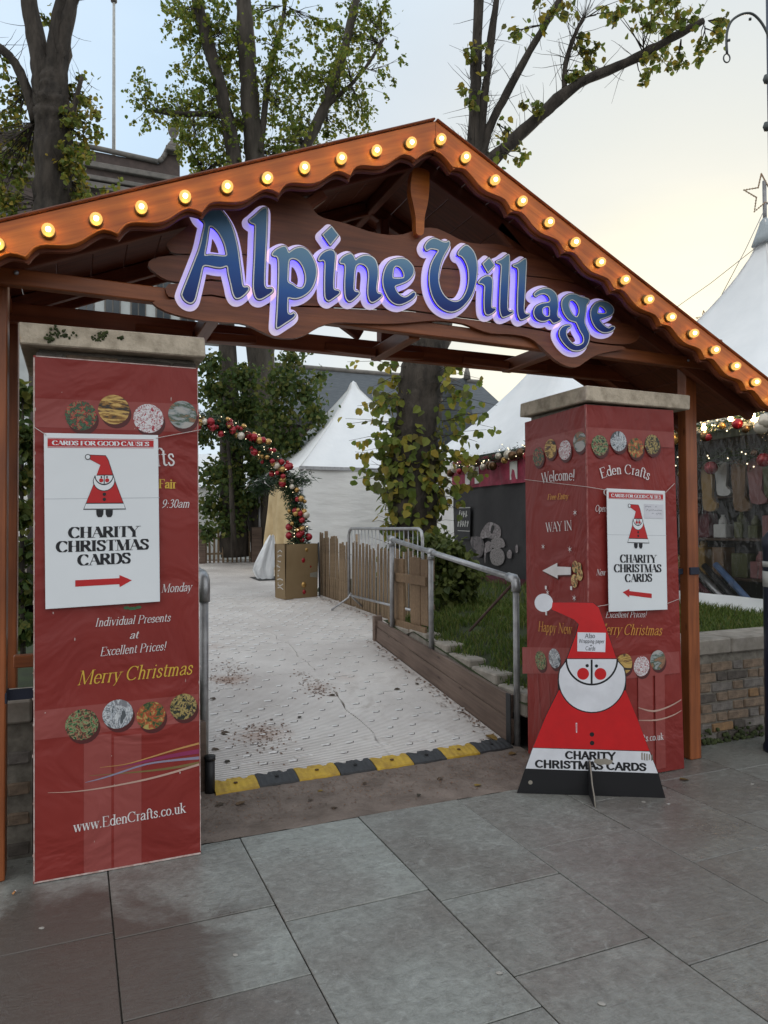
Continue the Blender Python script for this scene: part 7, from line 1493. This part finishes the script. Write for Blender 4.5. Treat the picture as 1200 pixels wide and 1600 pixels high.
for _ in range(70):
    i = rg.randrange(2, 22); p = trunk[i]; d = rdir(rg, .1); d.z *= .5; tw.tube([p + d * .3, p + d * .55 + V((0, 0, .05)), p + d * rg.uniform(.6, .8) + V((0, 0, rg.uniform(.0, .16)))], [.005, .004, .002], 3, 0, False)
tw.obj('twigs', BARK, rt)['kind'] = 'stuff'
# shrubs
bush('shrub', 'leafy green shrub beside the handrail at the foot of the leafy trunk', 'shrub', [(690, 850, 20, 140), (672, 846, 16, 80), (705, 860, 22, 170), (722, 878, 22, 150), (700, 890, 26, 220), (690, 915, 24, 180), (725, 905, 22, 150), (740, 895, 16, 80), (712, 930, 22, 150), (680, 880, 22, 140), (735, 925, 16, 70), (655, 850, 14, 50)], 8.3, LEAF_S, 51, .085, [[W(700, 955, 8.3, .02), W(700, 900, 8.3, .012), W(705, 860, 8.3, .006)], [W(690, 955, 8.3, .02), W(685, 890, 8.3, .01), W(680, 860, 8.3, .005)]], dep(700, 955, 8.3), dj=.25)
bush('ivy_shrub', 'dark ivy growing in the gap between left post and banner', 'shrub', [(35, 620, 22, 120), (35, 680, 24, 170), (36, 740, 24, 190), (34, 800, 24, 190), (36, 860, 24, 190), (34, 920, 24, 190), (36, 980, 22, 170), (20, 900, 20, 90), (50, 700, 20, 90)], 5.1, LEAF_D, 52, .07, [[W(36, 1040, 5.1, .02), W(34, 800, 5.1, .014), W(36, 620, 5.1, .008)]], dep(36, 1040, 5.1), dj=.12)
for k, (x, y, s) in enumerate(((27, 700, .05), (40, 775, .04), (38, 880, .05), (45, 930, .05))): pass

# ================================================================== FALLEN LEAVES AND LITTER
fl1 = [MB() for _ in range(3)]; fme = []
for i, m_ in enumerate(fl1): leaf_shape(m_, V((0, 0, 0)), V((.15 * i, .1, 1)), V((1, 0, 0)), 1.0); fme.append([m_.mesh('fallen_leaf', LEAF_DK), m_.mesh('fallen_leaf', LEAF_F)])
def onramp(x, y):
    p = onZ(x, y, .02)
    for _ in range(12): p = onZ(x, y, rz(p.y) + .006)
    return p
usedl = {}
leafspots = [(345, 1144, .10, 0, 'ramp'), (338, 1092, .08, 0, 'ramp'), (325, 1122, .06, 0, 'ramp'), (436, 1016, .07, 0, 'ramp'), (523, 1087, .06, 0, 'ramp'), (467, 1122, .045, 0, 'ramp'), (424, 1125, .04, 0, 'ramp'), (550, 1022, .05, 0, 'ramp'), (625, 1076, .06, 0, 'ramp'), (650, 1067, .05, 0, 'ramp'), (625, 972, .08, 0, 'ramp'), (560, 955, .06, 0, 'ramp'), (587, 1187, .11, 1, 'ramp'), (760, 1148, .12, 1, 'ramp'), (790, 1150, .06, 1, 'ramp'), (330, 1170, .06, 0, 'ramp'), (360, 1190, .06, 0, 'ramp'), (457, 947, .06, 0, 'ramp'), (540, 950, .05, 1, 'ramp'),
             (805, 1176, .07, 1, 'g'), (370, 1258, .07, 1, 'g'), (350, 1255, .06, 0, 'g'), (742, 1228, .06, 1, 'g'), (505, 1235, .04, 1, 'g'), (520, 1263, .05, 0, 'g'), (655, 1240, .04, 0, 'g'), (480, 1250, .04, 0, 'g'), (570, 1225, .04, 0, 'g'), (1062, 1217, .07, 1, 'g'), (690, 1215, .05, 0, 'g'), (20, 1398, .03, 1, 'g')]
for x, y, s, mi, w_ in leafspots:
    if y == 1398: continue
    p = onramp(x, y) if w_ == 'ramp' else onZ(x, y, .010); sl = math.atan(.149) if w_ == 'ramp' and 4.5 < p.y < 7 else 0
    o = inst('fallen_leaf', fme[rnd.randrange(3)][mi], Matrix.Translation(p) @ Matrix.Rotation(sl, 4, 'X') @ Matrix.Rotation(rnd.random() * 6.28, 4, 'Z') @ Matrix.Diagonal((s, s * .8, s * .6, 1)))
    col_ = 'left' if x < 430 else ('middle' if x < 570 else 'right'); row_ = ('upper' if y < 1030 else 'middle' if y < 1110 else 'lower') if w_ == 'ramp' else 'threshold'
    lab = '%s fallen leaf on the %s' % (('wet dark', 'curled yellow brown')[mi], ('%s part of the ramp, %s side' % (row_, col_)) if w_ == 'ramp' else 'ground before the ramp strip, %s part' % col_)
    usedl[lab] = usedl.get(lab, 0) + 1
    if usedl[lab] > 1: lab = ('smaller ', 'smallest ', 'torn ', 'flattened ', 'folded ')[usedl[lab] - 2] + lab
    tag(o, lab, 'leaf', 'fallen leaves on the ramp and threshold')
lt = MB(); rg = random.Random(77)
for x, y, sp_, n in ((355, 1062, .10, 90), (358, 1045, .10, 60), (492, 1072, .09, 70), (500, 1080, .06, 60), (405, 1150, .12, 130), (425, 1146, .09, 60), (475, 1057, .06, 30)):
    c = onramp(x, y)
    for _ in range(n):
        px_, py_ = c.x + rg.gauss(0, sp_), c.y + rg.gauss(0, sp_ * 1.3); s = rg.uniform(.008, .024); a = rg.random() * 6.28; z = rz(py_) + .003
        lt.add([(px_, py_, z), (px_ + s * math.cos(a), py_ + s * math.sin(a), z + .001 + s * math.sin(a) * .149), (px_ + s * math.cos(a + 1.1), py_ + s * math.sin(a + 1.1), z + .003 + s * math.sin(a + 1.1) * .149)], [(0, 1, 2)])
for _ in range(1500):
    px_, py_ = rg.uniform(.6, 2.95), 3.80 + .58 * rg.random() ** .6; s = rg.uniform(.004, .016); a = rg.random() * 6.28
    lt.add([(px_, py_, .009), (px_ + s * math.cos(a), py_ + s * math.sin(a), .010), (px_ + s * math.cos(a + .9), py_ + s * math.sin(a + .9), .012)], [(0, 1, 2)])
for _ in range(500):
    yy = rg.uniform(4.5, 11); px_ = (2.88 - abs(rg.gauss(0, .05)) if yy < 7.1 else 3.55 - abs(rg.gauss(0, .07))); s = rg.uniform(.01, .035); a = rg.random() * 6.28; z = rz(yy) + .003
    lt.add([(px_, yy, z), (px_ + s * math.cos(a), yy + s * math.sin(a), z + .004), (px_ + s * math.cos(a + 1), yy + s * math.sin(a + 1), z + .006)], [(0, 1, 2)])
tag(lt.obj('leaf_litter', LITTER), 'crumbled brown leaf litter on the mats and threshold', None, None, 'stuff')
p = onZ(20, 1398, .004); cg = thing('cigarette_end', 'orange tipped cigarette end on the slab left of the tall banner', 'cigarette end', p)
dx = V((.35, .95, 0)).normalized(); b = MB(); b.tube([p + V((0, 0, .004)), p + dx * .02 + V((0, 0, .004))], .004, 8); b.obj('filter', plain('cork_filter', (.55, .25, .09)), cg); b = MB(); b.tube([p + dx * .0205 + V((0, 0, .004)), p + dx * .028 + V((0, 0, .004))], .0038, 8); b.obj('paper', WHITEINK, cg)
